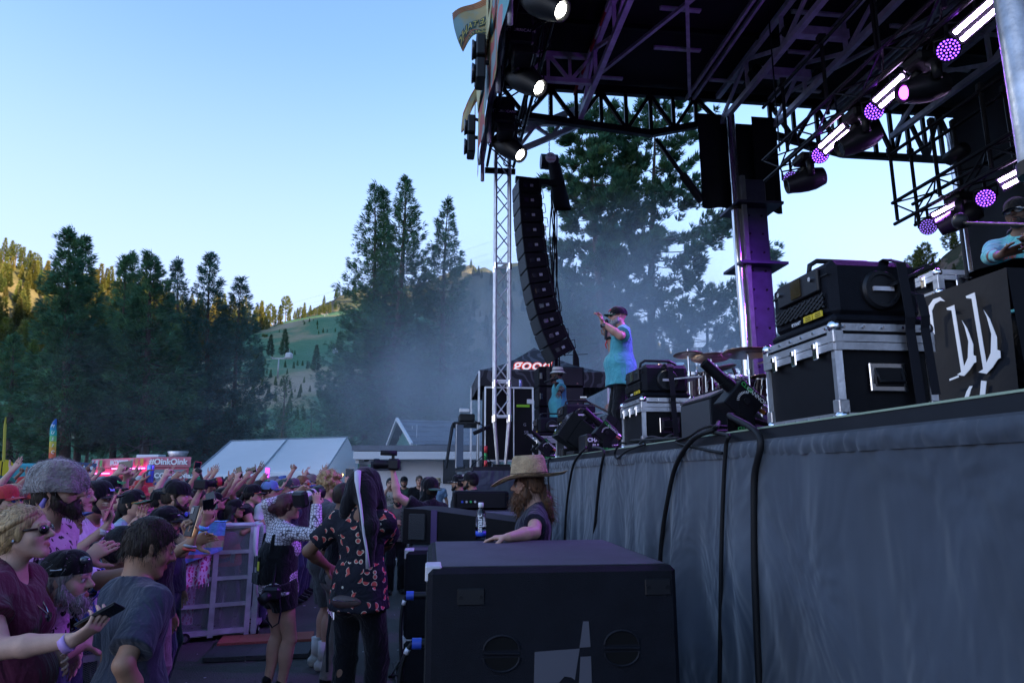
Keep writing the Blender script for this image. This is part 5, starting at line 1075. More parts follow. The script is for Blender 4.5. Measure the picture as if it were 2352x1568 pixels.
# ================================================================ people: smooth distance-field bodies
class Field:
 """union of simple solids, meshed as one continuous surface"""
 def __init__(s): s.p = []
 def cap(s, a, b, r1, r2=None, k=.02, tag=0): s.p.append(('c', np.array(a, float), np.array(b, float), r1, r1 if r2 is None else r2, k, tag)); return s
 def ell(s, c, r, F=None, k=.02, tag=0, op=1): s.p.append(('e', np.array(c, float), np.array(r, float), np.eye(3) if F is None else np.array(F), 0, k, tag, op)); return s
 def ecap(s, a, b, F, r1, r2, k=.03, tag=0): s.p.append(('o', np.array(a, float), np.array(b, float), np.array(F), (r1, r2), k, tag)); return s
 def cyl(s, a, b, r1, r2, k=.015, tag=0): s.p.append(('y', np.array(a, float), np.array(b, float), r1, r2, k, tag)); return s
 def cut(s, n, d): s.p.append(('h', np.array(n, float), float(d))); return s          # keeps n.x <= d
 def box(s):
  lo = []; hi = []
  for q in s.p:
   if q[0] in 'cy': r = max(q[3], q[4]); lo.append(np.minimum(q[1], q[2]) - r); hi.append(np.maximum(q[1], q[2]) + r)
   elif q[0] == 'e' and q[7] > 0: r = q[2].max(); lo.append(q[1] - r); hi.append(q[1] + r)
   elif q[0] == 'o': r = max(max(q[4][0]), max(q[4][1])); lo.append(np.minimum(q[1], q[2]) - r); hi.append(np.maximum(q[1], q[2]) + r)
  return np.min(lo, 0), np.max(hi, 0)
 def mesh(s, h, noise=0, nf=22, seed=0, nz=1.0, strands=False):
  lo, hi = s.box(); lo = lo - 3.5 * h - noise; hi = hi + 3.5 * h + noise; n = np.ceil((hi - lo) / h).astype(int) + 1
  ax = [(lo[i] + h * np.arange(n[i])).astype(np.float32) for i in range(3)]; D = np.full(n, .2, np.float32); T = np.zeros(n, np.uint8)
  fl = lambda x: x.astype(np.float32) if isinstance(x, np.ndarray) else tuple(fl(y) for y in x) if isinstance(x, tuple) else float(x) if isinstance(x, (float, np.floating)) else x
  for q in s.p:
   q = tuple(fl(x) for x in q)
   if q[0] == 'h':
    m = q[1]; d = (ax[0] * m[0])[:, None, None] + (ax[1] * m[1])[None, :, None] + (ax[2] * m[2])[None, None, :] - q[2]
    np.maximum(D, d.astype(np.float32), out=D); continue
   k = q[5]
   if q[0] in 'cy': r = max(q[3], q[4]); l, u = np.minimum(q[1], q[2]) - r, np.maximum(q[1], q[2]) + r
   elif q[0] == 'e': r = q[2].max(); l, u = q[1] - r, q[1] + r
   else: r = max(max(q[4][0]), max(q[4][1])); l, u = np.minimum(q[1], q[2]) - r, np.maximum(q[1], q[2]) + r
   g = k + 2.5 * h; i0 = np.maximum(0, ((l - g - lo) / h).astype(int)); i1 = np.minimum(n, ((u + g - lo) / h).astype(int) + 2)
   if (i1 <= i0).any(): continue
   sl = tuple(slice(i0[i], i1[i]) for i in range(3))
   X = ax[0][sl[0]][:, None, None] - q[1][0]; Yy = ax[1][sl[1]][None, :, None] - q[1][1]; Z = ax[2][sl[2]][None, None, :] - q[1][2]
   if q[0] == 'e':
    F = q[3]; r = q[2]; L = [X * F[0][i] + Yy * F[1][i] + Z * F[2][i] for i in range(3)]
    k0 = np.sqrt(sum((L[i] / r[i]) ** 2 for i in range(3))) + 1e-9; k1 = np.sqrt(sum((L[i] / r[i] ** 2) ** 2 for i in range(3))) + 1e-9
    d = k0 * (k0 - 1) / k1
   else:
    ab = q[2] - q[1]; L2 = float(ab @ ab) + 1e-12; t = (X * ab[0] + Yy * ab[1] + Z * ab[2]) / L2; tc = np.clip(t, 0, 1)
    qx = X - tc * ab[0]; qy = Yy - tc * ab[1]; qz = Z - tc * ab[2]
    if q[0] == 'o':
     F = q[3]; r1, r2 = q[4]; a = r1[0] + (r2[0] - r1[0]) * tc; b = r1[1] + (r2[1] - r1[1]) * tc; c = np.minimum(a, b)
     l0 = qx * F[0][0] + qy * F[1][0] + qz * F[2][0]; l1 = qx * F[0][1] + qy * F[1][1] + qz * F[2][1]; l2 = qx * F[0][2] + qy * F[1][2] + qz * F[2][2]
     d = (np.sqrt((l0 / a) ** 2 + (l1 / b) ** 2 + (l2 / c) ** 2) - 1) * c
    elif q[0] == 'y':
     px_, py_, pz_ = X - t * ab[0], Yy - t * ab[1], Z - t * ab[2]
     rad = np.sqrt(px_ ** 2 + py_ ** 2 + pz_ ** 2) - (q[3] + (q[4] - q[3]) * tc); ln = L2 ** .5
     d = np.maximum(rad, np.maximum(-t, t - 1) * ln)
    else: d = np.sqrt(qx * qx + qy * qy + qz * qz) - (q[3] + (q[4] - q[3]) * tc)
   d = d.astype(np.float32); cur = D[sl]
   if q[0] == 'e' and q[7] < 0:
    hh = np.clip(.5 - .5 * (cur + d) / max(k, 1e-6), 0, 1); D[sl] = cur * (1 - hh) - d * hh + k * hh * (1 - hh)
    if q[6]: T[sl][np.abs(d) < k + h] = q[6]
   else:
    T[sl] = np.where(d < cur + (.0015 if q[6] else 0), q[6], T[sl]); hh = np.clip(.5 + .5 * (cur - d) / max(k, 1e-6), 0, 1); D[sl] = cur * (1 - hh) + d * hh - k * hh * (1 - hh)
  if noise:
   r = np.random.default_rng(seed); W = 0
   gx, gy, gz = ax[0][:, None, None], ax[1][None, :, None], ax[2][None, None, :]
   for j in range(5):
    f = nf * (.6, .9, 1.3, 1.9, 2.8)[j]; v = r.normal(0, 1, 3); v /= np.linalg.norm(v); v[2] *= nz; v = v.astype(np.float32); w2 = r.normal(0, 1, 3).astype(np.float32)
    W = W + np.sin(f * (gx * v[0] + gy * v[1] + gz * v[2]) + r.uniform(0, 6) + 1.5 * np.sin(f * .45 * (gx * w2[0] + gy * w2[1] + gz * w2[2] * nz))) / (1 + .6 * j)
   D += (noise * .45 * W).astype(np.float32)
  return nets(D, T, h, lo)
def nets(D, T, h, lo):
 I = D < 0; c = I[:-1, :-1, :-1].astype(np.uint8);
 for dx in (0, 1):
  for dy in (0, 1):
   for dz in (0, 1):
    if dx or dy or dz: c = c + I[dx:I.shape[0] - 1 + dx, dy:I.shape[1] - 1 + dy, dz:I.shape[2] - 1 + dz]
 act = np.argwhere((c > 0) & (c < 8)); m = len(act); ix = np.full(c.shape, -1, np.int32); ix[tuple(act.T)] = np.arange(m)
 O = [(0, 0, 0), (1, 0, 0), (0, 1, 0), (1, 1, 0), (0, 0, 1), (1, 0, 1), (0, 1, 1), (1, 1, 1)]
 val = np.stack([D[act[:, 0] + o[0], act[:, 1] + o[1], act[:, 2] + o[2]] for o in O], 1); P = np.zeros((m, 3)); cnt = np.zeros(m)
 for a, b in ((0, 1), (2, 3), (4, 5), (6, 7), (0, 2), (1, 3), (4, 6), (5, 7), (0, 4), (1, 5), (2, 6), (3, 7)):
  va, vb = val[:, a], val[:, b]; s = (va < 0) != (vb < 0); t = va[s] / (va[s] - vb[s])
  P[s] += np.array(O[a]) + t[:, None] * (np.array(O[b]) - np.array(O[a])); cnt[s] += 1
 P /= cnt[:, None]; tg = T[act[:, 0], act[:, 1], act[:, 2]]; F = []
 for axn in range(3):
  o1, o2 = [(1, 2), (2, 0), (0, 1)][axn]; sl0 = [slice(1, -1)] * 3; sl0[axn] = slice(0, -1); sl1 = list(sl0); sl1[axn] = slice(1, None)
  A, B = I[tuple(sl0)], I[tuple(sl1)]; e = np.argwhere(A != B); flip = A[tuple(e.T)]
  off = np.ones(3, int); off[axn] = 0; e = e + off; d1 = np.zeros(3, int); d1[o1] = 1; d2 = np.zeros(3, int); d2[o2] = 1
  q = np.stack([ix[tuple(x.T)] for x in (e - d1 - d2, e - d2, e, e - d1)], 1); q[~flip] = q[~flip][:, ::-1]; F.append(q)
 F = np.concatenate(F); F = F[(F >= 0).all(1)]
 return act * h + P * h + lo, F, tg
def cloth_mat(name, col, rough=.85, **k):
 if name in MC: return MC[name]
 m = mat(name, col, rough, var=.18, vscale=9, bump=.25, bscale=70, spec=.2, sheen=.15, **k); t = m.node_tree
 b1 = [n for n in t.nodes if n.type == 'BUMP'][0]; tc = [n for n in t.nodes if n.type == 'TEX_COORD'][0]
 mp = N(t, 'ShaderNodeMapping'); mp.inputs['Scale'].default_value = (1, 1, .55); t.links.new(tc.outputs['Object'], mp.inputs[0])
 nz = N(t, 'ShaderNodeTexNoise', i_Scale=9.0, i_Detail=2.0, i_Distortion=1.6); t.links.new(mp.outputs[0], nz.inputs[0])
 b2 = N(t, 'ShaderNodeBump'); b2.inputs['Strength'].default_value = .8; b2.inputs['Distance'].default_value = .035
 t.links.new(nz.outputs[0], b2.inputs['Height']); t.links.new(b1.outputs[0], b2.inputs['Normal']); t.links.new(b2.outputs[0], t.nodes['Principled BSDF'].inputs['Normal']); return m
skin_m = mat('skin', (.5, .3, .2), .52, attr=True, var=.10, vscale=18, bump=.08, bscale=140, spec=.35)
hair_base = {}
def hair_mat(c):
 key = 'hair_%d_%d_%d' % tuple(int(x * 255) for x in c)
 if key in MC: return MC[key]
 m = mat(key, c, .5, spec=.4); t = m.node_tree; b = t.nodes['Principled BSDF']; tc = N(t, 'ShaderNodeTexCoord'); mp = N(t, 'ShaderNodeMapping'); mp.inputs['Scale'].default_value = (130, 130, 14)
 t.links.new(tc.outputs['Object'], mp.inputs[0]); nz = N(t, 'ShaderNodeTexNoise', i_Scale=1.0, i_Detail=3.0); t.links.new(mp.outputs[0], nz.inputs[0])
 mr = N(t, 'ShaderNodeMapRange'); mr.inputs[1].default_value = .3; mr.inputs[2].default_value = .7; mr.inputs[3].default_value = .45; mr.inputs[4].default_value = 1.7; t.links.new(nz.outputs[0], mr.inputs[0])
 mx = N(t, 'ShaderNodeMix', data_type='RGBA', blend_type='MULTIPLY'); mx.inputs[0].default_value = 1; mx.inputs[6].default_value = (*c, 1); t.links.new(mr.outputs[0], mx.inputs[7]); t.links.new(mx.outputs[2], b.inputs['Base Color'])
 bp = N(t, 'ShaderNodeBump'); bp.inputs['Strength'].default_value = .6; bp.inputs['Distance'].default_value = .01; t.links.new(nz.outputs[0], bp.inputs['Height']); t.links.new(bp.outputs[0], b.inputs['Normal']); return m
SKIN = {'fair': (.50, .30, .23), 'light': (.44, .25, .18), 'tan': (.33, .18, .115), 'brown': (.20, .105, .065), 'dark': (.085, .045, .03)}
HAIR = {'black': (.012, .010, .010), 'brown': (.05, .026, .014), 'dark': (.022, .014, .010), 'blond': (.32, .21, .10), 'grey': (.25, .24, .24), 'red': (.16, .06, .02), 'wine': (.05, .012, .015), 'auburn': (.10, .048, .024)}
def unit(v): v = np.array(v, float); return v / (np.linalg.norm(v) + 1e-9)
def ik(S, T, l1, l2, pole):
 d = T - S; L = np.linalg.norm(d)
 if L > (l1 + l2) * .985: T = S + d / L * (l1 + l2) * .985; d = T - S; L = np.linalg.norm(d)
 L = max(L, .12); a = (l1 * l1 - l2 * l2 + L * L) / (2 * L); hgt = math.sqrt(max(0, l1 * l1 - a * a)); u = d / (np.linalg.norm(d) + 1e-9); p = pole - u * (pole @ u)
 return S + u * a + unit(p) * hgt, T
CURL = {'relaxed': (.35, .4, .45, .5), 'flat': (.05, .05, .08, .1), 'fist': (1.45, 1.5, 1.5, 1.5), 'grip': (1.0, 1.05, 1.1, 1.15), 'hold': (.62, .66, .7, .75), 'point': (.05, 1.4, 1.5, 1.5), 'peace': (.05, .05, 1.5, 1.5), 'horns': (.05, 1.5, 1.5, .1), 'pinch': (.75, .75, .55, .45), 'spread': (.1, .1, .12, .15)}
def hand(fd, W, d, n, side, pose, s):
 """W wrist, d finger direction, n palm normal, side +1 when the thumb is on +cross(d, n)"""
 d = unit(d); n = unit(n - d * (n @ d)); x = np.cross(d, n) * side; F = np.stack([x, n, d], 1); cu = CURL[pose]; tag_ = 0
 fd.ecap(W + d * .012 * s, W + d * .082 * s, F, (.030 * s, .017 * s), (.041 * s, .014 * s), .014)
 for i in range(4):
  off = (.031, .0105, -.0105, -.030)[i] * s; ln = np.array([(.042, .026, .021), (.046, .029, .023), (.043, .027, .022), (.033, .021, .019)][i]) * s; p = W + d * (.088 - (.0, 0, .003, .009)[i]) * s + x * off
  a = 0; dd = unit(d + x * (.10, .03, -.04, -.12)[i] * (1.8 if pose == 'spread' else 1)); r = (.0088, .0092, .0088, .0078)[i] * s
  for j in range(3):
   a += cu[i] * (.9, 1.05, .7)[j]; v = dd * math.cos(a) + n * math.sin(a); q = p + v * ln[j]; fd.cap(p, q, r * (1 - .08 * j), r * (1 - .08 * (j + 1)), .006); p = q
 tv = unit(d * .55 + x * .8 + n * (.25 if pose in ('flat', 'spread') else .55)); p = W + d * .022 * s + x * .026 * s; q = p + tv * .042 * s; fd.cap(p, q, .0145 * s, .0115 * s, .012)
 tv2 = unit(d * .8 + x * (.5 if pose in ('flat', 'spread', 'relaxed') else .0) + n * (.2 if pose in ('flat', 'spread') else .55)); r_ = q + tv2 * .032 * s; fd.cap(q, r_, .0112 * s, .0098 * s, .006); fd.cap(r_, r_ + unit(tv2 + n * .3) * .024 * s, .0098 * s, .008 * s, .005)
PEOPLE = {}
def person(label, head, Y, yaw, skin='light', fem=False, H=None, fat=1.0, pitch=0, hyaw=0, lean=0, leanside=0, larm=None, rarm=None, hair=None, hstyle='short', hat=None, beard=None, glasses=None, shirt=None, pants='denim', bare_legs=False, shorts=False, sleeve=.55, h=.009, group=None, mouth=False, feet=None, shoes='black', tank=False, foot_z=0.0, z_off=0, hatkw={}, hem=0, skirt=False, name='person', twist=0, headpos=None, tight=1.0, stance=.10, neckline=0):
 P = np.array(headpos if headpos is not None else pt(head[0], head[1], Y)); a = R(yaw); f = np.array([math.sin(a), math.cos(a), 0]); r = np.array([math.cos(a), -math.sin(a), 0]); up = np.array([0, 0, 1.])
 le = R(lean)
 if H is None: H = min(1.96, max(1.38, (P[2] - foot_z) / (.541 + .390 * math.cos(le))))
 s = H / 1.75; w = .90 if fem else 1.0
 # frame of the upper body, leaning about the pelvis
 uf = f * math.cos(le) - up * math.sin(le); uu = up * math.cos(le) + f * math.sin(le)
 if leanside: q = R(leanside); uu, rr = uu * math.cos(q) + r * math.sin(q), r * math.cos(q) - uu * math.sin(q)
 else: rr = r
 tr = rr * math.cos(R(twist)) + uf * -math.sin(R(twist)); tf = uf * math.cos(R(twist)) + rr * math.sin(R(twist))
 pel = P - (uu * (.665 * s)) + (uf * -.02 * s)                      # pelvis centre, .965 of a 1.75 m body
 B = lambda x, y, z: pel + (tr * x + tf * y + uu * z) * s             # upper body point, z above the pelvis
 g = .93 if fem else 1
 sh = [B(sg * .160 * w * (1 + .10 * (fat - 1)), -.01, .447) for sg in (-1, 1)]
 T = thing(name, label, 'person', tuple(np.array([pel[0], pel[1], pel[2] - .965 * s])), 0, group)
 Fb = np.stack([tr, tf, uu], 1); fd = Field(); sf = Field(); fk = fat
 def torso(F, e, k=.05):
  F.ecap(B(0, 0, -.02), B(0, 0, .10), Fb, (.150 * w * fk ** .7 * s + e + (.012 if fem else 0), .105 * fk * s + e), (.128 * w * fk * s + e, .098 * fk * s + e), k)
  F.ecap(B(0, .0, .12), B(0, .0, .34), Fb, (.130 * w * fk * s + e, .097 * fk * s + e), (.150 * w * fk ** .5 * s + e, .108 * fk ** .6 * s + e), k)
  F.ecap(B(-.095 * w, -.012, .39), B(.095 * w, -.012, .39), np.stack([uu, tf, tr], 1), (.072 * s + e, .085 * s + e), (.072 * s + e, .085 * s + e), k)
  for sg in (-1, 1): F.cap(B(0, -.02, .50), sh[(sg + 1) // 2] + uu * .004 * s, .050 * s + e * .6, .046 * s + e, k)
  if fem:
   for sg in (-1, 1): F.ell(B(sg * .075, .075, .30), np.array([.070, .062, .066]) * s * fk ** .5 + e, Fb, .04)
  if fk > 1.12: F.ell(B(0, .06 * fk, .09), np.array([.13 * fk, .10 * fk, .13]) * s + e, Fb, .06)
 torso(fd, 0)
 # head frame
 ha = R(hyaw); hp = R(pitch); hf0 = tf * math.cos(ha) + tr * math.sin(ha); hr = tr * math.cos(ha) - tf * math.sin(ha); hf = hf0 * math.cos(hp) + uu * math.sin(hp); hu = uu * math.cos(hp) - hf0 * math.sin(hp)
 hc = P + hf0 * .012 * s; hs = (.93 if fem else .985) * (.6 + .4 * s); Fh = np.stack([hr, hf, hu], 1); Q = lambda x, y, z: hc + (hr * x + hf * y + hu * z) * hs
 A = lambda *v: np.array(v) * hs
 nb = B(0, -.015, .47); fd.cap(nb, Q(0, -.022, -.06), .060 * s * (fk ** .5) * (.88 if fem else 1), .054 * s * (.88 if fem else 1), .03)
 fd.ell(Q(0, -.012, .030), A(.075, .096, .088), Fh, .02).ell(Q(0, .026, -.034), A(.058, .068, .078), Fh, .03)
 jw = .045 if fem else .051
 for sg in (-1, 1):
  fd.cap(Q(sg * jw, .0, -.050), Q(sg * .016, .072, -.094), .022 * hs, .018 * hs, .026); fd.ell(Q(sg * .040, .052, -.026), A(.026, .026, .028), Fh, .02)
 fd.ell(Q(0, .078, -.098), A(.021, .018, .017), Fh, .018); fd.cap(Q(-.036, .076, .024), Q(.036, .076, .024), .013 * hs, .013 * hs, .016)
 for sg in (-1, 1): fd.ell(Q(sg * .031, .099, .002), A(.017, .016, .013), Fh, .010, 0, -1)
 fd.cap(Q(0, .088, .014), Q(0, .113, -.020), .0085 * hs, .0135 * hs, .012)
 for sg in (-1, 1): fd.ell(Q(sg * .012, .098, -.026), A(.009, .010, .008), Fh, .008)
 for sg in (-1, 1):
  fd.ell(Q(sg * .031, .0795, .001), A(.0135, .0125, .0095), Fh, .002, 2); fd.ell(Q(sg * .030, .0905, .001), A(.0066, .0045, .0066), Fh, .001, 3)
  fd.cap(Q(sg * .018, .0915, .0095), Q(sg * .045, .0835, .0085), .0034 * hs, .0032 * hs, .004, 5)
  fd.cap(Q(sg * .015, .0935, .029), Q(sg * .049, .0795, .030), .0058 * hs, .0045 * hs, .003, 4)
  fd.ecap(Q(sg * .077, -.014, .012), Q(sg * .075, -.004, -.022), Fh, (.007 * hs, .017 * hs), (.006 * hs, .011 * hs), .006).ell(Q(sg * .086, -.008, -.002), A(.006, .009, .014), Fh, .004, 0, -1)
 mo = -.012 if mouth else 0
 for sg in (-1, 1):
  fd.cap(Q(0, .0985, -.0585), Q(sg * .022, .083, -.061), .0058 * hs, .003 * hs, .005, 1); fd.cap(Q(0, .0975, -.0685 + mo), Q(sg * .019, .083, -.065 + mo / 2), .0068 * hs, .003 * hs, .005, 1)
 if mouth: fd.ell(Q(0, .098, -.066), A(.014, .010, .008), Fh, .004, 3, -1)
 # arms
 J = {}
 l1, l2 = .292 * s, .258 * s
 for nm, sp, sg, S in (('l', larm, -1, sh[0]), ('r', rarm, 1, sh[1])):
  sp = dict(sp or {}); S = S + tr * sg * .012 * s
  if 'to' in sp: tgt = np.array(sp['to'], float)
  elif 'px' in sp: tgt = np.array(pt(*sp['px'], sp.get('Y', Y)))
  else: tgt = S + (tr * sg * .09 + f * .06 - up * .52) * s
  dflt = tr * sg * .5 - up * .7 - tf * .5; pole = np.array(sp.get('pole', dflt), float); E, Wr = ik(S, tgt, l1, l2, pole)
  ar = (.88 if fem else 1.0) * fk ** .5
  fd.cap(S, S + (E - S) * .3, .051 * s * ar, .049 * s * ar, .03).cap(S + (E - S) * .2, E, .049 * s * ar, .040 * s * ar, .02)
  fd.cap(E, E + (Wr - E) * .38, .040 * s * ar, .041 * s * ar, .012).cap(E + (Wr - E) * .38, Wr, .041 * s * ar, .0265 * s, .015)
  fdv = unit(Wr - E); hd = unit(sp.get('hd', fdv)); hn = np.array(sp.get('hn', -tr * sg * .8 + uf * .1 + np.cross(fdv, tr) * .1), float)
  n_ = unit(hn - hd * (hn @ hd)); x_ = np.cross(hd, n_)
  thumb = sp.get('thumb'); side = sg * 1.0 if thumb is None else (1 if x_ @ np.array(thumb) > 0 else -1)
  # a right hand has its thumb on the side cross(n, d)
  side = (-1 if sg > 0 else 1) if thumb is None else side
  hand(fd, Wr, hd, n_, side, sp.get('pose', 'relaxed'), s * (.93 if fem else 1.0) * (.6 + .4 / s) * 1.02)
  J[nm] = dict(S=S, E=E, W=Wr, d=hd, n=n_, x=x_ * side, palm=Wr + hd * .075 * s + n_ * .03 * s)
  if not tank:
   e_ = .014; sl = sleeve
   if sl <= .98:
    tip = S + (E - S) * sl; sf.cyl(S - (E - S) * .04, tip, .054 * s * ar + e_, (.054 + .010 * (tight if sl > .4 else 0)) * s * ar + e_ * .9, .03)
   else: sf.cyl(S - (E - S) * .08, E, .060 * s * ar + e_, .046 * s * ar + .009, .03).cap(E, E, .046 * s * ar + .009, None, .01).cyl(E, E + (Wr - E) * min(1, sl - 1), .047 * s * ar + .008, .033 * s + .006, .01)
   sf.cap(S, S + (E - S) * .05, .052 * s * ar + e_, .052 * s * ar + e_, .03)
 # legs
 pf = Field(); fz = pel[2] - .965 * s
 base = np.array([pel[0], pel[1], fz]) if feet is None else None
 hx = .088 * (1.02 if fem else 1)
 for i, sg in enumerate((-1, 1)):
  Hj = pel + (r * sg * hx) * s - up * .035 * s
  An = (np.array([pel[0], pel[1], fz + .085 * s]) + r * sg * stance * s + f * (.03 if sg > 0 else -.02) * s - f * le * .1) if feet is None else np.array([feet[i][0], feet[i][1], foot_z + .085 * s])
  Kn, An = ik(Hj, An, .43 * s, .42 * s, f + r * sg * .25)
  lk = fk ** .6
  fd.cap(Hj, Kn, .088 * s * lk * (1.06 if fem else 1), .054 * s * lk, .04).cap(Kn, An, .052 * s * lk, .036 * s, .02).ell(Kn + (An - Kn) * .3 - f * .018 * s, np.array([.050, .052, .11]) * s * lk, np.stack([r, f, unit(Kn - An)], 1), .03)
  ff = unit(f + r * sg * .25); fd.ecap(An - up * .045 * s - ff * .03 * s, An - up * .055 * s + ff * .13 * s, np.stack([np.cross(ff, up), up, ff], 1), (.036 * s, .038 * s), (.044 * s, .024 * s), .02)
  if pants and not bare_legs or shorts:
   e_ = .014; end = 1.0
   if shorts: pf.cyl(Hj + (Hj - Kn) * .1, Hj + (Kn - Hj) * (.72 if shorts is True else shorts), .096 * s * lk + e_, .074 * s * lk + e_ + .018, .05)
   else: pf.cyl(Hj + (Hj - Kn) * .1, Kn, .084 * s * lk + e_, .060 * s * lk + e_, .05).cap(Kn, Kn, .060 * s * lk + e_, None, .02).cyl(Kn, Kn + (An - Kn) * 1.08, .060 * s * lk + e_, .052 * s * lk + e_, .03)
  J['foot%d' % i] = An
  if shoes:
   sm = Field(); F3 = np.stack([np.cross(ff, up), up, ff], 1)
   sm.ecap(An - up * .040 * s - ff * .035 * s, An - up * .050 * s + ff * .05 * s, F3, (.042 * s, .046 * s), (.046 * s, .040 * s), .02).ecap(An - up * .05 * s + ff * .05 * s, An - up * .058 * s + ff * .145 * s, F3, (.046 * s, .036 * s), (.046 * s, .026 * s), .03).cap(An - up * .03 * s, An + up * .03 * s * (2 if shoes == 'high' else .6), .046 * s, .044 * s, .02)
   sm.cut(-up, -(An[2] - .083 * s)); J.setdefault('shoe', []).append((sm, F3, ff))
 if pants and not bare_legs or shorts:
  pf.ecap(pel - up * .03 * s, pel + up * .085 * s, np.stack([r, f, up], 1), (.158 * w * fk ** .8 * s + .014 + (.012 if fem else 0), .112 * fk * s + .014), (.135 * w * fk * s + .014, .100 * fk * s + .014), .05)
  for sg in (-1, 1): pf.ell(pel + r * sg * .07 * s - f * .045 * s - up * .05 * s, np.array([.085, .085, .09]) * s * fk ** .6 + .01, None, .04)
 mk = lambda F_, nm, m, hh, cols=None, par=T, **k: _mk(F_, nm, m, hh, cols, par, **k)
 sk = np.array(SKIN[skin]) * (1 + .06 * math.sin(P[0] * 31)); hcol = HAIR[hair or 'dark']
 pal = np.array([sk, sk * [.72, .42, .42], (.42, .40, .38), (.02, .015, .012), np.array(hcol) * .8 + sk * .12, sk * .35])
 _mk(fd, 'body', skin_m, h, pal, T)
 if shirt:
  torso(sf, .014, .05)
  hemz = -.075 + hem
  if tank: sf.cut(uu, float(uu @ B(0, 0, .36)));
  sf.ell(Q(0, .02, -.125), A(.074, .078 + .03 * neckline, .055 + .05 * neckline), Fh, .012, 0, -1)
  sf.ecap(B(0, 0, hemz + .02), B(0, 0, .05), Fb, (.176 * w * fk ** .8 * s + .020 * tight + (.016 if fem else 0), .132 * fk * s + .020 * tight), (.150 * w * fk * s + .018 * tight, .116 * fk * s + .016 * tight), .05)
  sf.cut(-uu, -float(uu @ B(0, 0, hemz)))
  _mk(sf, 'shirt', shirt, h, None, T, noise=.008, nf=17, seed=int(abs(P[0] * 97)) + 3)
 if skirt:
  kf = Field(); kf.cyl(pel + up * .1 * s, pel - up * .45 * s, .15 * s * fk, .24 * s * fk, .03); _mk(kf, 'skirt', skirt, h, None, T, noise=.01, nf=14)
 if pants and not bare_legs or shorts:
  pm = pants if not isinstance(pants, str) else cloth_mat('trousers_' + pants, {'denim': (.035, .05, .09), 'black': (.010, .010, .012), 'khaki': (.16, .14, .13), 'grey': (.05, .05, .055), 'white': (.5, .5, .52)}[pants])
  _mk(pf, 'trousers' if not shorts else 'shorts', pm, max(h, .008), None, T, noise=.006, nf=15)
 for sm, F3, ff in J.get('shoe', []):
  _mk(sm, 'shoe', cloth_mat('shoe_leather_' + ('white' if shoes == 'white' else 'black'), (.45, .45, .42) if shoes == 'white' else (.012, .012, .014), .5), max(h, .008), None, T)
 # hair, beard, headwear
 hm = hair_mat(hcol)
 if hair and hstyle != 'bald':
  hf_ = Field(); cz = .030
  hf_.ell(Q(0, -.018, .036), A(.083, .102, .092), Fh, .01).ell(Q(0, -.045, -.02), A(.078, .066, .075), Fh, .03)
  for sg in (-1, 1): hf_.cap(Q(sg * .074, .014, .02), Q(sg * .072, .010, -.03), .010 * hs, .006 * hs, .015)
  if hstyle in ('long', 'wavy'):
   for sg in (-1, 1): hf_.cap(Q(sg * .07, -.025, .0), Q(sg * .085, -.03, -.14), .030 * hs, .036 * hs, .04).cap(Q(sg * .085, -.03, -.14), Q(sg * .075, -.015, -.36), .036 * hs, .022 * hs, .04)
   hf_.cap(Q(0, -.07, 0), Q(0, -.085, -.2), .06 * hs, .055 * hs, .04).cap(Q(0, -.085, -.2), Q(0, -.075, -.37), .055 * hs, .035 * hs, .03)
  if hstyle == 'bun': hf_.ell(Q(.01, -.135, .0), A(.05, .045, .045), Fh, .02)
  if hstyle == 'pony': hf_.cap(Q(0, -.11, .0), Q(.0, -.15, -.08), .030 * hs, .034 * hs, .02).cap(Q(0, -.15, -.08), Q(0, -.13, -.24), .034 * hs, .012 * hs, .02)
  if hstyle == 'curly':
   r2 = np.random.default_rng(3)
   for k in range(90):
    v = unit(r2.normal(0, 1, 3)); v[2] = abs(v[2]) * 1.1 - .25; v[1] -= .25; v = unit(v); hf_.ell(Q(v[0] * .088, -.015 + v[1] * .105, .045 + v[2] * .095), A(.023, .023, .023), Fh, .006)
  hf_.ell(Q(0, .080, -.022), A(.064, .062, .083), Fh, .012, 0, -1)
  if hstyle not in ('long', 'wavy', 'bun', 'pony'): hf_.ell(Q(0, -.02, -.115), A(.12, .13, .07), Fh, .012, 0, -1)
  _mk(hf_, 'hair', hm, min(h, .008), None, T, noise=.012 if hstyle in ('curly', 'wavy') else .005, nf=70 if hstyle != 'wavy' else 55, nz=.35)
 if beard:
  bf = Field(); L = {'stubble': .0, 'short': .006, 'full': .014, 'long': .03, 'grey': .016}[beard]
  for sg in (-1, 1): bf.cap(Q(sg * .064, .012, -.02), Q(sg * .052, .022, -.060), .010 * hs + L * .3, .018 * hs + L * .5, .02).cap(Q(sg * .050, .022, -.064), Q(sg * .014, .076, -.098), .021 * hs + L * .5, .020 * hs + L * .7, .02).cap(Q(sg * .008, .096, -.049), Q(sg * .027, .082, -.066), .0055 * hs, .007 * hs, .008).cap(Q(sg * .027, .082, -.066), Q(sg * .018, .078, -.09), .008 * hs, .012 * hs, .01)
  bf.ell(Q(0, .074 + L * .3, -.100 - L * .5), A(.026 + L * .5, .021 + L * .5, .020 + L), Fh, .02)
  if beard == 'long': bf.cap(Q(0, .07, -.10), Q(0, .085, -.205), .034 * hs, .012 * hs, .03)
  _mk(bf, 'beard', hair_mat(HAIR['grey'] if beard == 'grey' else hcol), min(h, .006), None, T, noise=.004 + L * .25, nf=80, nz=.4)
 M4 = Matrix([[*(hr * hs)[:1], hf[0] * hs, hu[0] * hs, hc[0]], [hr[1] * hs, hf[1] * hs, hu[1] * hs, hc[1]], [hr[2] * hs, hf[2] * hs, hu[2] * hs, hc[2]], [0, 0, 0, 1]])
 if glasses: sunglasses(T, M4, *glasses)
 if hat: HATS[hat](T, M4, **hatkw)
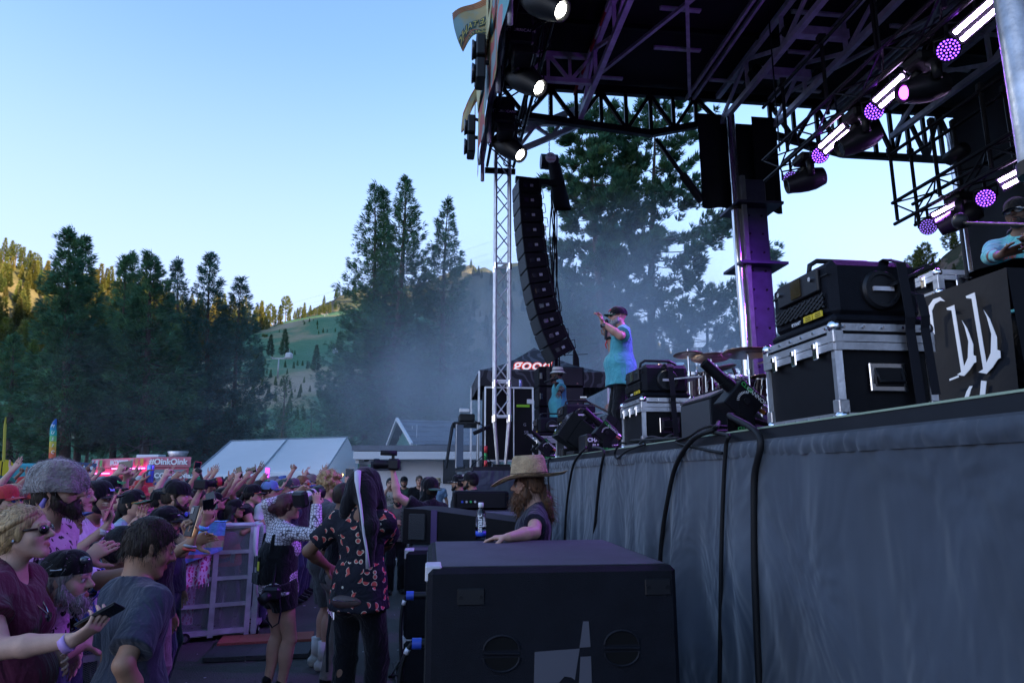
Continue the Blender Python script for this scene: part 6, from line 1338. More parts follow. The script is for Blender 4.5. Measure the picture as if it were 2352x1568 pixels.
 J.update(T=T, Q=Q, M=M4, B=B, hf=hf, hr=hr, hu=hu, s=s, pel=pel, Fh=Fh, A=A, tf=tf, tr=tr, uu=uu)
 PEOPLE[label] = J
 return J
def _mk(F, nm, m, hh, pal, par, **k):
 v, f, t = F.mesh(hh, **k); o_ = np.array(par.location); v = v - o_
 me = raw_mesh(nm, v, f, m, True, pal[np.minimum(t, len(pal) - 1)] if pal is not None else None); return link_mesh(nm, me, par)
def in_head(M4): mb = MB(); mb.M = M4; return mb
def sunglasses(T, M4, col=(.01, .01, .012), frame_c=(.012, .012, .012), up=0, shape='way'):
 lm = mat('lens_%d_%d_%d' % tuple(int(c * 99) for c in col), col, .12, .2, coat=.6); fm = mat('frame_%d_%d_%d' % tuple(int(c * 99) for c in frame_c), frame_c, .35); fr = MB(); ln = MB(); fr.M = ln.M = M4
 y0, z0 = (.102, .002) if not up else (.07, .105)
 for sg in (-1, 1):
  F_ = Matrix.Rotation(-sg * .22, 3, 'Z'); ln.ell((sg * .033, y0 - .004, z0), (.028, .006, .019), 12, F_); fr.ell((sg * .033, y0 - .007, z0 + .002), (.031, .005, .0215), 12, F_)
  fr.bar((sg * .062, y0 - .018, z0 + .008), (sg * .080, -.01, z0 + .006), .004, .010)
 fr.bar((-.012, y0, z0 + .008), (.012, y0, z0 + .008), .004, .006)
 s_ = fr.build('sunglasses', fm, T, smooth=True); ln.build('lens', lm, s_, smooth=True)
def cap_hat(T, M4, col=(.012, .012, .014), brim=None, back=False, patch=None, text_=None, tilt=0, flat=False, tcol=white_print, side=None):
 m = cloth_mat('cap_%d_%d_%d' % tuple(int(c * 99) for c in col), col); bm = cloth_mat('brim_%d_%d_%d' % tuple(int(c * 99) for c in (brim or col)), brim or col)
 L = M4 @ Matrix.Rotation(R(tilt), 4, 'X') @ (Matrix.Rotation(math.pi, 4, 'Z') @ Matrix.Translation((0, .02, .008)) if back else Matrix.Identity(4)); mb = MB(); mb.M = L
 def crown(a, b):
  th = a * 2 * math.pi; ph = b * math.pi / 2; fr = max(0, math.sin(th)); rz = .088 * (1 + .13 * fr) if not flat else .094
  c = math.cos(ph) ** .72; return (.0885 * c * math.cos(th), -.014 + .110 * c * math.sin(th), .034 + rz * math.sin(ph) ** .9)
 mb.grid(crown, 28, 10); mb.grid(lambda a, b: (.0885 * math.cos(a * 6.2832), -.014 + .110 * math.sin(a * 6.2832), .034 - b * .016), 28, 1)
 o = mb.build('cap', m, T, smooth=True)
 b2 = MB(); b2.M = L
 for dz in (0, -.005):
  def br(a, b):
   x = (a - .5) * 2; e = math.sqrt(max(0, 1 - .80 * x * x)); y0 = -.014 + .108 * math.sqrt(max(0, 1 - (x * .80) ** 2)); return (x * .076, y0 - .004 + b * .082 * e, .028 + dz - .018 * x * x - .006 * b)
  b2.grid(br, 14, 5)
 b2.build('brim', bm, o, smooth=True)
 mb = MB(); mb.M = L; mb.ell((0, -.014, .123 if not flat else .11), (.007, .007, .004), 8); mb.build('button', m, o, smooth=True)
 if patch:
  p = MB(); p.M = L; p.grid(lambda a, b: ((a - .5) * .062, .097 - .030 * b ** 1.5 - .25 * abs(a - .5) ** 2 * .06, .052 + .044 * b), 6, 4); p.build('patch', mat('patch_%d_%d_%d' % tuple(int(c * 99) for c in patch), patch, .7), o)
 if text_:
  ML = L @ Matrix.Translation((0, .099, .074)) @ Matrix.Rotation(R(180), 4, 'Z') @ Matrix.Rotation(R(90 - 22), 4, 'X'); text(text_, .040, ML, tcol, 'lettering', o, .002)
 if side:
  sd_, cl = side; p = MB(); p.M = L; p.grid(lambda a, b: (sd_ * (.0895 - .02 * b), -.04 + a * .05, .045 + .03 * b), 3, 3); p.build('patch', cl, o)
 return o
def bucket_hat(T, M4, col=(.5, .5, .5), band=None, brim=.045, h_=.085, m=None, rough=0, drop=.035, tilt=0, k=1.0):
 m = m or cloth_mat('bucket_%d_%d_%d' % tuple(int(c * 99) for c in col), col); L = M4 @ Matrix.Rotation(R(tilt), 4, 'X'); mb = MB(); mb.M = L; z0 = .04
 P = [(1.08 * k, z0 - drop), (1.17 * k, z0 - drop * .6), (1.16 * k, z0), (1.09 * k, z0 + h_ * .35), (.98 * k, z0 + h_ * .72), (.72 * k, z0 + h_ * 1.05), (.4 * k, z0 + h_ * 1.16), (.01, z0 + h_ * 1.2)] if rough else [(1.12 * k + brim * 10, z0 - drop), (1.10 * k, z0), (1.04 * k, z0 + .03), (.97 * k, z0 + h_ * .8), (.90 * k, z0 + h_), (.55 * k, z0 + h_ + .006), (.01, z0 + h_ + .008)]
 def f(a, b):
  q = b * (len(P) - 1); i = min(len(P) - 2, int(q)); t = q - i; rr = P[i][0] * (1 - t) + P[i + 1][0] * t; z = P[i][1] * (1 - t) + P[i + 1][1] * t; th = a * 6.2832
  w_ = rough * (math.sin(th * 3 + z * 40) + math.sin(th * 7 + 2)) * .5; return (rr * .083 * math.cos(th) * (1 + w_), -.014 + rr * .104 * math.sin(th) * (1 + w_), z + rough * .06 * math.sin(th * 2 + 1))
 mb.grid(f, 40, 36); o = mb.build('hat', m, T, smooth=True)
 if band:
  b = MB(); b.M = L; b.grid(lambda a, t: (.0865 * 1.055 * k * math.cos(a * 6.2832), -.014 + .1085 * 1.055 * k * math.sin(a * 6.2832), z0 + .012 + .016 * t), 36, 1); b.build('hat_band', mat('hat_band', band, .7), o)
 return o
HATS = {'cap': cap_hat, 'bucket': bucket_hat}
def phone(label, J, side, col=(.015, .015, .018), screen=None, up=None, group='phones held up in the crowd', size=1.0):
 h_ = J[side]; c = Vector(h_['palm']) + Vector(h_['d']) * .035; d = Vector(h_['d']); y = Vector(up) if up else d; n = Vector(h_['n'])
 T = thing('phone', label, 'phone', c, 0, group); F_ = frame(n, None); M_ = place(c, n, y)
 mb = MB(); mb.M = M_; mb.box((0, 0, 0), (.074 * size, .150 * size, .009), ch=.003); mb.build('phone_case', mat('phone_%d_%d_%d' % tuple(int(q * 99) for q in col), col, .35), T)
 s_ = MB(); s_.M = M_; s_.box((0, 0, -.0052), (.068 * size, .142 * size, .001)); s_.build('screen', mat('phone_screen', (.01, .01, .012), .08, coat=.5) if not screen else mat('screen_%d_%d_%d' % tuple(int(q * 9) for q in screen), screen, .2, emit=screen, es=.6), T)
 l_ = MB(); l_.M = M_; l_.box((-.018 * size, .05 * size, .0055), (.03, .032, .003), ch=.001); l_.build('camera_bump', glassm, T); return T
# ================================================================ patterned cloths
def pattern(name, build, rough=.85):
 m = bpy.data.materials.new(name); m.use_nodes = True; t = m.node_tree; b = t.nodes['Principled BSDF']; b.inputs['Roughness'].default_value = rough; b.inputs['Specular IOR Level'].default_value = .2
 tc = N(t, 'ShaderNodeTexCoord'); out = build(t, tc.outputs['Object']); t.links.new(out, b.inputs['Base Color'])
 nz = N(t, 'ShaderNodeTexNoise', i_Scale=9.0, i_Detail=2.0, i_Distortion=1.6); t.links.new(tc.outputs['Object'], nz.inputs[0]); bp = N(t, 'ShaderNodeBump'); bp.inputs['Strength'].default_value = .7; bp.inputs['Distance'].default_value = .03
 t.links.new(nz.outputs[0], bp.inputs['Height']); t.links.new(bp.outputs[0], b.inputs['Normal']); return m
def ramp(t, src, stops, const=True):
 cr = N(t, 'ShaderNodeValToRGB'); cr.color_ramp.interpolation = 'CONSTANT' if const else 'LINEAR'; e = cr.color_ramp.elements
 for i, (p, c) in enumerate(stops):
  el = e[i] if i < 2 else e.new(p); el.position = p; el.color = (*c, 1)
 t.links.new(src, cr.inputs[0]); return cr.outputs[0]
def watermelon(t, co):
 vo = N(t, 'ShaderNodeTexVoronoi', i_Scale=17.0, i_Randomness=.7); t.links.new(co, vo.inputs['Vector'])
 sc = N(t, 'ShaderNodeVectorMath', operation='SUBTRACT'); t.links.new(co, sc.inputs[0]); t.links.new(vo.outputs['Position'], sc.inputs[1])
 ra = N(t, 'ShaderNodeVectorMath', operation='SUBTRACT'); t.links.new(vo.outputs['Color'], ra.inputs[0]); ra.inputs[1].default_value = (.5, .5, .5)
 dt = N(t, 'ShaderNodeVectorMath', operation='DOT_PRODUCT'); t.links.new(sc.outputs[0], dt.inputs[0]); t.links.new(ra.outputs[0], dt.inputs[1])
 ln = N(t, 'ShaderNodeVectorMath', operation='LENGTH'); t.links.new(sc.outputs[0], ln.inputs[0])
 gt = N(t, 'ShaderNodeMath', operation='GREATER_THAN'); t.links.new(dt.outputs['Value'], gt.inputs[0]); gt.inputs[1].default_value = .0005
 ad = N(t, 'ShaderNodeMath', operation='SUBTRACT'); ad.inputs[0].default_value = 1; t.links.new(gt.outputs[0], ad.inputs[1])
 dd = N(t, 'ShaderNodeMath', operation='MULTIPLY_ADD'); t.links.new(ad.outputs[0], dd.inputs[0]); dd.inputs[1].default_value = .2; t.links.new(ln.outputs['Value'], dd.inputs[2])
 mu = N(t, 'ShaderNodeMath', operation='MULTIPLY'); t.links.new(dd.outputs[0], mu.inputs[0]); mu.inputs[1].default_value = 24.0
 return ramp(t, mu.outputs[0], [(0, (.50, .08, .07)), (.44, (.50, .12, .10)), (.50, (.55, .52, .42)), (.56, (.012, .013, .02))])
def leopard(t, co):
 vo = N(t, 'ShaderNodeTexVoronoi', i_Scale=26.0); nz = N(t, 'ShaderNodeTexNoise', i_Scale=14.0, i_Detail=3.0); t.links.new(co, nz.inputs[0])
 mx = N(t, 'ShaderNodeMix', data_type='VECTOR'); mx.inputs[0].default_value = .06; t.links.new(co, mx.inputs[4]); t.links.new(nz.outputs['Color'], mx.inputs[5]); t.links.new(mx.outputs[1], vo.inputs['Vector'])
 return ramp(t, vo.outputs['Distance'], [(0, (.22, .15, .17)), (.16, (.02, .015, .02)), (.34, (.52, .36, .46)), (.9, (.45, .3, .4))])
def scales(t, co):
 vo = N(t, 'ShaderNodeTexVoronoi', feature='DISTANCE_TO_EDGE', i_Scale=42.0, i_Randomness=.5); t.links.new(co, vo.inputs['Vector'])
 return ramp(t, vo.outputs['Distance'], [(0, (.02, .015, .03)), (.07, (.16, .14, .17)), (.13, (.62, .6, .66))], False)
def tiger(t, co):
 mp = N(t, 'ShaderNodeMapping'); mp.inputs['Scale'].default_value = (1, 1, .6); t.links.new(co, mp.inputs[0]); nz = N(t, 'ShaderNodeTexNoise', i_Scale=9.0, i_Detail=2.0, i_Distortion=2.2); t.links.new(mp.outputs[0], nz.inputs[0])
 return ramp(t, nz.outputs[0], [(0, (.01, .012, .02)), (.42, (.04, .13, .5)), (.50, (.65, .68, .75)), (.58, (.012, .014, .02)), (.64, (.05, .2, .6))])
def floral(t, co):
 vo = N(t, 'ShaderNodeTexVoronoi', i_Scale=22.0); t.links.new(co, vo.inputs['Vector']); return ramp(t, vo.outputs['Distance'], [(0, (.2, .05, .04)), (.2, (.12, .2, .12)), (.36, (.5, .42, .36))])
melon_m, leo_m, scale_m, tiger_m, floral_m = [pattern(n, f) for n, f in (('melon_print', watermelon), ('leopard_print', leopard), ('scale_print', scales), ('tiger_print', tiger), ('floral_print', floral))]
CL_ = lambda n, c: cloth_mat('cloth_' + n, c)
blackc, navyc, whitec, tealc, greyc, maroonc, pinkc = CL_('black', (.011, .011, .013)), CL_('navy', (.018, .022, .045)), CL_('white', (.55, .55, .58)), CL_('teal', (.075, .33, .38)), CL_('grey', (.030, .037, .058)), CL_('maroon', (.085, .012, .035)), CL_('pink', (.5, .2, .25))
CR = 'crowd packed behind the barricade'
# ================================================================ foreground at the left
fur = mat('grey_fur', (.21, .18, .17), .95, var=.55, vscale=14, bump=1, bscale=48, sheen=.8)
J = person('woman in maroon shirt with braided blond hair and dark sunglasses at left edge', (50, 1222), 2.9, 82, 'fair', True, pitch=6, hair='blond', hstyle='pony', glasses=((.012, .01, .01), (.03, .012, .006)), shirt=maroonc, pants='black', fat=1.22, h=.0065, rarm=dict(px=(165, 1470), Y=2.62, pole=(-.3, -.6, -.8), hd=(.75, .1, .45), hn=(-.25, .4, .8), pose='hold'), larm=dict(px=(120, 1500), Y=3.05, pose='relaxed'), group=CR, neckline=1, foot_z=-.05)
phone('black phone held low by the woman in maroon', J, 'r', (.015, .015, .02), up=(.75, .15, .5))
w_ = J['r']; MB().lathe([(.030, -.012), (.034, -.012), (.034, .012), (.030, .012)], w_['W'] - w_['d'] * .02, w_['d'], 16).build('wristband', mat('band_lilac', (.5, .3, .65), .5), J['T'], smooth=True)
Pn = [J['B'](-.075 + .0 * k, .03, .47) * (1 - t) + J['B'](0, .135, .33) * t for k, t in enumerate([0, .25, .5, .75, 1])] + [J['B'](.0, .135, .33) * (1 - t) + J['B'](.08, .03, .47) * t for t in (.25, .5, .75, 1)]
MB().tube([p + J['tf'] * .03 * math.sin(i / 8 * 3.14) for i, p in enumerate(Pn)], .004, 5).build('necklace', chrome, J['T'])
q = J['B'](0, .165, .325); MB().lathe([(.001, -.006), (.02, -.004), (.02, .004), (.001, .006)], q, J['tf'], 10).build('pendant', chrome, J['T'])
MB().ell(J['Q'](.083, -.004, -.032), .0075, 8).build('earring', chrome, J['T'])
br = MB(); br.tube([J['Q'](.03, .06, .085), J['Q'](.07, .02, .06), J['Q'](.082, -.04, .03), J['Q'](.06, -.09, .0), J['Q'](.0, -.115, -.02)], [.012, .016, .018, .018, .02], 8); br.build('braid', hair_mat(HAIR['blond']), J['T'], smooth=True)
J = person('tall man in fuzzy grey bucket hat and pink leopard shirt', (128, 1128), 3.45, 80, 'light', pitch=3, hair='dark', beard='full', hat='bucket', hatkw=dict(m=fur, k=1.16, brim=.006, h_=.10, rough=.09, drop=.045, tilt=-4), glasses=((.01, .01, .015),), shirt=leo_m, h=.007, group=CR, rarm=dict(px=(190, 1290), Y=3.3, pose='relaxed'), fat=1.05)
MB().tube([J['Q'](.083, -.02, -.03), J['Q'](.088, -.03, -.06), J['Q'](.085, -.025, -.075)], [.008, .014, .007], 7).build('tassel_earring', mat('lilac_tassel', (.25, .18, .5), .8), J['T'], smooth=True)
J = person('bearded older man in black backward cap with small flag patch, leaning low', (150, 1326), 3.25, 84, 'fair', H=1.76, pitch=50, lean=52, hair='grey', beard='grey', hat='cap', hatkw=dict(back=True, flat=True, tilt=6, side=(-1, mat('flag_patch', (.4, .42, .5), .7))), shirt=blackc, pants='black', h=.0065, group=CR, larm=dict(px=(240, 1420), Y=3.7), rarm=dict(px=(190, 1480), Y=3.3))
MB().tube([J['Q'](.02, .06, .10), J['Q'](.05, .05, .105), J['Q'](.07, .0, .07), J['Q'](.09, -.03, .03)], .006, 6).build('goggle_strap', rubber, J['T'])
MB().ell(J['Q'](.03, .075, .092), (.03, .02, .018), 10).build('goggles', mat('goggle_lens', (.05, .06, .08), .1, coat=1), J['T'], smooth=True)
J = person('dark-haired boy in grey shirt seen from behind in the foreground', (338, 1256), 2.95, 40, 'tan', hyaw=10, pitch=-20, hair='dark', shirt=greyc, pants='denim', h=.0065, group='children in front of the barricade', rarm=dict(px=(330, 1640), Y=2.75), larm=dict(px=(285, 1640), Y=3.1), tight=1.6, sleeve=.78, hem=-.08)
J = person('woman with black hair bun and blue tiger-print dress leaning on barricade', (283, 1256), 3.7, 62, 'tan', True, H=1.66, lean=36, pitch=34, hair='black', hstyle='bun', shirt=tiger_m, skirt=tiger_m, bare_legs=True, sleeve=.15, h=.008, group=CR, rarm=dict(px=(478, 1232), Y=3.55, pole=(.2, -.3, -.9), hd=(.2, .1, .95), hn=(-.6, -.7, .1), pose='grip'), larm=dict(px=(470, 1240), Y=3.85, pole=(.2, .3, -.9)))
phone('phone held upright by the woman with the hair bun', J, 'r', (.02, .02, .025), screen=(.35, .3, .25), up=(.05, .05, 1))
for k, c_ in enumerate(((.3, .35, .4), (.5, .05, .04))): MB().lathe([(.031, -.006), (.036, 0), (.031, .006)], J['r']['W'] - J['r']['d'] * (.012 + .016 * k), J['r']['d'], 14).build('bracelet', mat(f'bead_{k}', c_, .4), J['T'], smooth=True)
# ---------------------------------------------------------------- middle rows
J = person('man in black flat-brim cap with blue patch and trimmed beard, profile', (221, 1146), 4.7, 86, 'tan', hair='black', beard='short', hat='cap', hatkw=dict(patch=(.25, .4, .7), tilt=2), shirt=whitec, h=.008, group=CR, larm=dict(px=(255, 1260), Y=4.6), rarm=dict(px=(250, 1280), Y=4.5))
J = person('young woman with long wavy brown hair and white shirt, profile', (171, 1140), 4.25, 84, 'fair', True, hair='brown', hstyle='wavy', shirt=whitec, h=.008, group=CR, rarm=dict(px=(243, 1213), Y=4.0, pole=(-.2, -.5, -.8), hd=(.3, .1, .9), hn=(-.7, -.5, 0), pose='hold'))
phone('pink-edged phone held by woman with wavy brown hair', J, 'r', (.5, .12, .18), up=(-.1, 0, 1))
MB().lathe([(.028, -.014), (.033, -.014), (.033, .014), (.028, .014)], J['r']['W'] - J['r']['d'] * .02, J['r']['d'], 14).build('watch', mat('watch_band', (.5, .5, .55), .4), J['T'], smooth=True)
person('girl in orange cap with long blue visor beside the leopard shirt', (141, 1190), 3.95, 84, 'fair', True, pitch=12, hair='brown', hat='cap', hatkw=dict(col=(.6, .12, .04), brim=(.06, .12, .4), tilt=-6), shirt=whitec, h=.008, group=CR)
J = person('man in black cap with white patch, sunglasses on the brim, phone raised', (378, 1200), 5.1, 82, 'tan', hair='black', beard='stubble', hat='cap', hatkw=dict(patch=(.55, .55, .55), tilt=3), shirt=blackc, pants='khaki', h=.008, group=CR, rarm=dict(px=(470, 1205), Y=4.9, pole=(.1, -.2, -1), hd=(.25, 0, .95), hn=(-.6, .7, 0), pose='grip'))
sunglasses(J['T'], J['M'] @ Matrix.Translation((0, .055, .062)), (.05, .12, .5), (.012, .012, .012)); phone('dark phone raised beside blue wristbands', J, 'r', (.02, .02, .03), up=(-.2, 0, 1))
for k in range(2): MB().lathe([(.029, -.012), (.033, -.012), (.033, .012), (.029, .012)], J['r']['W'] - J['r']['d'] * (.02 + .035 * k), J['r']['d'], 14).build('wristband', mat('band_blue', (.1, .35, .7), .5), J['T'], smooth=True)
J = person('man in backward black cap with grey rear patch and navy shirt', (402, 1140), 5.6, 80, 'light', hair='dark', beard='stubble', hat='cap', hatkw=dict(back=True, patch=(.3, .32, .36), tilt=-8), shirt=navyc, h=.008, group=CR, rarm=dict(px=(466, 1180), Y=5.4, pole=(.2, -.3, -.9), pose='hold'), fat=1.1)
phone('black phone tilted in the hand right of the navy-shirted man', J, 'r', (.012, .012, .015), up=(-.35, 0, .9))
person('woman in leaf-print black cap and red heart sunglasses', (304, 1158), 5.5, 96, 'light', True, pitch=10, hair='black', hstyle='pony', hat='cap', hatkw=dict(brim=(.03, .14, .06), patch=(.05, .2, .06), tilt=-4), glasses=((.5, .06, .03), (.4, .25, .05)), shirt=CL_('seafoam', (.26, .42, .44)), h=.008, group=CR, larm=dict(px=(318, 1198), Y=5.3, pose='flat'), rarm=dict(px=(292, 1215), Y=5.2, pose='flat'))
person('man in black cap with green script and green mirrored glasses', (251, 1126), 6.2, 96, 'light', hair='dark', hat='cap', hatkw=dict(text_='Reggae', tcol=green_print), glasses=((.02, .35, .08),), shirt=blackc, h=.009, group=CR, rarm=dict(px=(268, 1160), Y=5.8, pose='spread', hn=(-.3, -.9, .1)))
person('woman with open mouth under black cap, singing', (494, 1153), 8.4, 60, 'light', True, pitch=16, hair='dark', hat='cap', mouth=True, shirt=whitec, tank=True, h=.009, group=CR, hstyle='pony')
J = person('woman in black cap with square patch, earrings and bare shoulders on the rail', (539, 1168), 8.25, 82, 'tan', True, hair='black', hstyle='long', hat='cap', hatkw=dict(patch=(.6, .5, .35)), shirt=CL_('red', (.45, .03, .04)), tank=True, h=.009, group=CR, rarm=dict(px=(600, 1200), Y=8.1, pole=(-.2, -.6, -.6), pose='relaxed'))
MB().lathe([(.001, -.02), (.012, 0), (.001, .02)], J['Q'](.082, 0, -.06), ZV, 8).build('earring', green_print, J['T'])
person('heavy-set person in black cap and yellow mirrored glasses, sleeveless black top', (580, 1134), 8.6, 84, 'light', hair='black', hstyle='pony', hat='cap', hatkw=dict(tilt=-2), glasses=((.3, .4, .06), (.5, .12, .03)), shirt=blackc, sleeve=.12, fat=1.2, h=.009, group=CR, rarm=dict(px=(625, 1190), Y=8.5))
person('young man in blue trucker cap and white shirt', (619, 1126), 8.7, 86, 'light', hair='dark', hat='cap', hatkw=dict(col=(.12, .2, .42), brim=(.05, .08, .2), patch=(.4, .45, .55)), shirt=whitec, h=.009, group=CR)
person('man in dark green cap raising an open hand before his face', (655, 1120), 9.3, 88, 'light', hair='blond', hat='cap', hatkw=dict(col=(.03, .06, .04), patch=(.35, .2, .1)), shirt=CL_('moss', (.1, .11, .08)), h=.010, group=CR, rarm=dict(px=(646, 1122), Y=8.9, pose='flat', hn=(-.9, -.3, 0)))
person('man with short ginger hair and red mirrored sunglasses', (695, 1111), 10.2, 100, 'fair', hair='red', glasses=((.55, .08, .02),), shirt=CL_('dark_grey', (.05, .05, .055)), h=.010, group=CR)
person('man in brown mesh trucker cap and black sunglasses', (713, 1107), 10.9, 96, 'light', hair='brown', hat='cap', hatkw=dict(col=(.16, .13, .12), patch=(.5, .48, .45)), glasses=((.01, .01, .012),), shirt=blackc, h=.010, group=CR)
person('woman in plum baseball cap behind the blue trucker cap', (672, 1117), 9.8, 92, 'light', True, hair='brown', hat='cap', hatkw=dict(col=(.11, .06, .10)), shirt=greyc, h=.011, group=CR)
# raised arms and what they hold, one person each
J = person('tattooed arm person in striped top holding a phone sideways overhead', (262, 1140), 7.0, 80, 'fair', hair='brown', shirt=CL_('stripe_grey', (.25, .25, .28)), h=.010, group=CR, rarm=dict(px=(268, 1088), Y=6.8, pole=(-.8, 0, -.6), hd=(.5, 0, .8), hn=(.2, .9, 0), pose='grip'), larm=dict(px=(290, 1095), Y=6.9, pole=(.4, 0, -.9), pose='grip'))
phone('silver phone held sideways above the crowd at left', J, 'r', (.25, .22, .25), up=(1, 0, .1))
J = person('person in dark blue shirt holding up a blue drink can', (372, 1150), 6.6, 78, 'tan', hair='black', hat='cap', shirt=navyc, h=.010, group=CR, rarm=dict(px=(325, 1108), Y=6.4, pole=(-.6, -.2, -.7), hd=(.2, 0, 1), hn=(.8, .4, 0), pose='hold'))
c_ = Vector(J['r']['palm']) + Vector(J['r']['d']) * .02 + Vector(J['r']['n']) * .02; tag(MB().lathe([(.028, -.08), (.032, -.072), (.032, .072), (.027, .082), (.001, .082)], c_, ZV, 16).build('drink_can', mat('can_cobalt', (.04, .12, .5), .3, .5, col2=(.2, .35, .7), vscale=25), None, smooth=True), 'tall blue drink can held up in the crowd', 'can')
person('person pointing with an outstretched raised hand, yellow wristband', (430, 1150), 8.2, 82, 'tan', hair='dark', shirt=navyc, h=.010, group=CR, rarm=dict(px=(398, 1098), Y=7.9, pole=(-.7, -.1, -.7), pose='peace', hd=(.6, 0, .5)))
person('person with slim raised wrist and yellow bracelet', (350, 1142), 7.8, 84, 'fair', True, hair='blond', shirt=pinkc, h=.011, group=CR, rarm=dict(px=(378, 1094), Y=7.6, pole=(-.4, 0, -.9), pose='fist'))
J = person('person in black shirt holding a bright pink phone high up', (432, 1142), 8.5, 80, 'light', hair='dark', shirt=blackc, h=.010, group=CR, rarm=dict(px=(453, 1082), Y=8.2, pole=(-.6, 0, -.8), hd=(.1, 0, 1), hn=(-.3, .9, 0), pose='grip'))
phone('bright pink phone held high against the tent', J, 'r', (.75, .03, .10), up=(.15, 0, 1))
J = person('person in grey hood raising a black phone against the tent', (512, 1140), 8.8, 84, 'fair', True, hair='brown', hat='cap', shirt=greyc, h=.010, group=CR, rarm=dict(px=(545, 1100), Y=8.5, pole=(-.5, 0, -.8), hd=(.2, 0, 1), hn=(.2, .9, 0), pose='hold'))
phone('black phone held up beside an orange ribbon', J, 'r', (.012, .012, .014), up=(-.3, 0, .95))
J = person('person in white shirt holding a marbled phone up', (560, 1132), 9.0, 86, 'light', True, hair='dark', shirt=whitec, h=.011, group=CR, rarm=dict(px=(565, 1098), Y=8.7, pole=(-.6, 0, -.8), hd=(.4, 0, .9), hn=(.2, .9, 0), pose='grip'))
phone('pale marbled phone held up in the crowd', J, 'r', (.6, .5, .55), up=(.9, 0, .3))
J = person('person in pink top holding a glowing violet phone', (612, 1128), 10.4, 88, 'light', True, hair='brown', shirt=pinkc, h=.012, group=CR, rarm=dict(px=(604, 1100), Y=10, pole=(-.6, 0, -.8), hn=(0, .9, 0), pose='grip'))
phone('phone with glowing violet screen facing the camera', J, 'r', (.02, .02, .03), screen=(.5, .08, .9), up=(.1, 0, 1))
for (lb, hx_, hy_, ax_, ay_, Yy, po, sk_, fm) in (('person with open hand raised beside the long camera lens', 470, 1130, 490, 1090, 9.4, 'spread', 'light', True), ('person with cupped raised hand and yellow wristband', 528, 1126, 527, 1100, 9.8, 'spread', 'tan', True), ('person with spread fingers raised high against the tent wall', 596, 1122, 590, 1086, 10.0, 'spread', 'brown', False), ('person with raised fist against the tent wall', 680, 1116, 672, 1082, 11.2, 'fist', 'light', False), ('person with small raised hand and yellow band by the teal booth', 215, 1128, 205, 1096, 10.5, 'spread', 'fair', True), ('person waving an arm at the left edge of picture', 12, 1128, 25, 1084, 7.5, 'flat', 'fair', False)):
 person(lb, (hx_, hy_), Yy, 84, sk_, fm, hair='dark', shirt=(greyc, navyc, whitec, blackc)[int(hx_) % 4], h=.012, group=CR, rarm=dict(px=(ax_, ay_), Y=Yy - .3, pole=(-.5, -.2, -.8), pose=po, hn=(-.2, -.9, 0)))
# photographer in the crowd with the long black lens
J = person('photographer in the crowd with a long black lens over the barricade', (455, 1146), 8.3, 84, 'light', hair='dark', shirt=blackc, h=.010, group=CR, rarm=dict(px=(462, 1122), Y=7.95, pole=(-.2, -.4, -.9), pose='hold'), larm=dict(px=(488, 1112), Y=8.1, pole=(.3, .2, -.9), pose='hold'))
c0, c1 = pt(462, 1112, 7.9), pt(520, 1103, 8.1); ax_ = (c1 - c0).normalized()
CM = thing('camera', 'long-lens camera with red and yellow round sticker over the barricade', 'camera', c0); MB().box(c0, (.15, .08, .11), None, .015).build('camera_body', plastic, CM)
MB().lathe([(.038, .03), (.042, .06), (.042, .12), (.052, .13), (.054, .24), (.049, .24), (.046, .2), (.001, .2)], c0, ax_, 20).build('lens_barrel', plastic, CM, auto=40)
MB().lathe([(.0550, .165), (.0555, .166), (.0555, .215), (.055, .216)], c0, ax_, 20).build('sticker', mat('sticker_red', (.45, .03, .03), .5), CM, smooth=True)
text('FMF', .035, place(c0 + ax_ * .19 - Vector((0, 1, 0)) * .058, (-ax_.y * 0, -1, 0), ax_), yellow_print, 'lettering', CM, .001)
AC = thing('action_camera', 'small black action camera on a grip above the long lens', 'camera', pt(458, 1085, 8)); MB().box(pt(456, 1080, 8), (.07, .05, .05), Matrix.Rotation(.6, 3, 'Y'), .01).build('camera_body', plastic, AC); MB().cyl(pt(460, 1088, 8), pt(466, 1104, 8), .015, n=8).build('grip', plastic, AC)
# ---------------------------------------------------------------- rows further back
r5 = random.Random(11); used = set()
HC = [('black', (.012, .012, .014)), ('grey', (.2, .2, .22)), ('white', (.5, .5, .5)), ('red', (.4, .04, .04)), ('blue', (.08, .14, .4)), ('tan', (.36, .28, .17)), ('green', (.03, .2, .1))]
SC_ = [('black', blackc), ('white', whitec), ('navy', navyc), ('grey', greyc), ('teal', tealc), ('pink', pinkc), ('red', CL_('red', (.45, .03, .04))), ('moss', CL_('moss', (.1, .11, .08)))]
spots = [(8, 1150, 5.4), (30, 1140, 6.2), (60, 1132, 7.2), (88, 1146, 5.9), (14, 1116, 9), (100, 1118, 9.5), (190, 1118, 8.6), (232, 1112, 11), (160, 1112, 12), (300, 1116, 10), (330, 1124, 8.2), (345, 1112, 12), (385, 1116, 10.5), (410, 1112, 12.5), (440, 1116, 11), (478, 1114, 12), (505, 1118, 10.8), (545, 1112, 12.2), (575, 1108, 13.5), (628, 1108, 13), (648, 1106, 14), (705, 1100, 15), (735, 1102, 14), (745, 1116, 11.5), (52, 1108, 14), (120, 1108, 15), (275, 1106, 15), (318, 1104, 17), (455, 1106, 16), (525, 1106, 15.5), (610, 1104, 17), (690, 1102, 17), (240, 1146, 6.9), (316, 1140, 7.4), (520, 1146, 8.8), (636, 1120, 10), (700, 1120, 10.6), (475, 1156, 8.5)]
i = 0
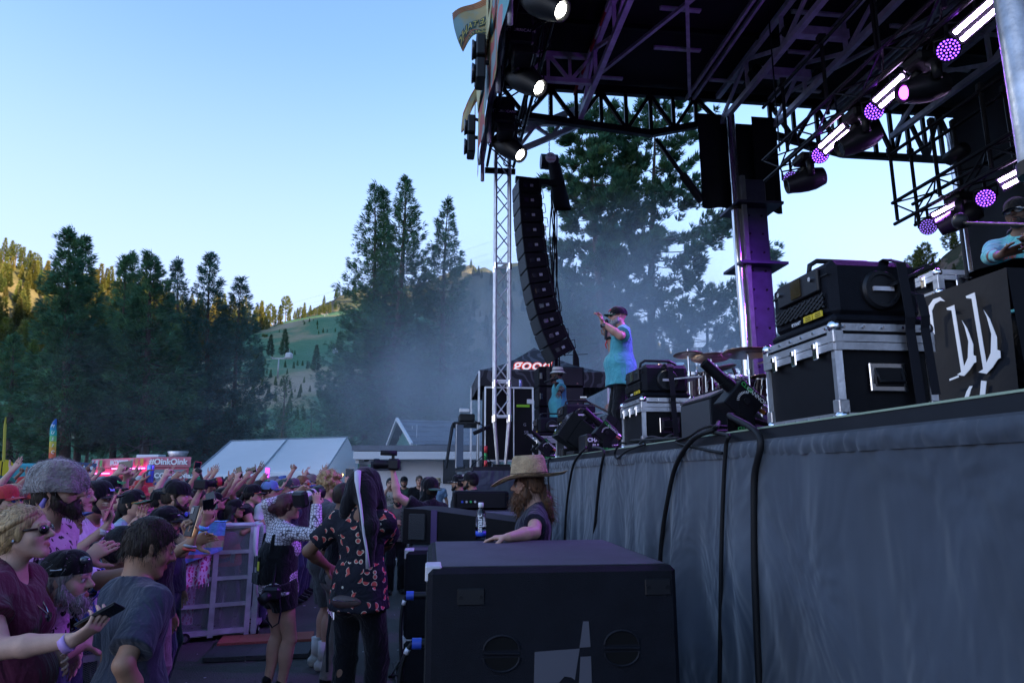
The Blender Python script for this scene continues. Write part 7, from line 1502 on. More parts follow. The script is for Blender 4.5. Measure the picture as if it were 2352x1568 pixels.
for (x, y, Yy) in spots:
 while True:
  hn_, hc_ = r5.choice(HC); sn_, sm_ = r5.choice(SC_); hat_ = r5.random() < .55; fem = r5.random() < .45; hr_ = r5.choice(['black', 'brown', 'dark', 'blond']);
  lb = (f'crowd member in {hn_} {"cap" if not fem else "brimmed hat"} and {sn_} shirt' if hat_ else f'{"long" if fem else "short"}-haired {hr_}-haired crowd member in {sn_} shirt')
  if lb not in used: used.add(lb); break
 lb += ' far back near the tent' if Yy > 11.6 else (' in the middle of crowd' if Yy > 7.6 else ' near the picture\'s left')
 kw = {}
 if r5.random() < .3: kw['glasses'] = (r5.choice([(.01, .01, .012), (.3, .05, .03), (.05, .1, .4)]),)
 if hat_: kw.update(hat='cap' if not fem else 'bucket', hatkw=dict(col=hc_))
 arm = dict(px=(x + r5.uniform(-10, 12), y - 190 / Yy - 8), Y=Yy - .3, pole=(-.5, -.2, -.8), pose=r5.choice(['spread', 'peace', 'fist', 'horns']), hn=(-.2, -.9, 0)) if r5.random() < .35 else None
 person(lb, (x, y), Yy, r5.uniform(66, 104), r5.choice(['light', 'fair', 'tan', 'light', 'brown']), fem, hair=hr_, hstyle='long' if fem else 'short', shirt=sm_, h=.013 if Yy > 7 else .011, group=CR, pitch=r5.uniform(2, 12), rarm=arm, beard=None if fem or r5.random() < .6 else 'short', **kw)
# ================================================================ the pit
J = person('photographer in scale-print sleeves, black vest and shorts aiming a white lens', (657, 1163), 5.9, 52, 'light', True, hyaw=14, pitch=4, hair='wine', hstyle='bun', shirt=scale_m, pants='black', shorts=.40, bare_legs=True, sleeve=2.0, h=.0075, group='photographers in the pit', fat=1.1, shoes='high', larm=dict(px=(678, 1134), Y=5.95, pole=(-.9, -.4, -.5), hd=(.7, .3, .5), pose='hold'), rarm=dict(px=(727, 1160), Y=5.75, pole=(.8, -.5, -.8), hd=(-.15, .3, .95), pose='hold'))
T = J['T']; vf = Field(); B = J['B']; Fb = np.stack([J['tr'], J['tf'], J['uu']], 1)
vf.ecap(B(0, -.01, .02), B(0, -.01, .30), Fb, (.172, .135), (.168, .135), .05).ecap(B(0, -.13, .06), B(0, -.13, .26), Fb, (.12, .06), (.11, .055), .03); vf.cut(J['uu'], float(J['uu'] @ B(0, 0, .36))).cut(-J['uu'], -float(J['uu'] @ B(0, 0, -.06)))
_mk(vf, 'vest', blackc, .009, None, T, noise=.008, nf=20)
for sg in (-1, 1): MB().tube([B(sg * .11, -.14, .22), B(sg * .11, -.11, .42), B(sg * .10, .02, .47), B(sg * .11, .12, .36)], .02, 6).build('vest_strap', blackc, T)
for (a, z, w2) in ((.0, .2, .10), (-.01, .06, .16)): MB().box(B(a, -.205, z), (w2, .02, .09), Matrix(np.stack([J['tr'], J['tf'], J['uu']], 1).tolist()), .01).build('pocket', blackc, T)
MB().box(B(.06, -.215, .17), (.035, .006, .07), Matrix(np.stack([J['tr'], J['tf'], J['uu']], 1).tolist())).build('tag_card', mat('neon_tag', (.6, .6, .05), .6), T)
CA = thing('camera', 'black camera with white telephoto lens raised by the photographer', 'camera', pt(688, 1146, 5.75)); c0 = pt(690, 1146, 5.75); ax_ = (pt(738, 1128, 5.95) - c0).normalized()
Fm = frame(ax_, (0, 0, 1)); MB().box(c0, (.13, .14, .08), Fm, .02).build('camera_body', plastic, CA)
for nm, pr, mm_ in (('lens_barrel', [(.040, .03), (.045, .05), (.045, .11), (.050, .12), (.050, .15)], mat('lens_white', (.5, .52, .5), .4)), ('focus_ring', [(.051, .10), (.052, .102), (.052, .125), (.051, .127)], plastic), ('lens_hood', [(.053, .15), (.058, .16), (.060, .23), (.055, .23), (.05, .17), (.001, .17)], plastic)): MB().lathe(pr, c0, ax_, 22).build(nm, mm_, CA, smooth=True)
CB = thing('camera', 'second black camera hanging on a strap at photographer hip', 'camera', pt(625, 1362, 5.7)); c0 = pt(625, 1362, 5.7); MB().box(c0, (.14, .09, .10), None, .02).build('camera_body', plastic, CB); MB().lathe([(.036, .03), (.04, .04), (.04, .11), (.001, .11)], c0, (-.5, -.7, -.4), 18).build('lens_barrel', plastic, CB, smooth=True)
MB().tube([c0 + ZV * .05, pt(632, 1310, 5.72), pt(640, 1260, 5.75), pt(655, 1215, 5.8)], .010, 6).build('shoulder_strap', drape, CB); MB().tube([c0 + V * .05, pt(645, 1400, 5.7), pt(640, 1430, 5.7), pt(625, 1440, 5.7), pt(612, 1420, 5.7)], .007, 5).build('dangling_strap', drape, CB)
for i_ in (0, 1):
 sm, F3, ff = J['shoe'][i_]; An = J['foot%d' % i_]
 x_ = np.cross(ff, [0, 0, 1]); MB().tube([Vector(An + x_ * .046 * math.cos(a) - ff * -.05 + ff * .105 * math.sin(a) - np.array([0, 0, .075])) for a in [k * .6283 for k in range(11)]], .010, 5).build('rubber_sole', white_print, T)
 for k in range(4): MB().cyl(An + ff * (.03 + .022 * k) - x_ * .022 + np.array([0, 0, .03 - .016 * k]), An + ff * (.03 + .022 * k) + x_ * .022 + np.array([0, 0, .03 - .016 * k]), .004, n=5).build('lace', white_print, T)
 MB().cyl(An - x_ * .044, An - x_ * .047, .02, n=12).build('round_badge', white_print, T); MB().cyl(An + x_ * .044, An + x_ * .047, .02, n=12).build('round_badge', white_print, T)
J = person('curly blond man in grey shirt filming with a phone, white trainers', (757, 1116), 6.8, 72, 'light', hair='blond', hstyle='curly', beard='stubble', shirt=CL_('slate', (.05, .055, .065)), pants='grey', shorts=.85, bare_legs=True, h=.008, group='photographers in the pit', shoes='white', rarm=dict(px=(798, 1120), Y=6.6, pole=(.1, -.4, -.9), hd=(.1, .2, 1), hn=(-.3, .9, 0), pose='grip'))
phone('black phone held in front of the curly-haired man', J, 'r', (.012, .012, .014), up=(.05, 0, 1), group='phones held up in the pit')
for i_ in (0, 1): An = J['foot%d' % i_]; MB().cyl(An + np.array([0, 0, .0]), An + np.array([0, 0, .17]), .046, .050, 14).build('sock', mat('white_sock', (.55, .55, .55), .9, bump=.3, bscale=80), J['T'], smooth=True)
J = person('man in watermelon-print shirt with a black jacket draped over his head', (838, 1122), 5.0, 14, 'brown', hyaw=8, hair='dark', shirt=melon_m, pants='black', h=.0075, group='photographers in the pit', larm=dict(px=(752, 1300), Y=5.25, pole=(-.9, -.4, -.4)), rarm=dict(px=(880, 1270), Y=5.5, pole=(.9, -.3, -.5)), sleeve=.72, tight=1.5, hem=-.05, fat=1.06)
T = J['T']; Q, A = J['Q'], J['A']; hf_ = Field(); hf_.ell(Q(0, -.02, .035), A(.112, .130, .118), J['Fh'], .02).cap(Q(-.05, -.08, -.02), Q(-.09, -.10, -.16), .075, .060, .05).cap(Q(.05, -.09, -.02), Q(.13, -.135, -.24), .075, .065, .05).cap(Q(.13, -.135, -.24), Q(.16, -.15, -.50), .060, .012, .03).cap(Q(.09, .0, .0), Q(.14, .02, -.22), .05, .05, .04)
hf_.ell(Q(0, .10, -.06), A(.07, .09, .09), J['Fh'], .02, 0, -1); _mk(hf_, 'draped_jacket', CL_('jacket_black', (.012, .011, .014)), .0075, None, T, noise=.014, nf=17)
zp = [Q(.01, -.125, .12), Q(.035, -.158, .06), Q(.06, -.178, -.02), Q(.09, -.192, -.1), Q(.12, -.207, -.2), Q(.14, -.208, -.3), Q(.155, -.192, -.4), Q(.16, -.175, -.52)]
MB().tube([Vector(p) for p in zp], [.024, .022, .012, .010, .009, .009, .008, .016], 8).build('zip_trim', mat('trim_white', (.5, .5, .56), .7), T, smooth=True)
ff_ = Field(); B = J['B']; ff_.ell(B(-.02, -.135, -.06), (.115, .045, .05), np.stack([J['tr'], J['tf'], J['uu']], 1), .02); _mk(ff_, 'waist_bag', mat('bag_brown', (.055, .03, .028), .5, bump=.3, bscale=60), .008, None, T)
MB().tube([B(.16 * math.cos(a), .125 * math.sin(a), -.05) for a in [k * .3307 for k in range(20)]], .013, 6).build('belt', mat('belt_brown', (.05, .03, .03), .6), T); MB().tube([B(-.10, -.172, -.045), B(-.02, -.182, -.048), B(.07, -.172, -.042)], .003, 5).build('zip', chrome, T)
for k in range(5): MB().cyl(B(-.175 - .01 * (k % 2), -.06 + .01 * k, -.06), B(-.19 + .012 * k, -.07, -.14 - .012 * k), .006, n=5).build('key', chrome, T)
MB().tube([B(-.17, -.05, -.08), B(-.19, -.06, -.3), B(-.185, -.05, -.52)], .010, 6).build('lanyard', drape, T)
J = person('man in khaki trousers mostly hidden behind the watermelon shirt', (790, 1140), 6.2, 55, 'brown', hair='dark', shirt=blackc, pants='khaki', h=.009, group='photographers in the pit')
J = person('guard in olive shirt and black cap looking down by the fence', (914, 1143), 10.9, 165, 'tan', pitch=-14, hair='black', beard='short', hat='cap', hatkw=dict(back=True), shirt=CL_('olive', (.09, .10, .075)), pants='black', h=.009, group='crew in the pit', fat=1.15, rarm=dict(px=(905, 1200), Y=10.6, pole=(-.8, .2, -.5)), larm=dict(px=(918, 1203), Y=10.6, pole=(.8, .2, -.5)))
J = person('cameraman in black balaclava and backpack raising a camcorder', (986, 1122), 7.6, -52, 'fair', pitch=12, hair='dark', hat='cap', hatkw=dict(back=True, brim=(.03, .12, .06)), shirt=blackc, pants='black', h=.008, group='crew in the pit', fat=1.1, larm=dict(px=(903, 1082), Y=7.35, pole=(-.2, -.3, -.95), hd=(-.1, .0, 1), pose='grip'))
bf = Field(); Q, A = J['Q'], J['A']; bf.ell(Q(0, -.012, .028), A(.087, .108, .098), J['Fh'], .01).ell(Q(0, .026, -.044), A(.072, .086, .082), J['Fh'], .03).cap(Q(0, -.02, -.06), Q(0, -.02, -.15), .082, .10, .03); bf.ell(Q(0, .10, .006), A(.056, .05, .024), J['Fh'], .006, 0, -1); _mk(bf, 'balaclava', CL_('knit_black', (.010, .010, .012)), .008, None, J['T'], noise=.006, nf=30)
B = J['B']
for sg in (-1, 1): MB().tube([B(sg * .12, -.14, .15), B(sg * .12, -.10, .43), B(sg * .11, .04, .47), B(sg * .12, .13, .34), B(sg * .13, .11, .15)], .024, 6).build('backpack_strap', CL_('webbing', (.012, .012, .014)), J['T'])
MB().box(B(.09, .145, .28), (.05, .008, .06), Matrix(np.stack([J['tr'], J['tf'], J['uu']], 1).tolist())).build('shirt_print', white_print, J['T'])
c0 = pt(896, 1066, 7.3); VC = thing('camcorder', 'black camcorder with fuzzy microphone held up by the balaclava man', 'camera', c0)
MB().box(c0 + Vector((.04, 0, 0)), (.13, .09, .12), None, .02).build('camera_body', plastic, VC); MB().lathe([(.04, 0), (.045, .02), (.045, .10), (.055, .12), (.055, .17), (.001, .16)], c0, (-1, -.1, .04), 20).build('lens_barrel', plastic, VC, auto=40)
MB().tube([c0 + Vector((.07, 0, .115)), c0 + Vector((-.10, -.02, .12))], .028, 10).build('microphone', drape, VC, smooth=True); MB().bar(c0 + Vector((.03, 0, .05)), c0 + Vector((.03, 0, .11)), .03).build('shoe_mount', plastic, VC)
for k, (x, y, Yy, lb, gl) in enumerate(((1054, 1108, 10.6, 'security man in black cap and white sunglasses by the stage corner', ((.1, .1, .12), (.6, .6, .62))), (1082, 1104, 9.7, 'security man in black cap with black and white polo shirt by the skirt', ((.01, .01, .012),)))):
 J = person(lb, (x, y), Yy, -78, 'tan', hair='black', beard='short', hat='cap', hatkw=dict(text_='STAFF' if k else None), glasses=gl, shirt=blackc, pants='black', h=.009, group='crew in the pit', fat=1.18)
 if k: [MB().grid(lambda a, b: Vector(J['B'](sg * (.145 - .02 * a), .05 - .10 * a, -.02 + .30 * b)) + Vector(J['tr']) * sg * (.045 + .01 * math.sin(b * 3)), 4, 6).build('side_panel', whitec, J['T']) for sg in (-1, 1)]
straw = mat('straw', (.42, .30, .17), .8, var=.45, vscale=16, bump=1, bscale=90)
HM = person('bearded man in wide straw hat leaning his elbow on the speaker', (1216, 1113), 4.72, -92, 'fair', H=1.66, pitch=-5, hair='auburn', hstyle='short', beard='long', shirt=CL_('polo_navy', (.014, .014, .03)), pants='black', h=.007, group='crew in the pit', fat=1.08, larm=dict(to=tuple(ptz(1168, 1233, 1.41)), pole=(.75, -.55, -.35), hd=(-.8, .2, -.05), hn=(0, 0, -1), pose='relaxed'), tight=1.3)
T, M4 = HM['T'], HM['M']; mb = MB(); mb.M = M4 @ Matrix.Rotation(R(2), 4, 'X') @ Matrix.Translation((0, 0, .012)) @ Matrix.Diagonal((1.16, 1.16, 1.16, 1))
prof = [(.222, .030), (.20, .018), (.16, .022), (.125, .036), (.108, .048), (.104, .07), (.098, .11), (.092, .145), (.080, .165), (.05, .166), (.0, .155)]
def hatf(a, b):
 q = b * (len(prof) - 1); i = min(len(prof) - 2, int(q)); t = q - i; rr = prof[i][0] * (1 - t) + prof[i + 1][0] * t; z = prof[i][1] * (1 - t) + prof[i + 1][1] * t; th = a * 6.2832; br = max(0, rr - .11)
 return (rr * .95 * math.cos(th), -.012 + rr * 1.08 * math.sin(th), z + br * (.28 * math.cos(th) ** 2 - .52 * math.sin(th) * .45 - .25 * (math.sin(th) > .3) * 0 + .10 * math.sin(th * 3)) - .02 * br)
mb.grid(hatf, 48, 40); hat_o = mb.build('hat', straw, T, smooth=True)
b2 = MB(); b2.M = mb.M; b2.grid(lambda a, t: (.1055 * .95 * math.cos(a * 6.2832) * 1.01, -.012 + .1055 * 1.08 * math.sin(a * 6.2832) * 1.01, .050 + .012 * t), 36, 1); b2.build('hat_band', mat('band_dark', (.04, .025, .02), .8), hat_o)
MB().tube([HM['Q'](-.085, .0, .03), HM['Q'](-.08, .01, -.06), HM['Q'](-.06, .03, -.16), HM['Q'](-.03, .05, -.2)], .0028, 5).build('chin_cord', rubber, T)
lh = Field(); Q = HM['Q']; lh.cap(Q(0, -.10, -.02), Q(.0, -.12, -.12), .035, .035, .03).cap(Q(0, -.12, -.12), Q(0, -.15, -.25), .035, .014, .03); _mk(lh, 'tied_hair', hair_mat(HAIR['auburn']), .007, None, T, noise=.012, nf=60, nz=.3)
# people by the low fence near the building
for (x, y, Yy, lb, hr_, sh_) in ((896, 1110, 15, 'man with hand on his chin near the white building', 'black', floral_m), (928, 1106, 16, 'man in black cap and dark shirt near the white building', 'dark', CL_('forest', (.03, .06, .04))), (963, 1104, 16, 'man with curly brown hair in black shirt near the white building', 'brown', blackc), (1005, 1108, 18, 'person in tan hat and light blue shirt near the black board', 'brown', CL_('sky', (.2, .3, .45)))):
 person(lb, (x, y), Yy, 170, 'light', hair=hr_, shirt=sh_, h=.012, group='people by the low fence', hat={928: 'cap', 1005: 'bucket'}.get(x), hatkw={1005: dict(col=(.4, .3, .18))}.get(x, {}), rarm=dict(px=(x - 4, y + 9), Y=Yy - .25, pose='fist') if x == 896 else None, beard='short' if x == 928 else None)
# ================================================================ performers
def on_stage(px, py, H): return tuple(ptz(px, py, DECK + .931 * H))
J = person('singer in black cap with red script, teal shirt and tattooed raised arm', None, 0, -88, 'light', headpos=on_stage(1421, 727, 1.79), H=1.79, hair='grey', hstyle='bald', beard='full', hat='cap', hatkw=dict(brim=(.02, .13, .06), text_='Cookies', tcol=red_print, tilt=-2), glasses=((.01, .01, .015),), hyaw=-8, pitch=2, shirt=tealc, pants='black', foot_z=DECK, h=.0085, group='performers in teal shirts', fat=1.24, hem=-.10, tight=1.7, sleeve=.72,
 larm=dict(px=(1384, 742), Y=7.75, pole=(.9, -.5, -.9), hd=(-.25, 0, .95), hn=(-.9, -.2, 0), pose='pinch'), rarm=dict(px=(1396, 772), Y=8.15, pole=(.3, .2, -.95), hd=(-.2, .1, .95), hn=(-.2, -.9, .2), pose='grip'))
S1 = J; c0 = Vector(J['rarm' if 'rarm' in J else 'r']['palm']); mo = Vector(J['Q'](0, .14, -.06)); d_ = (mo - c0).normalized()
MI = thing('microphone', 'black microphone held to the mouth of the singer in cap', 'microphone', c0); MB().cyl(c0 - d_ * .12, c0 + d_ * .07, .016, .020, 12).build('handle', plastic, MI, auto=40); MB().ell(c0 + d_ * .10, (.028, .028, .032), 12).build('grille', plastic, MI, smooth=True)
MB().lathe([(.030, -.018), (.036, -.018), (.036, .018), (.030, .018)], J['l']['W'] - J['l']['d'] * .03, J['l']['d'], 14).build('watch', plastic, J['T'], smooth=True); MB().box(J['l']['W'] - J['l']['d'] * .03 - np.array([0, .036, 0]), (.035, .014, .04), None, .005).build('watch_face', glassm, J['T'])
MB().lathe([(.030, -.015), (.037, 0), (.030, .015)], J['r']['W'] - J['r']['d'] * .03, J['r']['d'], 14).build('bracelet', plastic, J['T'], smooth=True)
MB().tube([J['r']['W'] - np.array([0, 0, .03]), J['r']['W'] - np.array([.03, 0, .10]), J['r']['W'] - np.array([.02, 0, .15])], [.008, .01, .006], 6).build('red_tassel', red_print, J['T'])
ink = mat('tattoo_ink', (.05, .06, .075), .6)
for nm_, k0 in (('l', 0), ('r', 5)):
 S, E, W = J[nm_]['S'], J[nm_]['E'], J[nm_]['W']; u_ = unit(W - E); F_ = np.array(frame(Vector(u_)))
 for k in range(9):
  a = k * 2.4 + k0; t = .12 + .085 * k; rr = (.041 - .014 * t) * J['s'] + .0015; P = []
  for j in range(7): th = a + j * .35; P.append(Vector(E + u_ * (t + .03 * math.sin(j * 1.3)) * np.linalg.norm(W - E) + F_ @ np.array([math.cos(th), math.sin(th), 0]) * rr))
  MB().tube(P, .004, 4).build('tattoo', ink, J['T'])
J = person('rapper in white bucket hat and teal shirt holding a microphone level', None, 0, -84, 'dark', headpos=on_stage(1281, 858, 1.74), H=1.74, hair='black', hat='bucket', hatkw=dict(col=(.55, .52, .48), band=(.03, .03, .05)), beard='short', shirt=tealc, pants='black', foot_z=DECK, h=.010, group='performers in teal shirts', fat=1.2, hem=-.12, tight=1.7, sleeve=.85, larm=dict(px=(1286, 935), Y=11.2, pole=(.5, -.3, -.2)), rarm=dict(px=(1262, 866), Y=11.5, pole=(.1, .3, -1), hd=(-.6, 0, .6), hn=(.3, -.9, -.2), pose='grip'))
c0 = Vector(J['r']['palm']); mo = Vector(J['Q'](0, .13, -.05)); d_ = Vector((.9, .05, .28)).normalized()
MI = thing('microphone', 'black microphone held level by the man in white bucket hat', 'microphone', c0); MB().cyl(c0 - d_ * .16, c0 + d_ * .05, .016, .020, 12).build('handle', plastic, MI, auto=40); MB().ell(c0 + d_ * .075, (.03, .028, .028), 12).build('grille', plastic, MI, smooth=True)
for nm_ in 'lr': MB().lathe([(.034, -.04), (.042, -.035), (.042, .035), (.034, .04)], J[nm_]['W'] - J[nm_]['d'] * .05, J[nm_]['d'], 14).build('sweatband', CL_('band_black', (.010, .010, .012)), J['T'], smooth=True)
J = person('guitarist in floral shirt half hidden behind the singer', None, 0, -80, 'light', headpos=tuple(ptz(1447, 862, 3.62)), H=1.74, hair='dark', hat='cap', shirt=floral_m, pants='black', foot_z=DECK, h=.011, rarm=dict(px=(1400, 948), Y=12.2, pole=(.5, -.2, -.8)), larm=dict(px=(1385, 945), Y=12.5, pole=(.3, .3, -.9)))
g0, g1 = pt(1425, 960, 12.3), pt(1340, 918, 12.3); GT = thing('guitar', 'dark guitar with its neck pointing left behind the stage cases', 'guitar', g0); MB().bar(g0, g1, .05, .03).build('neck', mat('guitar_wood', (.06, .03, .02), .4), GT)
MB().box(g1, (.14, .03, .07), Matrix.Rotation(.5, 3, 'Y'), .01).build('headstock', mat('guitar_wood', (.06, .03, .02), .4), GT); MB().ell(g0, (.2, .04, .16), 14).build('guitar_body', mat('guitar_body', (.03, .02, .03), .3, coat=.5), GT, smooth=True)
for k in range(6): MB().cyl(g1 + Vector((-.05 + .02 * k, -.02, .035)), g1 + Vector((-.05 + .02 * k, -.02, .06)), .007, n=5).build('tuning_peg', chrome, GT)
J = person('disc jockey in teal work shirt, cap, sunglasses and headphones at the right edge', None, 0, -128, 'dark', headpos=tuple(ptz(2338, 492, DECK + .931 * 1.9)), H=1.9, hair='black', beard='short', hat='cap', hatkw=dict(tilt=-6), glasses=((.35, .4, .45), (.3, .3, .32)), shirt=tealc, pants='black', foot_z=DECK, h=.008, group='performers in teal shirts', fat=1.2, sleeve=1.8, rarm=dict(px=(2318, 606), Y=4.15, pole=(-.8, .4, -.5), hd=(.7, -.5, .2), hn=(.2, -.7, -.5), pose='flat'), larm=dict(px=(2352, 548), Y=4.2, pole=(.9, .2, -.5), hd=(-.9, -.2, .1), pose='point'))
MB().tube([J['Q'](.085 * math.cos(a), -.03 + .07 * math.sin(a) - .03, -.13 + .02 * math.sin(a)) for a in [k * .35 for k in range(19)]], .016, 8).build('headphones', plastic, J['T'], smooth=True)
MB().tube([J['B'](-.07, .11, .44), J['B'](-.03, .15, .30), J['B'](0, .165, .25), J['B'](.03, .15, .30), J['B'](.07, .11, .44)], .005, 5).build('necklace', mat('gold', (.6, .42, .12), .3, 1), J['T']); MB().cyl(J['B'](0, .165, .24), J['B'](0, .178, .24), .022, n=12).build('medallion', MC['gold'], J['T'])
text('Cookies', .045, place(J['B'](.085, .152, .33), Vector(J['tf'])), red_print, 'lettering', J['T'], .002, shear=.3)
# loose hairs that break up the outline of hair, beards and fur
def loose(label, part, n, L, comb, spread=.5, w=.0011, seed=1):
 P = PEOPLE[label]['T']
 for o in [c for c in P.children if c.name.split('.')[0] == part]:
  me = o.data; r = np.random.default_rng(seed); k = len(me.vertices); a = np.zeros(k * 3, np.float32); b = np.zeros(k * 3, np.float32); me.vertices.foreach_get('co', a); me.vertices.foreach_get('normal', b)
  i = r.integers(0, k, n); p = a.reshape(-1, 3)[i]; d = b.reshape(-1, 3)[i] * .55 + np.array(comb) + r.normal(0, spread, (n, 3)); d /= np.linalg.norm(d, axis=1)[:, None]
  l = L * r.uniform(.4, 1.3, n)[:, None]; s = np.cross(d, r.normal(0, 1, (n, 3))); s /= np.linalg.norm(s, axis=1)[:, None] + 1e-6; m1 = p + d * l * .5; d2 = d + r.normal(0, .25, (n, 3)) - [0, 0, .35]; e = m1 + d2 * l * .5
  v = np.stack([p - s * w, p + s * w, m1 + s * w * .8, m1 - s * w * .8, e + s * w * .3, e - s * w * .3], 1).reshape(-1, 3); q = np.arange(n)[:, None] * 6; f = np.concatenate([q + [0, 1, 2, 3], q + [3, 2, 4, 5]])
  tag(link_mesh('loose_' + ('fur' if part == 'hat' else 'hair'), raw_mesh('loose', v, f, me.materials[0]), P), kind='stuff')
for key, part, n, L, comb, sp in (('maroon', 'hair', 900, .035, (-.8, 0, -.3), .35), ('older', 'beard', 700, .03, (.4, 0, -.8), .5), ('older', 'hair', 400, .03, (-.6, 0, -.6), .4), ('fuzzy', 'hat', 2600, .014, (0, 0, -.2), .8), ('fuzzy', 'beard', 700, .02, (.3, 0, -.8), .5), ('dark-haired boy', 'hair', 1500, .03, (0, 0, -.9), .3), ('straw hat', 'beard', 1100, .04, (-.3, 0, -.9), .4), ('straw hat', 'hair', 500, .05, (.3, 0, -.8), .4), ('straw hat', 'tied_hair', 700, .06, (.3, 0, -.8), .5), ('hair bun', 'hair', 500, .03, (0, 0, -.6), .5), ('curly blond', 'hair', 1500, .03, (0, 0, .1), .9), ('wavy brown', 'hair', 1200, .05, (-.2, 0, -.9), .4), ('scale-print', 'hair', 500, .05, (-.3, 0, -.7), .5), ('teal shirt and tattooed', 'beard', 300, .02, (-.3, 0, -.8), .5)):
 for lb in [x for x in PEOPLE if key in x][:1]: loose(lb, part, n, L, comb, sp)
# ================================================================ loudspeakers in the pit
def sub(label, u0, u1, v0, v1, z0, z1, logo=False, group='black subwoofers along the stage front'):
 T = thing('subwoofer', label, 'loudspeaker', st((u0 + u1) / 2, (v0 + v1) / 2, z0), 0, group)
 ubox(MB(), u0, u1, v0, v1, z0, z1 - .004, .022).build('cabinet', tex_black, T)
 ubox(MB(), u0 + .03, u1 - .03, v0 + .04, v1 - .04, z1 - .004, z1 + .002, .002).build('top_panel', mat('lit_top_paint', (.036, .040, .052), .6, var=.35, vscale=5, bump=.3, bscale=200), T)  # top made lighter than the cabinet, standing in for sky light on it
 for v in (v0 - .006,):
  ubox(MB(), u0 + .06, u1 - .06, v, v + .005, z0 + .05, z1 - .05).build('grille', grille_m, T)
  for z in (z1 - .03,): ubox(MB(), u0 + .02, u0 + .16, v - .004, v0 + .06, z - .03, z + .036, .006).build('corner_plate', alu_dull, T)
 if logo:
  def face(px, py): p = su(px, py, u0); return p
  for (x, y) in ((1082, 1370), (1511, 1347)):
   p = face(x, y); MB().box(p, (.115, .012, .068), SM, .004).build('cover_plate', plastic, T)
   for s_ in (-.042, .042): MB().cyl(p + V * s_ - U * .004, p + V * s_ - U * .0095, .0085, n=10).build('screw', black_steel, T)
  rec = mat('recess_shade', (.001, .001, .0015), .9)  # flat near-black colour stands in for shade inside the handle pockets
  for (x, y) in ((1152, 1500), (1428, 1487)):
   for sg in (1, -1):
    c = face(x, y) + ZV * (.004 * sg) ; P = [(-.075, .012)] + [(.075 * math.cos(a), .012 + .055 * math.sin(a)) for a in [math.pi - k * .3142 for k in range(1, 10)]] + [(.075, .012)]
    M_ = place(c, -U); h = MB().prism([(a, b * sg) for a, b in (P if sg > 0 else P[::-1])], M_, .0015).build('handle_recess', rec, T)
    MB().tube([c - U * .003 + V * a + ZV * b * sg for a, b in P], .0055, 5).build('recess_rim', mat('rim_grey', (.016, .017, .022), .6, spec=.3), h)
   MB().tube([face(x - 41, y), face(x + 41, y)], .008, 8).build('grip_bar', tex_black, T)
  lm = mat('logo_grey', (.075, .075, .095), .6)
  for poly in ([(1228, 1496), (1331, 1488), (1320, 1560), (1312, 1554), (1296, 1552), (1284, 1566), (1226, 1568)], [(1339, 1426), (1352, 1426), (1356, 1484), (1331, 1486)], [(1333, 1507), (1357, 1506), (1360, 1600), (1328, 1600)], [(1228, 1568), (1282, 1568), (1276, 1600), (1228, 1600)]):
   c = face(1290, 1520); M_ = place(c - U * .001, -U); q = [M_.inverted() @ face(x, y) for x, y in poly]; MB().prism([(a.x, a.y) for a in q], M_, .002).build('logo', lm, T)
 return T
sub('largest black subwoofer in the foreground with grey logo and cover plates', 3.21, 4.40, -1.68, -.60, .62, 1.38, True)
sub('lower subwoofer hidden beneath the foreground one', 3.21, 4.40, -1.68, -.60, .0, .612)
sub('upper subwoofer just left behind the foreground one with blue plugs', 5.35, 6.3, -1.84, -1.0, .63, 1.23); sub('lower subwoofer just left behind the foreground one', 5.35, 6.3, -1.84, -1.0, .0, .625)
sub('upper subwoofer of the third stack behind front fill speaker', 6.9, 7.8, -1.75, -.75, .72, 1.38); sub('lower subwoofer of the third stack', 6.9, 7.8, -1.75, -.75, 0, .715)
sub('upper subwoofer of the farthest stack beside the security men', 8.3, 9.1, -1.45, -.55, .70, 1.36); sub('lower subwoofer of the farthest stack', 8.3, 9.1, -1.45, -.55, 0, .695)
FFs = thing('front_fill', 'black front fill speaker with mesh front and rear connectors on the second stack', 'loudspeaker', st(5.2, -1.2, 1.37), 0)
for (c, L) in ((st(5.85, -1.38, 1.365), 1),):
 ax_ = (V * .93 - U * .36).normalized(); up_ = ZV; sd_ = ax_.cross(up_); M_ = Matrix((ax_, up_, -sd_ * -1)).transposed().to_4x4(); M_ = place(c, -sd_, ZV)
 M4 = Matrix((ax_, ZV, ax_.cross(ZV))).transposed().to_4x4(); M4.translation = c - ax_.cross(ZV) * .3
 MB().prism([(-.46, -.13), (.46, -.13), (.46, .05), (-.30, .135), (-.46, .14)], M4, .5).build('cabinet', cab_m, FFs)
 Fm = Matrix((ax_, ax_.cross(ZV), ZV)).transposed()
 MB().box(c - ax_ * .475 - ax_.cross(ZV) * .05, (.03, .46, .25), Fm, .01).build('grille', grille_m, FFs)
 for k in range(9): MB().box(c - ax_ * .492 - ax_.cross(ZV) * .05 + ZV * (-.11 + .027 * k), (.008, .44, .012), Fm).build('grille_bar', plastic, FFs)
 n_ = ax_.cross(ZV); n_ = n_ if n_.y < 0 else -n_
 MB().box(c - ax_ * .34 + n_ * .205, (.14, .02, .2), Fm, .006).build('side_grille', grille_m, FFs); MB().box(c - ax_ * .20 + n_ * .205, (.05, .006, .26), Fm).build('tape_band', mat('tape_violet', (.06, .03, .12), .6), FFs)
 for k in range(6): MB().cyl(c + ax_ * .46 + n_ * (.05 + .02 * k) + ZV * (-.08 + .03 * (k % 3)), c + ax_ * .485 + n_ * (.05 + .02 * k) + ZV * (-.08 + .03 * (k % 3)), .012, n=8).build('connector', (mat('plug_blue', (.03, .08, .5), .4), green_print, alu, yellow_print)[k % 4], FFs)
 MB().box(c + ax_ * .462, (.01, .4, .16), Fm).build('rear_panel', black_steel, FFs)
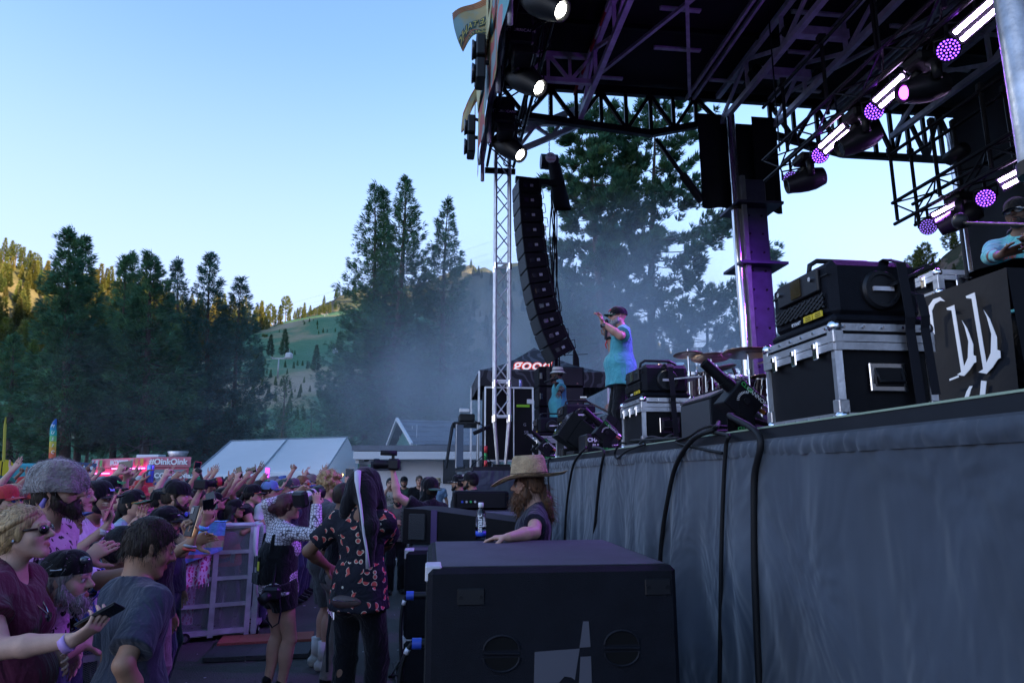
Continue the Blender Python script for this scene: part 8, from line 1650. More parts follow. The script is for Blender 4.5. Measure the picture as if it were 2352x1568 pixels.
F2 = thing('front_fill', 'small black front fill speaker on the farthest stack with blue plug', 'loudspeaker', st(8.7, -1, 1.36)); ubox(MB(), 8.4, 8.95, -1.4, -.75, 1.37, 1.58, .02).build('cabinet', cab_m, F2); ubox(MB(), 8.385, 8.4, -1.36, -.8, 1.39, 1.56).build('rear_panel', black_steel, F2)
for k in range(4): MB().cyl(st(8.385, -1.3 + .05 * k, 1.46), st(8.36, -1.3 + .05 * k, 1.46), .014, n=8).build('connector', (MC['plug_blue'], alu, green_print, alu)[k], F2)
# water bottle on the foreground subwoofer
wb = ptz(1104, 1238, 1.382); WB = thing('water_bottle', 'clear water bottle with white lettering and blue emblem on foreground subwoofer', 'bottle', wb)
MB().lathe([(.026, 0), (.031, .006), (.031, .135), (.027, .16), (.0135, .182), (.0135, .188)], wb, ZV, 20).build('bottle', mat('clear_plastic', (.85, .9, 1), .06, trans=1), WB, smooth=True)
MB().lathe([(.029, .004), (.029, .075), (.001, .076)], wb, ZV, 18).build('water', mat('water', (.8, .88, 1), .02, trans=1), WB, smooth=True)
MB().lathe([(.0165, .188), (.0165, .212), (.015, .216), (.001, .216)], wb, ZV, 16).build('bottle_cap', white_print, WB, smooth=True)
MB().lathe([(.0318, .02), (.0318, .05)], wb, ZV, 20).build('emblem_band', mat('label_blue', (.03, .08, .55), .4), WB, smooth=True)
vdir = (Vector((0, 0, wb.z)) - wb).normalized();
text('smart', .045, place(wb + vdir * .0335 + ZV * .095 - V * .008, vdir, V * -1), white_print, 'lettering', WB, .0006, bold=.001); text('water', .026, place(wb + vdir * .0335 + ZV * .105 + V * .016, vdir, V * -1), white_print, 'lettering', WB, .0006)
# cables with blue plugs down the left side of the stacks
plug = MC['plug_blue']
def plug_cable(label, px, py, Y, path):
 p = pt(px, py, Y); T = thing('speaker_cable', label, 'cable', p, 0, 'speaker cables with blue plugs'); MB().cyl(p + V * .11, p + V * .03, .024, n=14).build('plug_body', plastic, T, auto=40); MB().cyl(p + V * .03, p - V * .02, .029, n=14).build('plug_ring', plug, T, auto=40)
 Q = [p - V * .02] + [pt(x, y, Y) for x, y in path]; R_ = []
 for i in range(len(Q) - 1): R_ += [Q[i].lerp(Q[i + 1], k / 4) for k in range(4)]
 R_.append(Q[-1]); S_s = R_[:]
 for _ in range(3): S_s = [S_s[0]] + [(S_s[i - 1] + S_s[i] * 2 + S_s[i + 1]) / 4 for i in range(1, len(S_s) - 1)] + [S_s[-1]]
 MB().tube(S_s, .012, 8).build('cord', rubber, T, smooth=True); MB().tube(S_s[3:6], .0145, 8).build('sleeve', alu_dull, T, smooth=True)
plug_cable('nearest black cable with large blue plug beside foreground subwoofer', 955, 1477, 3.9, [(935, 1492), (922, 1525), (916, 1570), (912, 1640)])
plug_cable('second cable with blue plug higher on the subwoofer stack', 940, 1367, 4.8, [(928, 1380), (922, 1410), (920, 1450), (921, 1500), (925, 1570)])
plug_cable('third cable with small blue plug near the stack top', 944, 1262, 5.6, [(936, 1268), (932, 1290), (931, 1340), (934, 1420), (940, 1460)])
r3 = random.Random(8)
for k in range(7):
 P = [Vector((-.78 + .25 * math.sin(k + t * .7) + .05 * k - .1 * t * .2, 5.6 + .28 * k + .22 * t * r3.uniform(.4, 1), .02 + .008 * k)) for t in range(7)]
 tag(MB().tube(P, .014, 6).build('floor_cable', rubber, None, smooth=True), f'black cable on the ground beside the subwoofer stacks, {NUM[k]} from the camera', 'cable', 'cables on the pit ground')
# ================================================================ barricade
rail_m = mat('barricade_steel', (.48, .49, .54), .45, .5, var=.3, vscale=6)
def mesh_mat():
 m = mat('perforated_sheet', (.36, .36, .42), .5, .6); t = m.node_tree; tc = N(t, 'ShaderNodeTexCoord'); b = t.nodes['Principled BSDF']
 mp = N(t, 'ShaderNodeMapping'); mp.inputs['Scale'].default_value = (1, 1, 1.7); t.links.new(tc.outputs['Object'], mp.inputs[0])
 sp = N(t, 'ShaderNodeSeparateXYZ'); t.links.new(mp.outputs[0], sp.inputs[0]); outs = []
 for sgn in (1, -1):
  a = N(t, 'ShaderNodeMath', operation='MULTIPLY_ADD'); t.links.new(sp.outputs[2], a.inputs[0]); a.inputs[1].default_value = sgn; t.links.new(sp.outputs[0], a.inputs[2])
  s_ = N(t, 'ShaderNodeMath', operation='MULTIPLY'); t.links.new(a.outputs[0], s_.inputs[0]); s_.inputs[1].default_value = 150.0
  c = N(t, 'ShaderNodeMath', operation='SINE'); t.links.new(s_.outputs[0], c.inputs[0]); g = N(t, 'ShaderNodeMath', operation='ABSOLUTE'); t.links.new(c.outputs[0], g.inputs[0]); outs.append(g)
 mn = N(t, 'ShaderNodeMath', operation='MINIMUM'); t.links.new(outs[0].outputs[0], mn.inputs[0]); t.links.new(outs[1].outputs[0], mn.inputs[1])
 gt = N(t, 'ShaderNodeMath', operation='LESS_THAN'); t.links.new(mn.outputs[0], gt.inputs[0]); gt.inputs[1].default_value = .45; t.links.new(gt.outputs[0], b.inputs['Alpha']); return m
perf = mesh_mat()
def barricade(label, a, b, rows=4, cols=2, h=1.2):
 a = Vector((a[0], a[1], 0)); b = Vector((b[0], b[1], 0)); d = (b - a); L = d.length; d.normalize(); T = thing('barricade', label, 'barricade', a, math.atan2(d.y, d.x), 'steel crowd barricade sections')
 z0 = .09
 def bar(p, q, w_=.045, nm='frame_bar'): MB().bar(p, q, w_, w_).build(nm, rail_m, T, world=False)
 for z in [z0 + (h - z0) * i / rows for i in range(rows + 1)]: bar((0, 0, z), (L, 0, z), .05 if z in (z0,) else .038, 'rail')
 for i in range(cols + 1): bar((L * i / cols, 0, z0 - .05), (L * i / cols, 0, h), .055, 'post')
 MB().box((L / 2, .03, h + .01), (L + .04, .13, .05), None, .018).build('top_rail', rail_m, T, world=False)
 MB().quad((0, .012, z0), (L, .012, z0), (L, .012, h), (0, .012, h)).build('mesh_panel', perf, T, world=False)
 MB().box((L / 2, .55, .05), (L, 1.0, .02)).build('foot_plate', rail_m, T, world=False)
 for i in range(cols): bar((L * (i + .5) / cols, .06, .9), (L * (i + .5) / cols, 1.0, .07), .04, 'strut')
 MB().cyl((.12, -.04, .055), (.12, .02, .055), .055, n=14).cyl((.12, -.045, .055), (.12, -.05, .055), .02, n=8).build('caster', rubber, T, world=False); MB().cyl((.12, -.041, .055), (.12, -.052, .055), .03, n=12).build('caster_hub', chrome, T, world=False)
 return T
A0, A1 = pt(418, 1210, 7.72), pt(582, 1206, 8.05)
barricade('steel mesh barricade section facing the camera, draped with bandanas', A0, A1)
B1 = pt(640, 1200, 9.9); barricade('barricade section turning back behind the photographer', A1 + Vector((.07, .03, 0)), B1, 3, 1)
barricade('barricade section further back toward the stage corner', B1, pt(700, 1190, 12.6), 3, 2)
C1 = pt(272, 1282, 4.6); barricade('near barricade section behind the boy, receding to the far one', C1, Vector((A0.x - .12, A0.y - .05, 0)), 4, 3)
barricade('nearest barricade section facing the camera at lower left', pt(80, 1292, 4.35), C1 + Vector((-.03, 0, 0)), 4, 2)
# things hung on the rail
def hung(label, name, cat, x0, x1, ytop, ybot, Y0, Y1, m, slant=.0, fr=0):
 T = thing(name, label, cat, pt((x0 + x1) / 2, ytop, Y0))
 def f(a, b):
  p = pt(x0 + (x1 - x0) * a, 1207, Y0 + (Y1 - Y0) * a); q = pt(x0 + (x1 - x0) * a, ybot - slant * a, Y0 + (Y1 - Y0) * a); z = 1.255 + (q.z - 1.255) * b
  return Vector((p.x, p.y - .075 - .012 * math.sin(a * 17 + b * 2) - .02 * b, z))
 MB().grid(f, 24, 14).build('cloth', m, T, smooth=True)
 MB().grid(lambda a, b: Vector((f(a, 0).x, f(a, 0).y + .15 * b, 1.262 + .01 * math.sin(b * 3))), 24, 3).build('folded_edge', m, T, smooth=True)
 if fr: [MB().bar(f(a / fr, 1), f(a / fr, 1) - ZV * .04, .012, .004).build('fringe', m, T) for a in range(fr + 1)]
 return T
def bandana(t, co):
 nz = N(t, 'ShaderNodeTexVoronoi', feature='DISTANCE_TO_EDGE', i_Scale=17.0); t.links.new(co, nz.inputs['Vector']); wv = N(t, 'ShaderNodeTexWave', i_Scale=9.0, i_Distortion=9.0); t.links.new(co, wv.inputs[0])
 m_ = N(t, 'ShaderNodeMath', operation='MULTIPLY'); t.links.new(nz.outputs['Distance'], m_.inputs[0]); t.links.new(wv.outputs['Fac'], m_.inputs[1]); return ramp(t, m_.outputs[0], [(0, (.62, .5, .58)), (.07, (.45, .06, .18)), (.3, (.62, .5, .58))])
def towel(t, co):
 sp = N(t, 'ShaderNodeSeparateXYZ'); t.links.new(co, sp.inputs[0]); mr = N(t, 'ShaderNodeMapRange'); mr.inputs[1].default_value = -.75; mr.inputs[2].default_value = .1; t.links.new(sp.outputs[2], mr.inputs[0])
 return ramp(t, mr.outputs[0], [(0, (.08, .08, .3)), (.38, (.12, .2, .45)), (.48, (.35, .12, .14)), (.52, (.14, .22, .5)), (.60, (.30, .26, .16)), (.68, (.35, .12, .14)), (.74, (.10, .26, .5))])
hung('red and white bandana with fringed edge hanging on the barricade', 'bandana', 'bandana', 418, 498, 1300, 1352, 7.72, 7.85, pattern('bandana_print', bandana), .22 * 80, 12)
T_ = hung('blue patterned towel draped over the barricade rail', 'towel', 'towel', 430, 524, 1205, 1296, 7.66, 7.83, pattern('towel_print', towel), 70 * .5)
hung('pale paisley cloth tied inside the lower barricade mesh', 'cloth', 'cloth', 416, 470, 1350, 1430, 7.86, 7.93, pattern('paisley', lambda t, co: bandana(t, co)))
def scarfp(t, co):
 w_ = N(t, 'ShaderNodeTexWave', i_Scale=7.0, i_Distortion=3.0, bands_direction='Z'); t.links.new(co, w_.inputs[0]); return ramp(t, w_.outputs['Fac'], [(0, (.5, .45, .55)), (.55, (.06, .05, .09)), (.7, (.5, .45, .55))])
SCF = thing('scarf', 'white and dark patterned scarf with knotted fringe tied at barricade corner', 'scarf', pt(600, 1205, 8.05)); sm_ = pattern('scarf_print', scarfp)
for k in range(3): MB().grid(lambda a, b: pt(588 + 16 * k + 22 * a - 8 * b * (k - 1), 1204 + (150 + 25 * (k % 2)) * b, 7.93 + .1 * k) + Vector((0, -.03 * math.sin(a * 9 + b * 3), 0)), 8, 14).build('scarf_fold', sm_, SCF, smooth=True)
MB().tube([pt(590, 1210, 7.9), pt(586, 1260, 7.88), pt(594, 1300, 7.88), pt(588, 1330, 7.88), pt(590, 1365, 7.88)], [.03, .025, .012, .02, .008], 7).build('tassel', mat('tassel_white', (.5, .47, .52), .85), SCF, smooth=True)
cup = pt(398, 1000, 4); CU = thing('plastic_cup', 'clear plastic cup hanging at the rail near the older man', 'cup', pt(377 - 0, 1300, 4));
c_ = pt(214, 1345, 4.15); MB().lathe([(.034, -.07), (.045, .06), (.043, .06), (.032, -.066), (.001, -.066)], c_, ZV, 18).build('cup', mat('frosted_plastic', (.7, .7, .8), .35, alpha=.5), CU, smooth=True)
# cable ramps on the pit ground
for k, (x, col, lb) in enumerate(((470, (.30, .07, .05), 'red lid of the cable ramp lying across the pit floor'), (470, (.03, .03, .035), 'dark rubber cable ramp lying across the pit floor'))):
 T = thing('cable_ramp', lb, 'cable ramp', (0, 0, 0)); p0, p1 = (ptz(505, 1473, .05), ptz(720, 1462, .05)) if k == 0 else (ptz(480, 1500, .03), ptz(715, 1490, .03))
 n = 5
 for i in range(n):
  a, b = p0.lerp(p1, i / n), p0.lerp(p1, (i + .985) / n); MB().bar(a, b, .36 if k == 0 else .5, .045 if k == 0 else .04).build('ramp_segment', mat(f'ramp_{k}', col, .7, bump=.5, bscale=60), T)
r4 = random.Random(2); gb = MB()
for k in range(160):
 x, y = r4.uniform(-4, .0), r4.uniform(4.8, 11.5); s_ = r4.uniform(.006, .03); a = r4.uniform(0, 3)
 gb.box((x, y, .004), (s_, s_ * r4.uniform(.4, 1), .004), Matrix.Rotation(a, 3, 'Z'))
o = gb.build('ground_litter', mat('litter', (.35, .35, .36), .8)); o['kind'] = 'stuff'; o['label'] = 'small paper scraps and stones on the pit ground'
# ================================================================ beyond the crowd
wall_w = mat('white_wall', (.7, .71, .75), .8, var=.1, vscale=.8); shing = mat('roof_felt', (.14, .155, .19), .85, var=.4, vscale=1.5, bump=.6, bscale=8); fasc = mat('white_fascia', (.62, .63, .66), .6); green_w = mat('green_boards', (.06, .17, .15), .7, var=.2, vscale=3)
BD = thing('building', 'low white building with black flat roof, blue sign and black board', 'building', (-4, 25, 0)); Yb = 24.0
x0, x1, x2 = pt(818, 1060, Yb).x, pt(848, 1060, Yb).x, pt(1140, 1060, Yb).x; zt, zf = pt(900, 1028, Yb).z, pt(900, 1046, Yb).z
MB().box(((x1 + x2) / 2, Yb + 2.6, (zf - .05) / 2), (x2 - x1, 4, zf - .05)).build('wall', wall_w, BD); MB().box(((x0 + x2) / 2, Yb + 2.2, zf + .0), (x2 - x0 + .0, 5.4, .26)).build('fascia', fasc, BD)
MB().box(((x0 + x2) / 2, Yb + 2.25, zt - .02), (x2 - x0 + .1, 5.5, .18)).build('roof_edge', shing, BD); MB().box((x0 + .1, Yb + 2.2, zf - .12), (.12, 5, .3)).build('eave_board', fasc, BD)
a_, b_ = pt(852, 1059, Yb + .55), pt(921, 1080, Yb + .55); sg = MB().box(((a_.x + b_.x) / 2, Yb + .56, (a_.z + b_.z) / 2), (b_.x - a_.x, .05, a_.z - b_.z)).build('sign_board', mat('sign_navy', (.015, .02, .06), .5), BD)
text('apartment', .17, place(pt(901, 1067, Yb + .52), (0, -1, 0)), white_print, 'lettering', BD, .004); MB().cyl(pt(865, 1069, Yb + .54), pt(865, 1069, Yb + .5), .10, n=16).build('sign_logo', mat('sign_orange', (.6, .2, .03), .5), BD)
a_, b_ = pt(1018, 1052, Yb + .5), pt(1088, 1110, Yb + .5); MB().box(((a_.x + b_.x) / 2 + .3, Yb + .55, (a_.z + b_.z) / 2), (b_.x - a_.x + .6, .06, a_.z - b_.z)).build('black_board', mat('board_black', (.014, .015, .018), .6), BD)
MB().box(((x1 + x2) / 2, Yb + .52, .55), (x2 - x1, .12, .1)).build('sill_board', fasc, BD); MB().cyl(pt(838, 1052, Yb + .6), pt(846, 1056, Yb + .5), .12, .05, 10).build('wall_lamp', black_steel, BD)
MB().box(pt(1005, 1024, Yb + 2), (.9, .5, .12), None, .02).build('roof_box', plastic, BD)
GH = thing('gabled_house', 'green gabled house with grey felt roof and white gable trim', 'house', (-4, 32, 0)); Yg = 31.0
r0, r1 = pt(912, 964, Yg), pt(1130, 968, Yg + 1.5); e0, e1 = pt(946, 1020, Yg - 2.6), pt(1150, 1022, Yg - 2.2); bk = pt(888, 1026, Yg + 3.0); bk1 = Vector((r1.x + .3, r1.y + 3.6, bk.z))
MB().quad(e0, e1, r1, r0).build('roof', shing, GH); MB().quad(r0, r1, bk1, bk).build('roof', shing, GH)
for i in range(5):
 a, b = e0.lerp(r0, (i + .5) / 5), e1.lerp(r1, (i + .5) / 5); MB().bar(a + ZV * .03, b + ZV * .03, .04, .02).build('felt_seam', shing, GH)
MB().add([tuple(e0 + Vector((.4, .1, -.1))), tuple(r0 + Vector((.4, .1, -.2))), tuple(bk + Vector((.4, -.1, -.1))), (bk.x + .4, bk.y, 0), (e0.x + .4, e0.y, 0)], [(0, 1, 2, 3, 4)]).build('gable_wall', green_w, GH)
MB().bar(e0, r0 + ZV * .05, .1, .12).build('gable_trim', fasc, GH); MB().bar(bk, r0 + ZV * .05, .1, .12).build('gable_trim', fasc, GH)
for k in range(5): p = e0.lerp(bk, .15 + .16 * k) + Vector((.38, 0, 0)); MB().box((p.x, p.y, 2.2), (.02, .04, 3.4)).build('board_joint', fasc, GH)
MB().box(e0.lerp(r0, .45) + Vector((.3, 1.2, -.5)), (.05, .3, .5)).build('vent', fasc, GH); MB().box(((e0.x + e1.x) / 2, e0.y + .6, (e0.z - .1) / 2), (e1.x - e0.x, .2, e0.z - .2)).build('wall', green_w, GH)
TN = thing('frame_tent', 'large white frame tent behind the crowd', 'tent', (-9, 30, 0)); tw = mat('tent_vinyl', (.93, .94, .95), .6, var=.05, vscale=2, bump=.15, bscale=3)
_t = tw.node_tree; _tr = N(_t, 'ShaderNodeBsdfTranslucent'); _tr.inputs[0].default_value = (.9, .91, .94, 1); _mx = N(_t, 'ShaderNodeMixShader'); _mx.inputs[0].default_value = .5; _t.links.new(_t.nodes['Principled BSDF'].outputs[0], _mx.inputs[1]); _t.links.new(_tr.outputs[0], _mx.inputs[2]); _t.links.new(_mx.outputs[0], [n for n in _t.nodes if n.type == 'OUTPUT_MATERIAL'][0].inputs[0])
Yt = 27.0; E0, E1 = pt(438, 1094, Yt), pt(752, 1076, Yt); R0, R1 = pt(531, 1013, Yt + 5), pt(798, 1004, Yt + 5.5); K0, K1 = Vector((R0.x - 1.5, R0.y + 5, E0.z)), pt(822, 1056, Yt + 8)
def pan(a, b, c, d, sag=.08): return MB().grid(lambda s_, t: a.lerp(b, s_).lerp(d.lerp(c, s_), t) - ZV * sag * math.sin(math.pi * t) * math.sin(math.pi * s_), 10, 8)
mE, mR = E0.lerp(E1, .5), R0.lerp(R1, .48)
pan(E0, mE, mR, R0).build('roof_panel', tw, TN, smooth=True); pan(mE, E1, R1, mR).build('roof_panel', tw, TN, smooth=True); pan(K1, K0, R0, R1).build('roof_panel', tw, TN, smooth=True)
MB().add([tuple(E1), tuple(R1), tuple(K1)], [(0, 1, 2)]).build('gable_panel', tw, TN); MB().add([tuple(E0), tuple(R0), tuple(K0)], [(0, 1, 2)]).build('gable_panel', tw, TN)
for a, b in ((E0, mE), (mE, E1)): MB().grid(lambda s_, t: a.lerp(b, s_) - ZV * t * (.30 + .12 * abs(2 * s_ - 1) ** 2) - Vector((0, .03, 0)), 12, 3).build('valance', tw, TN); MB().grid(lambda s_, t: a.lerp(b, s_) * (1 - t) + Vector((a.lerp(b, s_).x, a.y, 0)) * t + Vector((0, .1 + .05 * math.sin(s_ * 30), -.02)), 30, 4).build('wall_panel', tw, TN, smooth=True)
MB().grid(lambda s_, t: E1.lerp(K1, s_) * (1 - t) + Vector((E1.lerp(K1, s_).x, E1.lerp(K1, s_).y, 0)) * t, 10, 4).build('wall_panel', tw, TN, smooth=True)
for a, b in ((mE, mR), (E1, R1), (E0, R0), (R0, R1)): MB().cyl(a + ZV * .02, b + ZV * .02, .035, n=6).build('seam_rope', mat('tent_seam', (.2, .24, .27), .7), TN)
for k in range(7): MB().ell(E1.lerp(K1, .1 + .12 * k) + Vector((.0, -.12, -.45 - .06 * math.sin(k))), .045, 8).build('string_bulb', mat('bulb_warm', (1, .6, .2), .4, emit=(1, .5, .12), es=3), TN)
# food truck
FTk = thing('food_truck', 'pink food truck with white lettering and a steel roof vent', 'food truck', (-22, 36, 0)); pk_m = mat('truck_pink', (.48, .06, .12), .45, var=.12, vscale=2); pk2 = mat('truck_rose', (.55, .16, .22), .5)
Yk = 34.0; a_, b_, l_ = pt(346, 1050, Yk), pt(436, 1050, Yk), pt(214, 1054, Yk + 5); top = a_.z + .02; zc = pt(346, 1072, Yk).z
frn = (b_ - a_).normalized(); fn = Vector((0, -1, 0)); sdv = (Vector((a_.x, a_.y, 0)) - Vector((l_.x, l_.y, 0))).normalized(); sn = Vector((sdv.y, -sdv.x, 0));
def slab(z0, z1, off, m, nm):
 P = [Vector((l_.x, l_.y, 0)), Vector((a_.x, a_.y, 0)), Vector((b_.x, b_.y, 0)), Vector((b_.x + (l_.x - a_.x), b_.y + (l_.y - a_.y), 0))]; c = sum(P, Vector()) / 4; P = [p + (p - c).normalized() * off for p in P]
 MB().add([(p.x, p.y, z0) for p in P] + [(p.x, p.y, z1) for p in P], [(3, 2, 1, 0), (4, 5, 6, 7)] + [(i, (i + 1) % 4, 4 + (i + 1) % 4, 4 + i) for i in range(4)]).build(nm, m, FTk)
slab(.4, zc - .02, 0, pk_m, 'body'); slab(zc, top, .12, pk2, 'sign_header')
text('#OinkOink', .40, place((a_ + b_) / 2 + Vector((0, -.16, 0)) + ZV * (.5 * (zc + top) - a_.z), fn), white_print, 'lettering', FTk, .01, bold=.012)
cen = (a_ + b_) / 2
MB().box(Vector((cen.x, Yk - .02, zc - .42)), (b_.x - a_.x - .25, .04, .62)).build('grey_banner', mat('truck_grey', (.22, .22, .25), .6), FTk); text('BACONMANia', .34, place(Vector((cen.x, Yk - .06, zc - .42)), fn), white_print, 'lettering', FTk, .01, bold=.01)
MB().box(Vector((cen.x, Yk - .02, zc - 1.15)), (b_.x - a_.x - .3, .04, .7)).build('windscreen', glassm, FTk)
mid = Vector(((l_.x + a_.x) / 2, (l_.y + a_.y) / 2, 0)) - Vector((0, .2, 0)); sN = Vector((-(a_ - l_).y, (a_ - l_).x, 0)).normalized(); sN = sN if sN.y < 0 else -sN; sx = (a_ - l_); sx.z = 0; sL = sx.length; sx.normalize()
SP = lambda t, z, o=.03: Vector((l_.x, l_.y, 0)) + sx * (sL * t) + sN * o + ZV * z
text('BACONMANIA', .36, place(SP(.55, .5 * (zc + top), .16), sN), white_print, 'lettering', FTk, .01, bold=.01)
for k, (t, c_) in enumerate(((.06, (.3, .35, .45)), (.14, (.5, .5, .55)), (.22, (.15, .35, .1)), (.76, (.4, .35, .3)), (.84, (.55, .2, .1)), (.92, (.6, .35, .05)))): MB().box(SP(t, .5 * (zc + top), .15), (.36, .03, .36), Matrix((sx, -sN, ZV)).transposed(), .05).build('sticker', mat(f'sticker_{k}', c_, .6), FTk)
for k in range(4): MB().box(SP(.16 + .22 * k, zc - .95, .03), (.9, .04, .9), Matrix((sx, -sN, ZV)).transposed(), .02).build('window', mat('truck_window', (.12, .13, .15), .2), FTk)
for t0, t1, z in ((.45, .98, zc - .06), (.02, .4, zc - .3)): MB().bar(SP(t0, z, .18), SP(t1, z, .18), .06).build('neon_tube', mat('neon_pink', (1, .2, .6), .4, emit=(1, .1, .55), es=2.2), FTk)
MB().lathe([(.42, 0), (.42, .10), (.52, .32), (.50, .34), (.001, .3)], Vector((cen.x - .6, Yk + 2, top)), ZV, 20).build('roof_vent', alu, FTk, smooth=True); MB().box(Vector((cen.x - 2.6, Yk + 3.2, top + .1)), (1.2, .8, .2), None, .03).build('roof_unit', wall_w, FTk)
def feather(label, x, y0, y1, Y, wpx, stops):
 b = pt(x, y1, Y); t_ = pt(x + 4, y0, Y); T = thing('feather_flag', label, 'flag', Vector((b.x, Y, 0))); MB().cyl(Vector((b.x, Y, 0)), t_, .025, .012, 6).build('pole', black_steel, T); w_ = wpx / FPX * Y; n = len(stops)
 for k, c in enumerate(stops):
  t0, t1 = k / n, (k + 1) / n; MB().grid(lambda a, q: b.lerp(t_, 1 - (t0 + (t1 - t0) * q)) - Vector((w_ * a * math.sin(min(1, (t0 + (t1 - t0) * q) * 3 + .25) * 1.57), .05 * math.sin(a * 4), 0)), 4, 4).build('cloth_band', mat('feather_%d_%d_%d' % tuple(int(v * 99) for v in c), c, .8), T, smooth=True)
 return T
Tf = feather('rainbow feather flag by the forked conifer trunk', 128, 962, 1052, 24, 18, [(.03, .12, .4), (.03, .25, .4), (.03, .35, .3), (.15, .4, .15), (.5, .42, .06), (.6, .3, .05), (.6, .12, .06)])
for k, ch in enumerate('MUSIC'): text(ch, .16, place(pt(121 - .8 * k * 0, 978 + 15 * k, 23.95), (0, -1, 0), (.25, 0, 1)), white_print, 'lettering', Tf, .004)
feather('yellow feather flag at the left edge of picture', 12, 958, 1060, 22, 9, [(.5, .42, .06)] * 4)
BT = thing('booth_tent', 'teal booth tent with yellow smiley emblem at left edge behind crowd', 'tent', (-19, 27, 0)); p = pt(30, 1082, 26); MB().box((p.x, 27, p.z - .9), (3.6, 2, 2.4), None, .1).build('tent_wall', mat('booth_teal', (.03, .25, .3), .7), BT); MB().cyl(pt(10, 1074, 25.9), pt(10, 1074, 25.8), .3, n=20).build('emblem', yellow_print, BT)
PB = thing('poster_banner', 'tilted dark blue banner with white patches beside the pink truck', 'banner', (-17, 28, 0)); c_ = pt(188, 1080, 27); Mq = place(c_, (.1, -1, 0), (.08, 0, 1)); mb = MB(); mb.M = Mq; mb.box((0, 0, 0), (1.0, .62, .03)); mb.build('board', mat('poster_navy', (.03, .06, .16), .6), PB)
for k in range(6): mb = MB(); mb.M = Mq; mb.box((-.32 + .3 * (k % 3), .12 - .24 * (k // 3), .02), (.22, .14, .01)); mb.build('patch', wall_w, PB)
mb = MB(); mb.M = Mq; mb.box((0, -.5, 0), (1.0, .4, .03)); mb.build('lower_board', wall_w, PB); MB().cyl((c_.x, 27.1, 0), (c_.x, 27.1, c_.z), .03, n=6).build('post', alu_dull, PB)
# low crowd fence near the building
for k in range(5):
 a = pt(895 + 22 * k, 1172, 14.2); T = thing('crowd_fence', f'grey tubular crowd fence panel by the building, {NUM[k]} from the left', 'fence', Vector((a.x, 14.2, 0)), 0, 'tubular crowd fence panels'); L = .2 * .98
 w_ = 22 / FPX * 14.2; MB().tube([(0, 0, .02), (0, 0, 1.08), (w_ * .95, 0, 1.08), (w_ * .95, 0, .02)], .02, 6).build('frame', alu_dull, T, world=False)
 for j in range(1, 3): MB().cyl((w_ * j / 3, 0, .1), (w_ * j / 3, 0, 1.06), .009, n=5).build('fence_bar', alu_dull, T, world=False)
 MB().cyl((0, 0, .12), (w_ * .95, 0, .12), .012, n=5).build('bottom_bar', alu_dull, T, world=False)
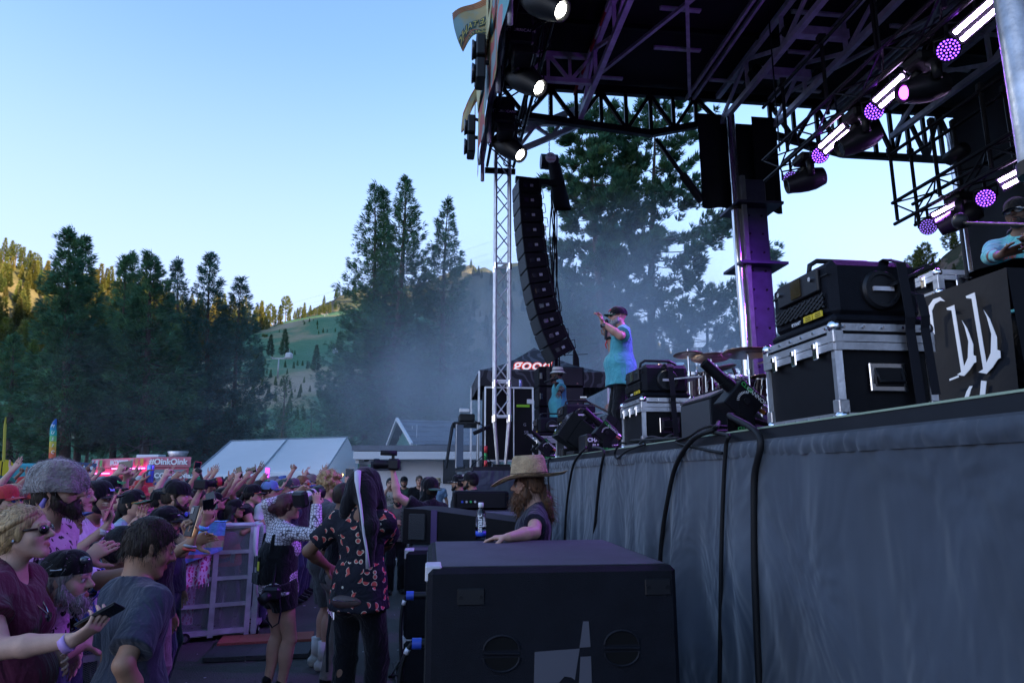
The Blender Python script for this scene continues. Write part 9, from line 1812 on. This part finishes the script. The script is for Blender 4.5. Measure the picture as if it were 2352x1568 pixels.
# ================================================================ stage smoke and valley haze
def smoke(name, label, c, r, dens, seed, col=(.80, .89, 1.0), sc=.35):
 """cloud that thins out to nothing at the faces of its box"""
 mb = MB(); mb.box((0, 0, 0), (2, 2, 2)); o = mb.build(name); o.location = c; o.scale = r; tag(o, label, 'smoke', kind='stuff')
 m = bpy.data.materials.new(name); m.use_nodes = True; t = m.node_tree; t.nodes.clear(); ou = N(t, 'ShaderNodeOutputMaterial'); pv = N(t, 'ShaderNodeVolumePrincipled'); pv.inputs['Color'].default_value = (*col, 1); pv.inputs['Anisotropy'].default_value = .0
 tc = N(t, 'ShaderNodeTexCoord'); ln = N(t, 'ShaderNodeVectorMath', operation='LENGTH'); t.links.new(tc.outputs['Object'], ln.inputs[0])
 mr = N(t, 'ShaderNodeMapRange', interpolation_type='SMOOTHSTEP'); mr.inputs[1].default_value = .15; mr.inputs[2].default_value = 1.0; mr.inputs[3].default_value = 1; mr.inputs[4].default_value = 0; t.links.new(ln.outputs['Value'], mr.inputs[0])
 nz = N(t, 'ShaderNodeTexNoise', i_Scale=sc, i_Detail=3.0); g = N(t, 'ShaderNodeNewGeometry'); t.links.new(g.outputs['Position'], nz.inputs[0])
 n2 = N(t, 'ShaderNodeMapRange'); n2.inputs[1].default_value = .35; n2.inputs[2].default_value = .68; n2.inputs[3].default_value = .15; n2.inputs[4].default_value = 1.4; t.links.new(nz.outputs[0], n2.inputs[0])
 mu = N(t, 'ShaderNodeMath', operation='MULTIPLY'); t.links.new(mr.outputs[0], mu.inputs[0]); t.links.new(n2.outputs[0], mu.inputs[1]); m2 = N(t, 'ShaderNodeMath', operation='MULTIPLY'); t.links.new(mu.outputs[0], m2.inputs[0]); m2.inputs[1].default_value = dens
 t.links.new(m2.outputs[0], pv.inputs['Density']); t.links.new(pv.outputs[0], ou.inputs['Volume']); o.data.materials.append(m); m.cycles.volume_step_rate = 4 if hasattr(m.cycles, 'volume_step_rate') else 1; return o
smoke('smoke', 'pale blue stage smoke drifting behind the performers', pt(1380, 850, 24), (11, 9, 6.5), .15, 1)
smoke('smoke', 'thin blue smoke drifting low before the fir trees', pt(985, 960, 40), (15, 9, 7), .040, 2)
smoke('smoke', 'very thin haze of smoke hanging before the left conifers', pt(380, 930, 38), (16, 6, 8), .010, 3)
# ================================================================ lamps: light thrown by the lit fixtures, plus added roof uplights
def area(name, loc, to, e, col, size, spread=120):
 l = bpy.data.lights.new(name, 'AREA'); l.energy = e; l.color = col; l.size = size; l.shape = 'DISK'; l.spread = R(spread)
 o = bpy.data.objects.new(name, l); COL.objects.link(o); o.location = loc; o.rotation_euler = (Vector(loc) - Vector(to)).to_track_quat('Z', 'Y').to_euler(); return o
VIO = (.36, .06, 1.0)
for u in (5.55, 6.8, 7.95): area('strobe_light', st(u, 3.5, 6.02), crowd_c + U * (u - 6.8), 11, (.42, .12, 1.0), .4, 84)
for u in (5.92, 7.12, 8.28): area('par_light', st(u, 3.42, 5.9), stage_c + U * (u - 7), 3, VIO, .3, 110)
for u in (7.35, 8.52): area('strobe_light', st(u, 5.4, 5.36), st(u + 1, 3, 2), 14, (.42, .12, 1.0), .4, 150)
for u in (7.15, 8.75, 10.75): area('front_spot', st(u, -.2, 7.1), st(u - 2.5, 2.0, 2.5), 3.5, (1, .97, .9), .2, 46)
for u in (5.55, 6.8, 7.95): area('strobe_light', st(u, 3.3, 6.2), st(u + 1.5, 1.2, 9), 1.2, VIO, .3, 150)  # added uplights that brighten the roof beams from below
area('column_wash', st(9.6, 4.2, 6.2), st(12, 4.3, 4.5), 3, VIO, .3, 90)
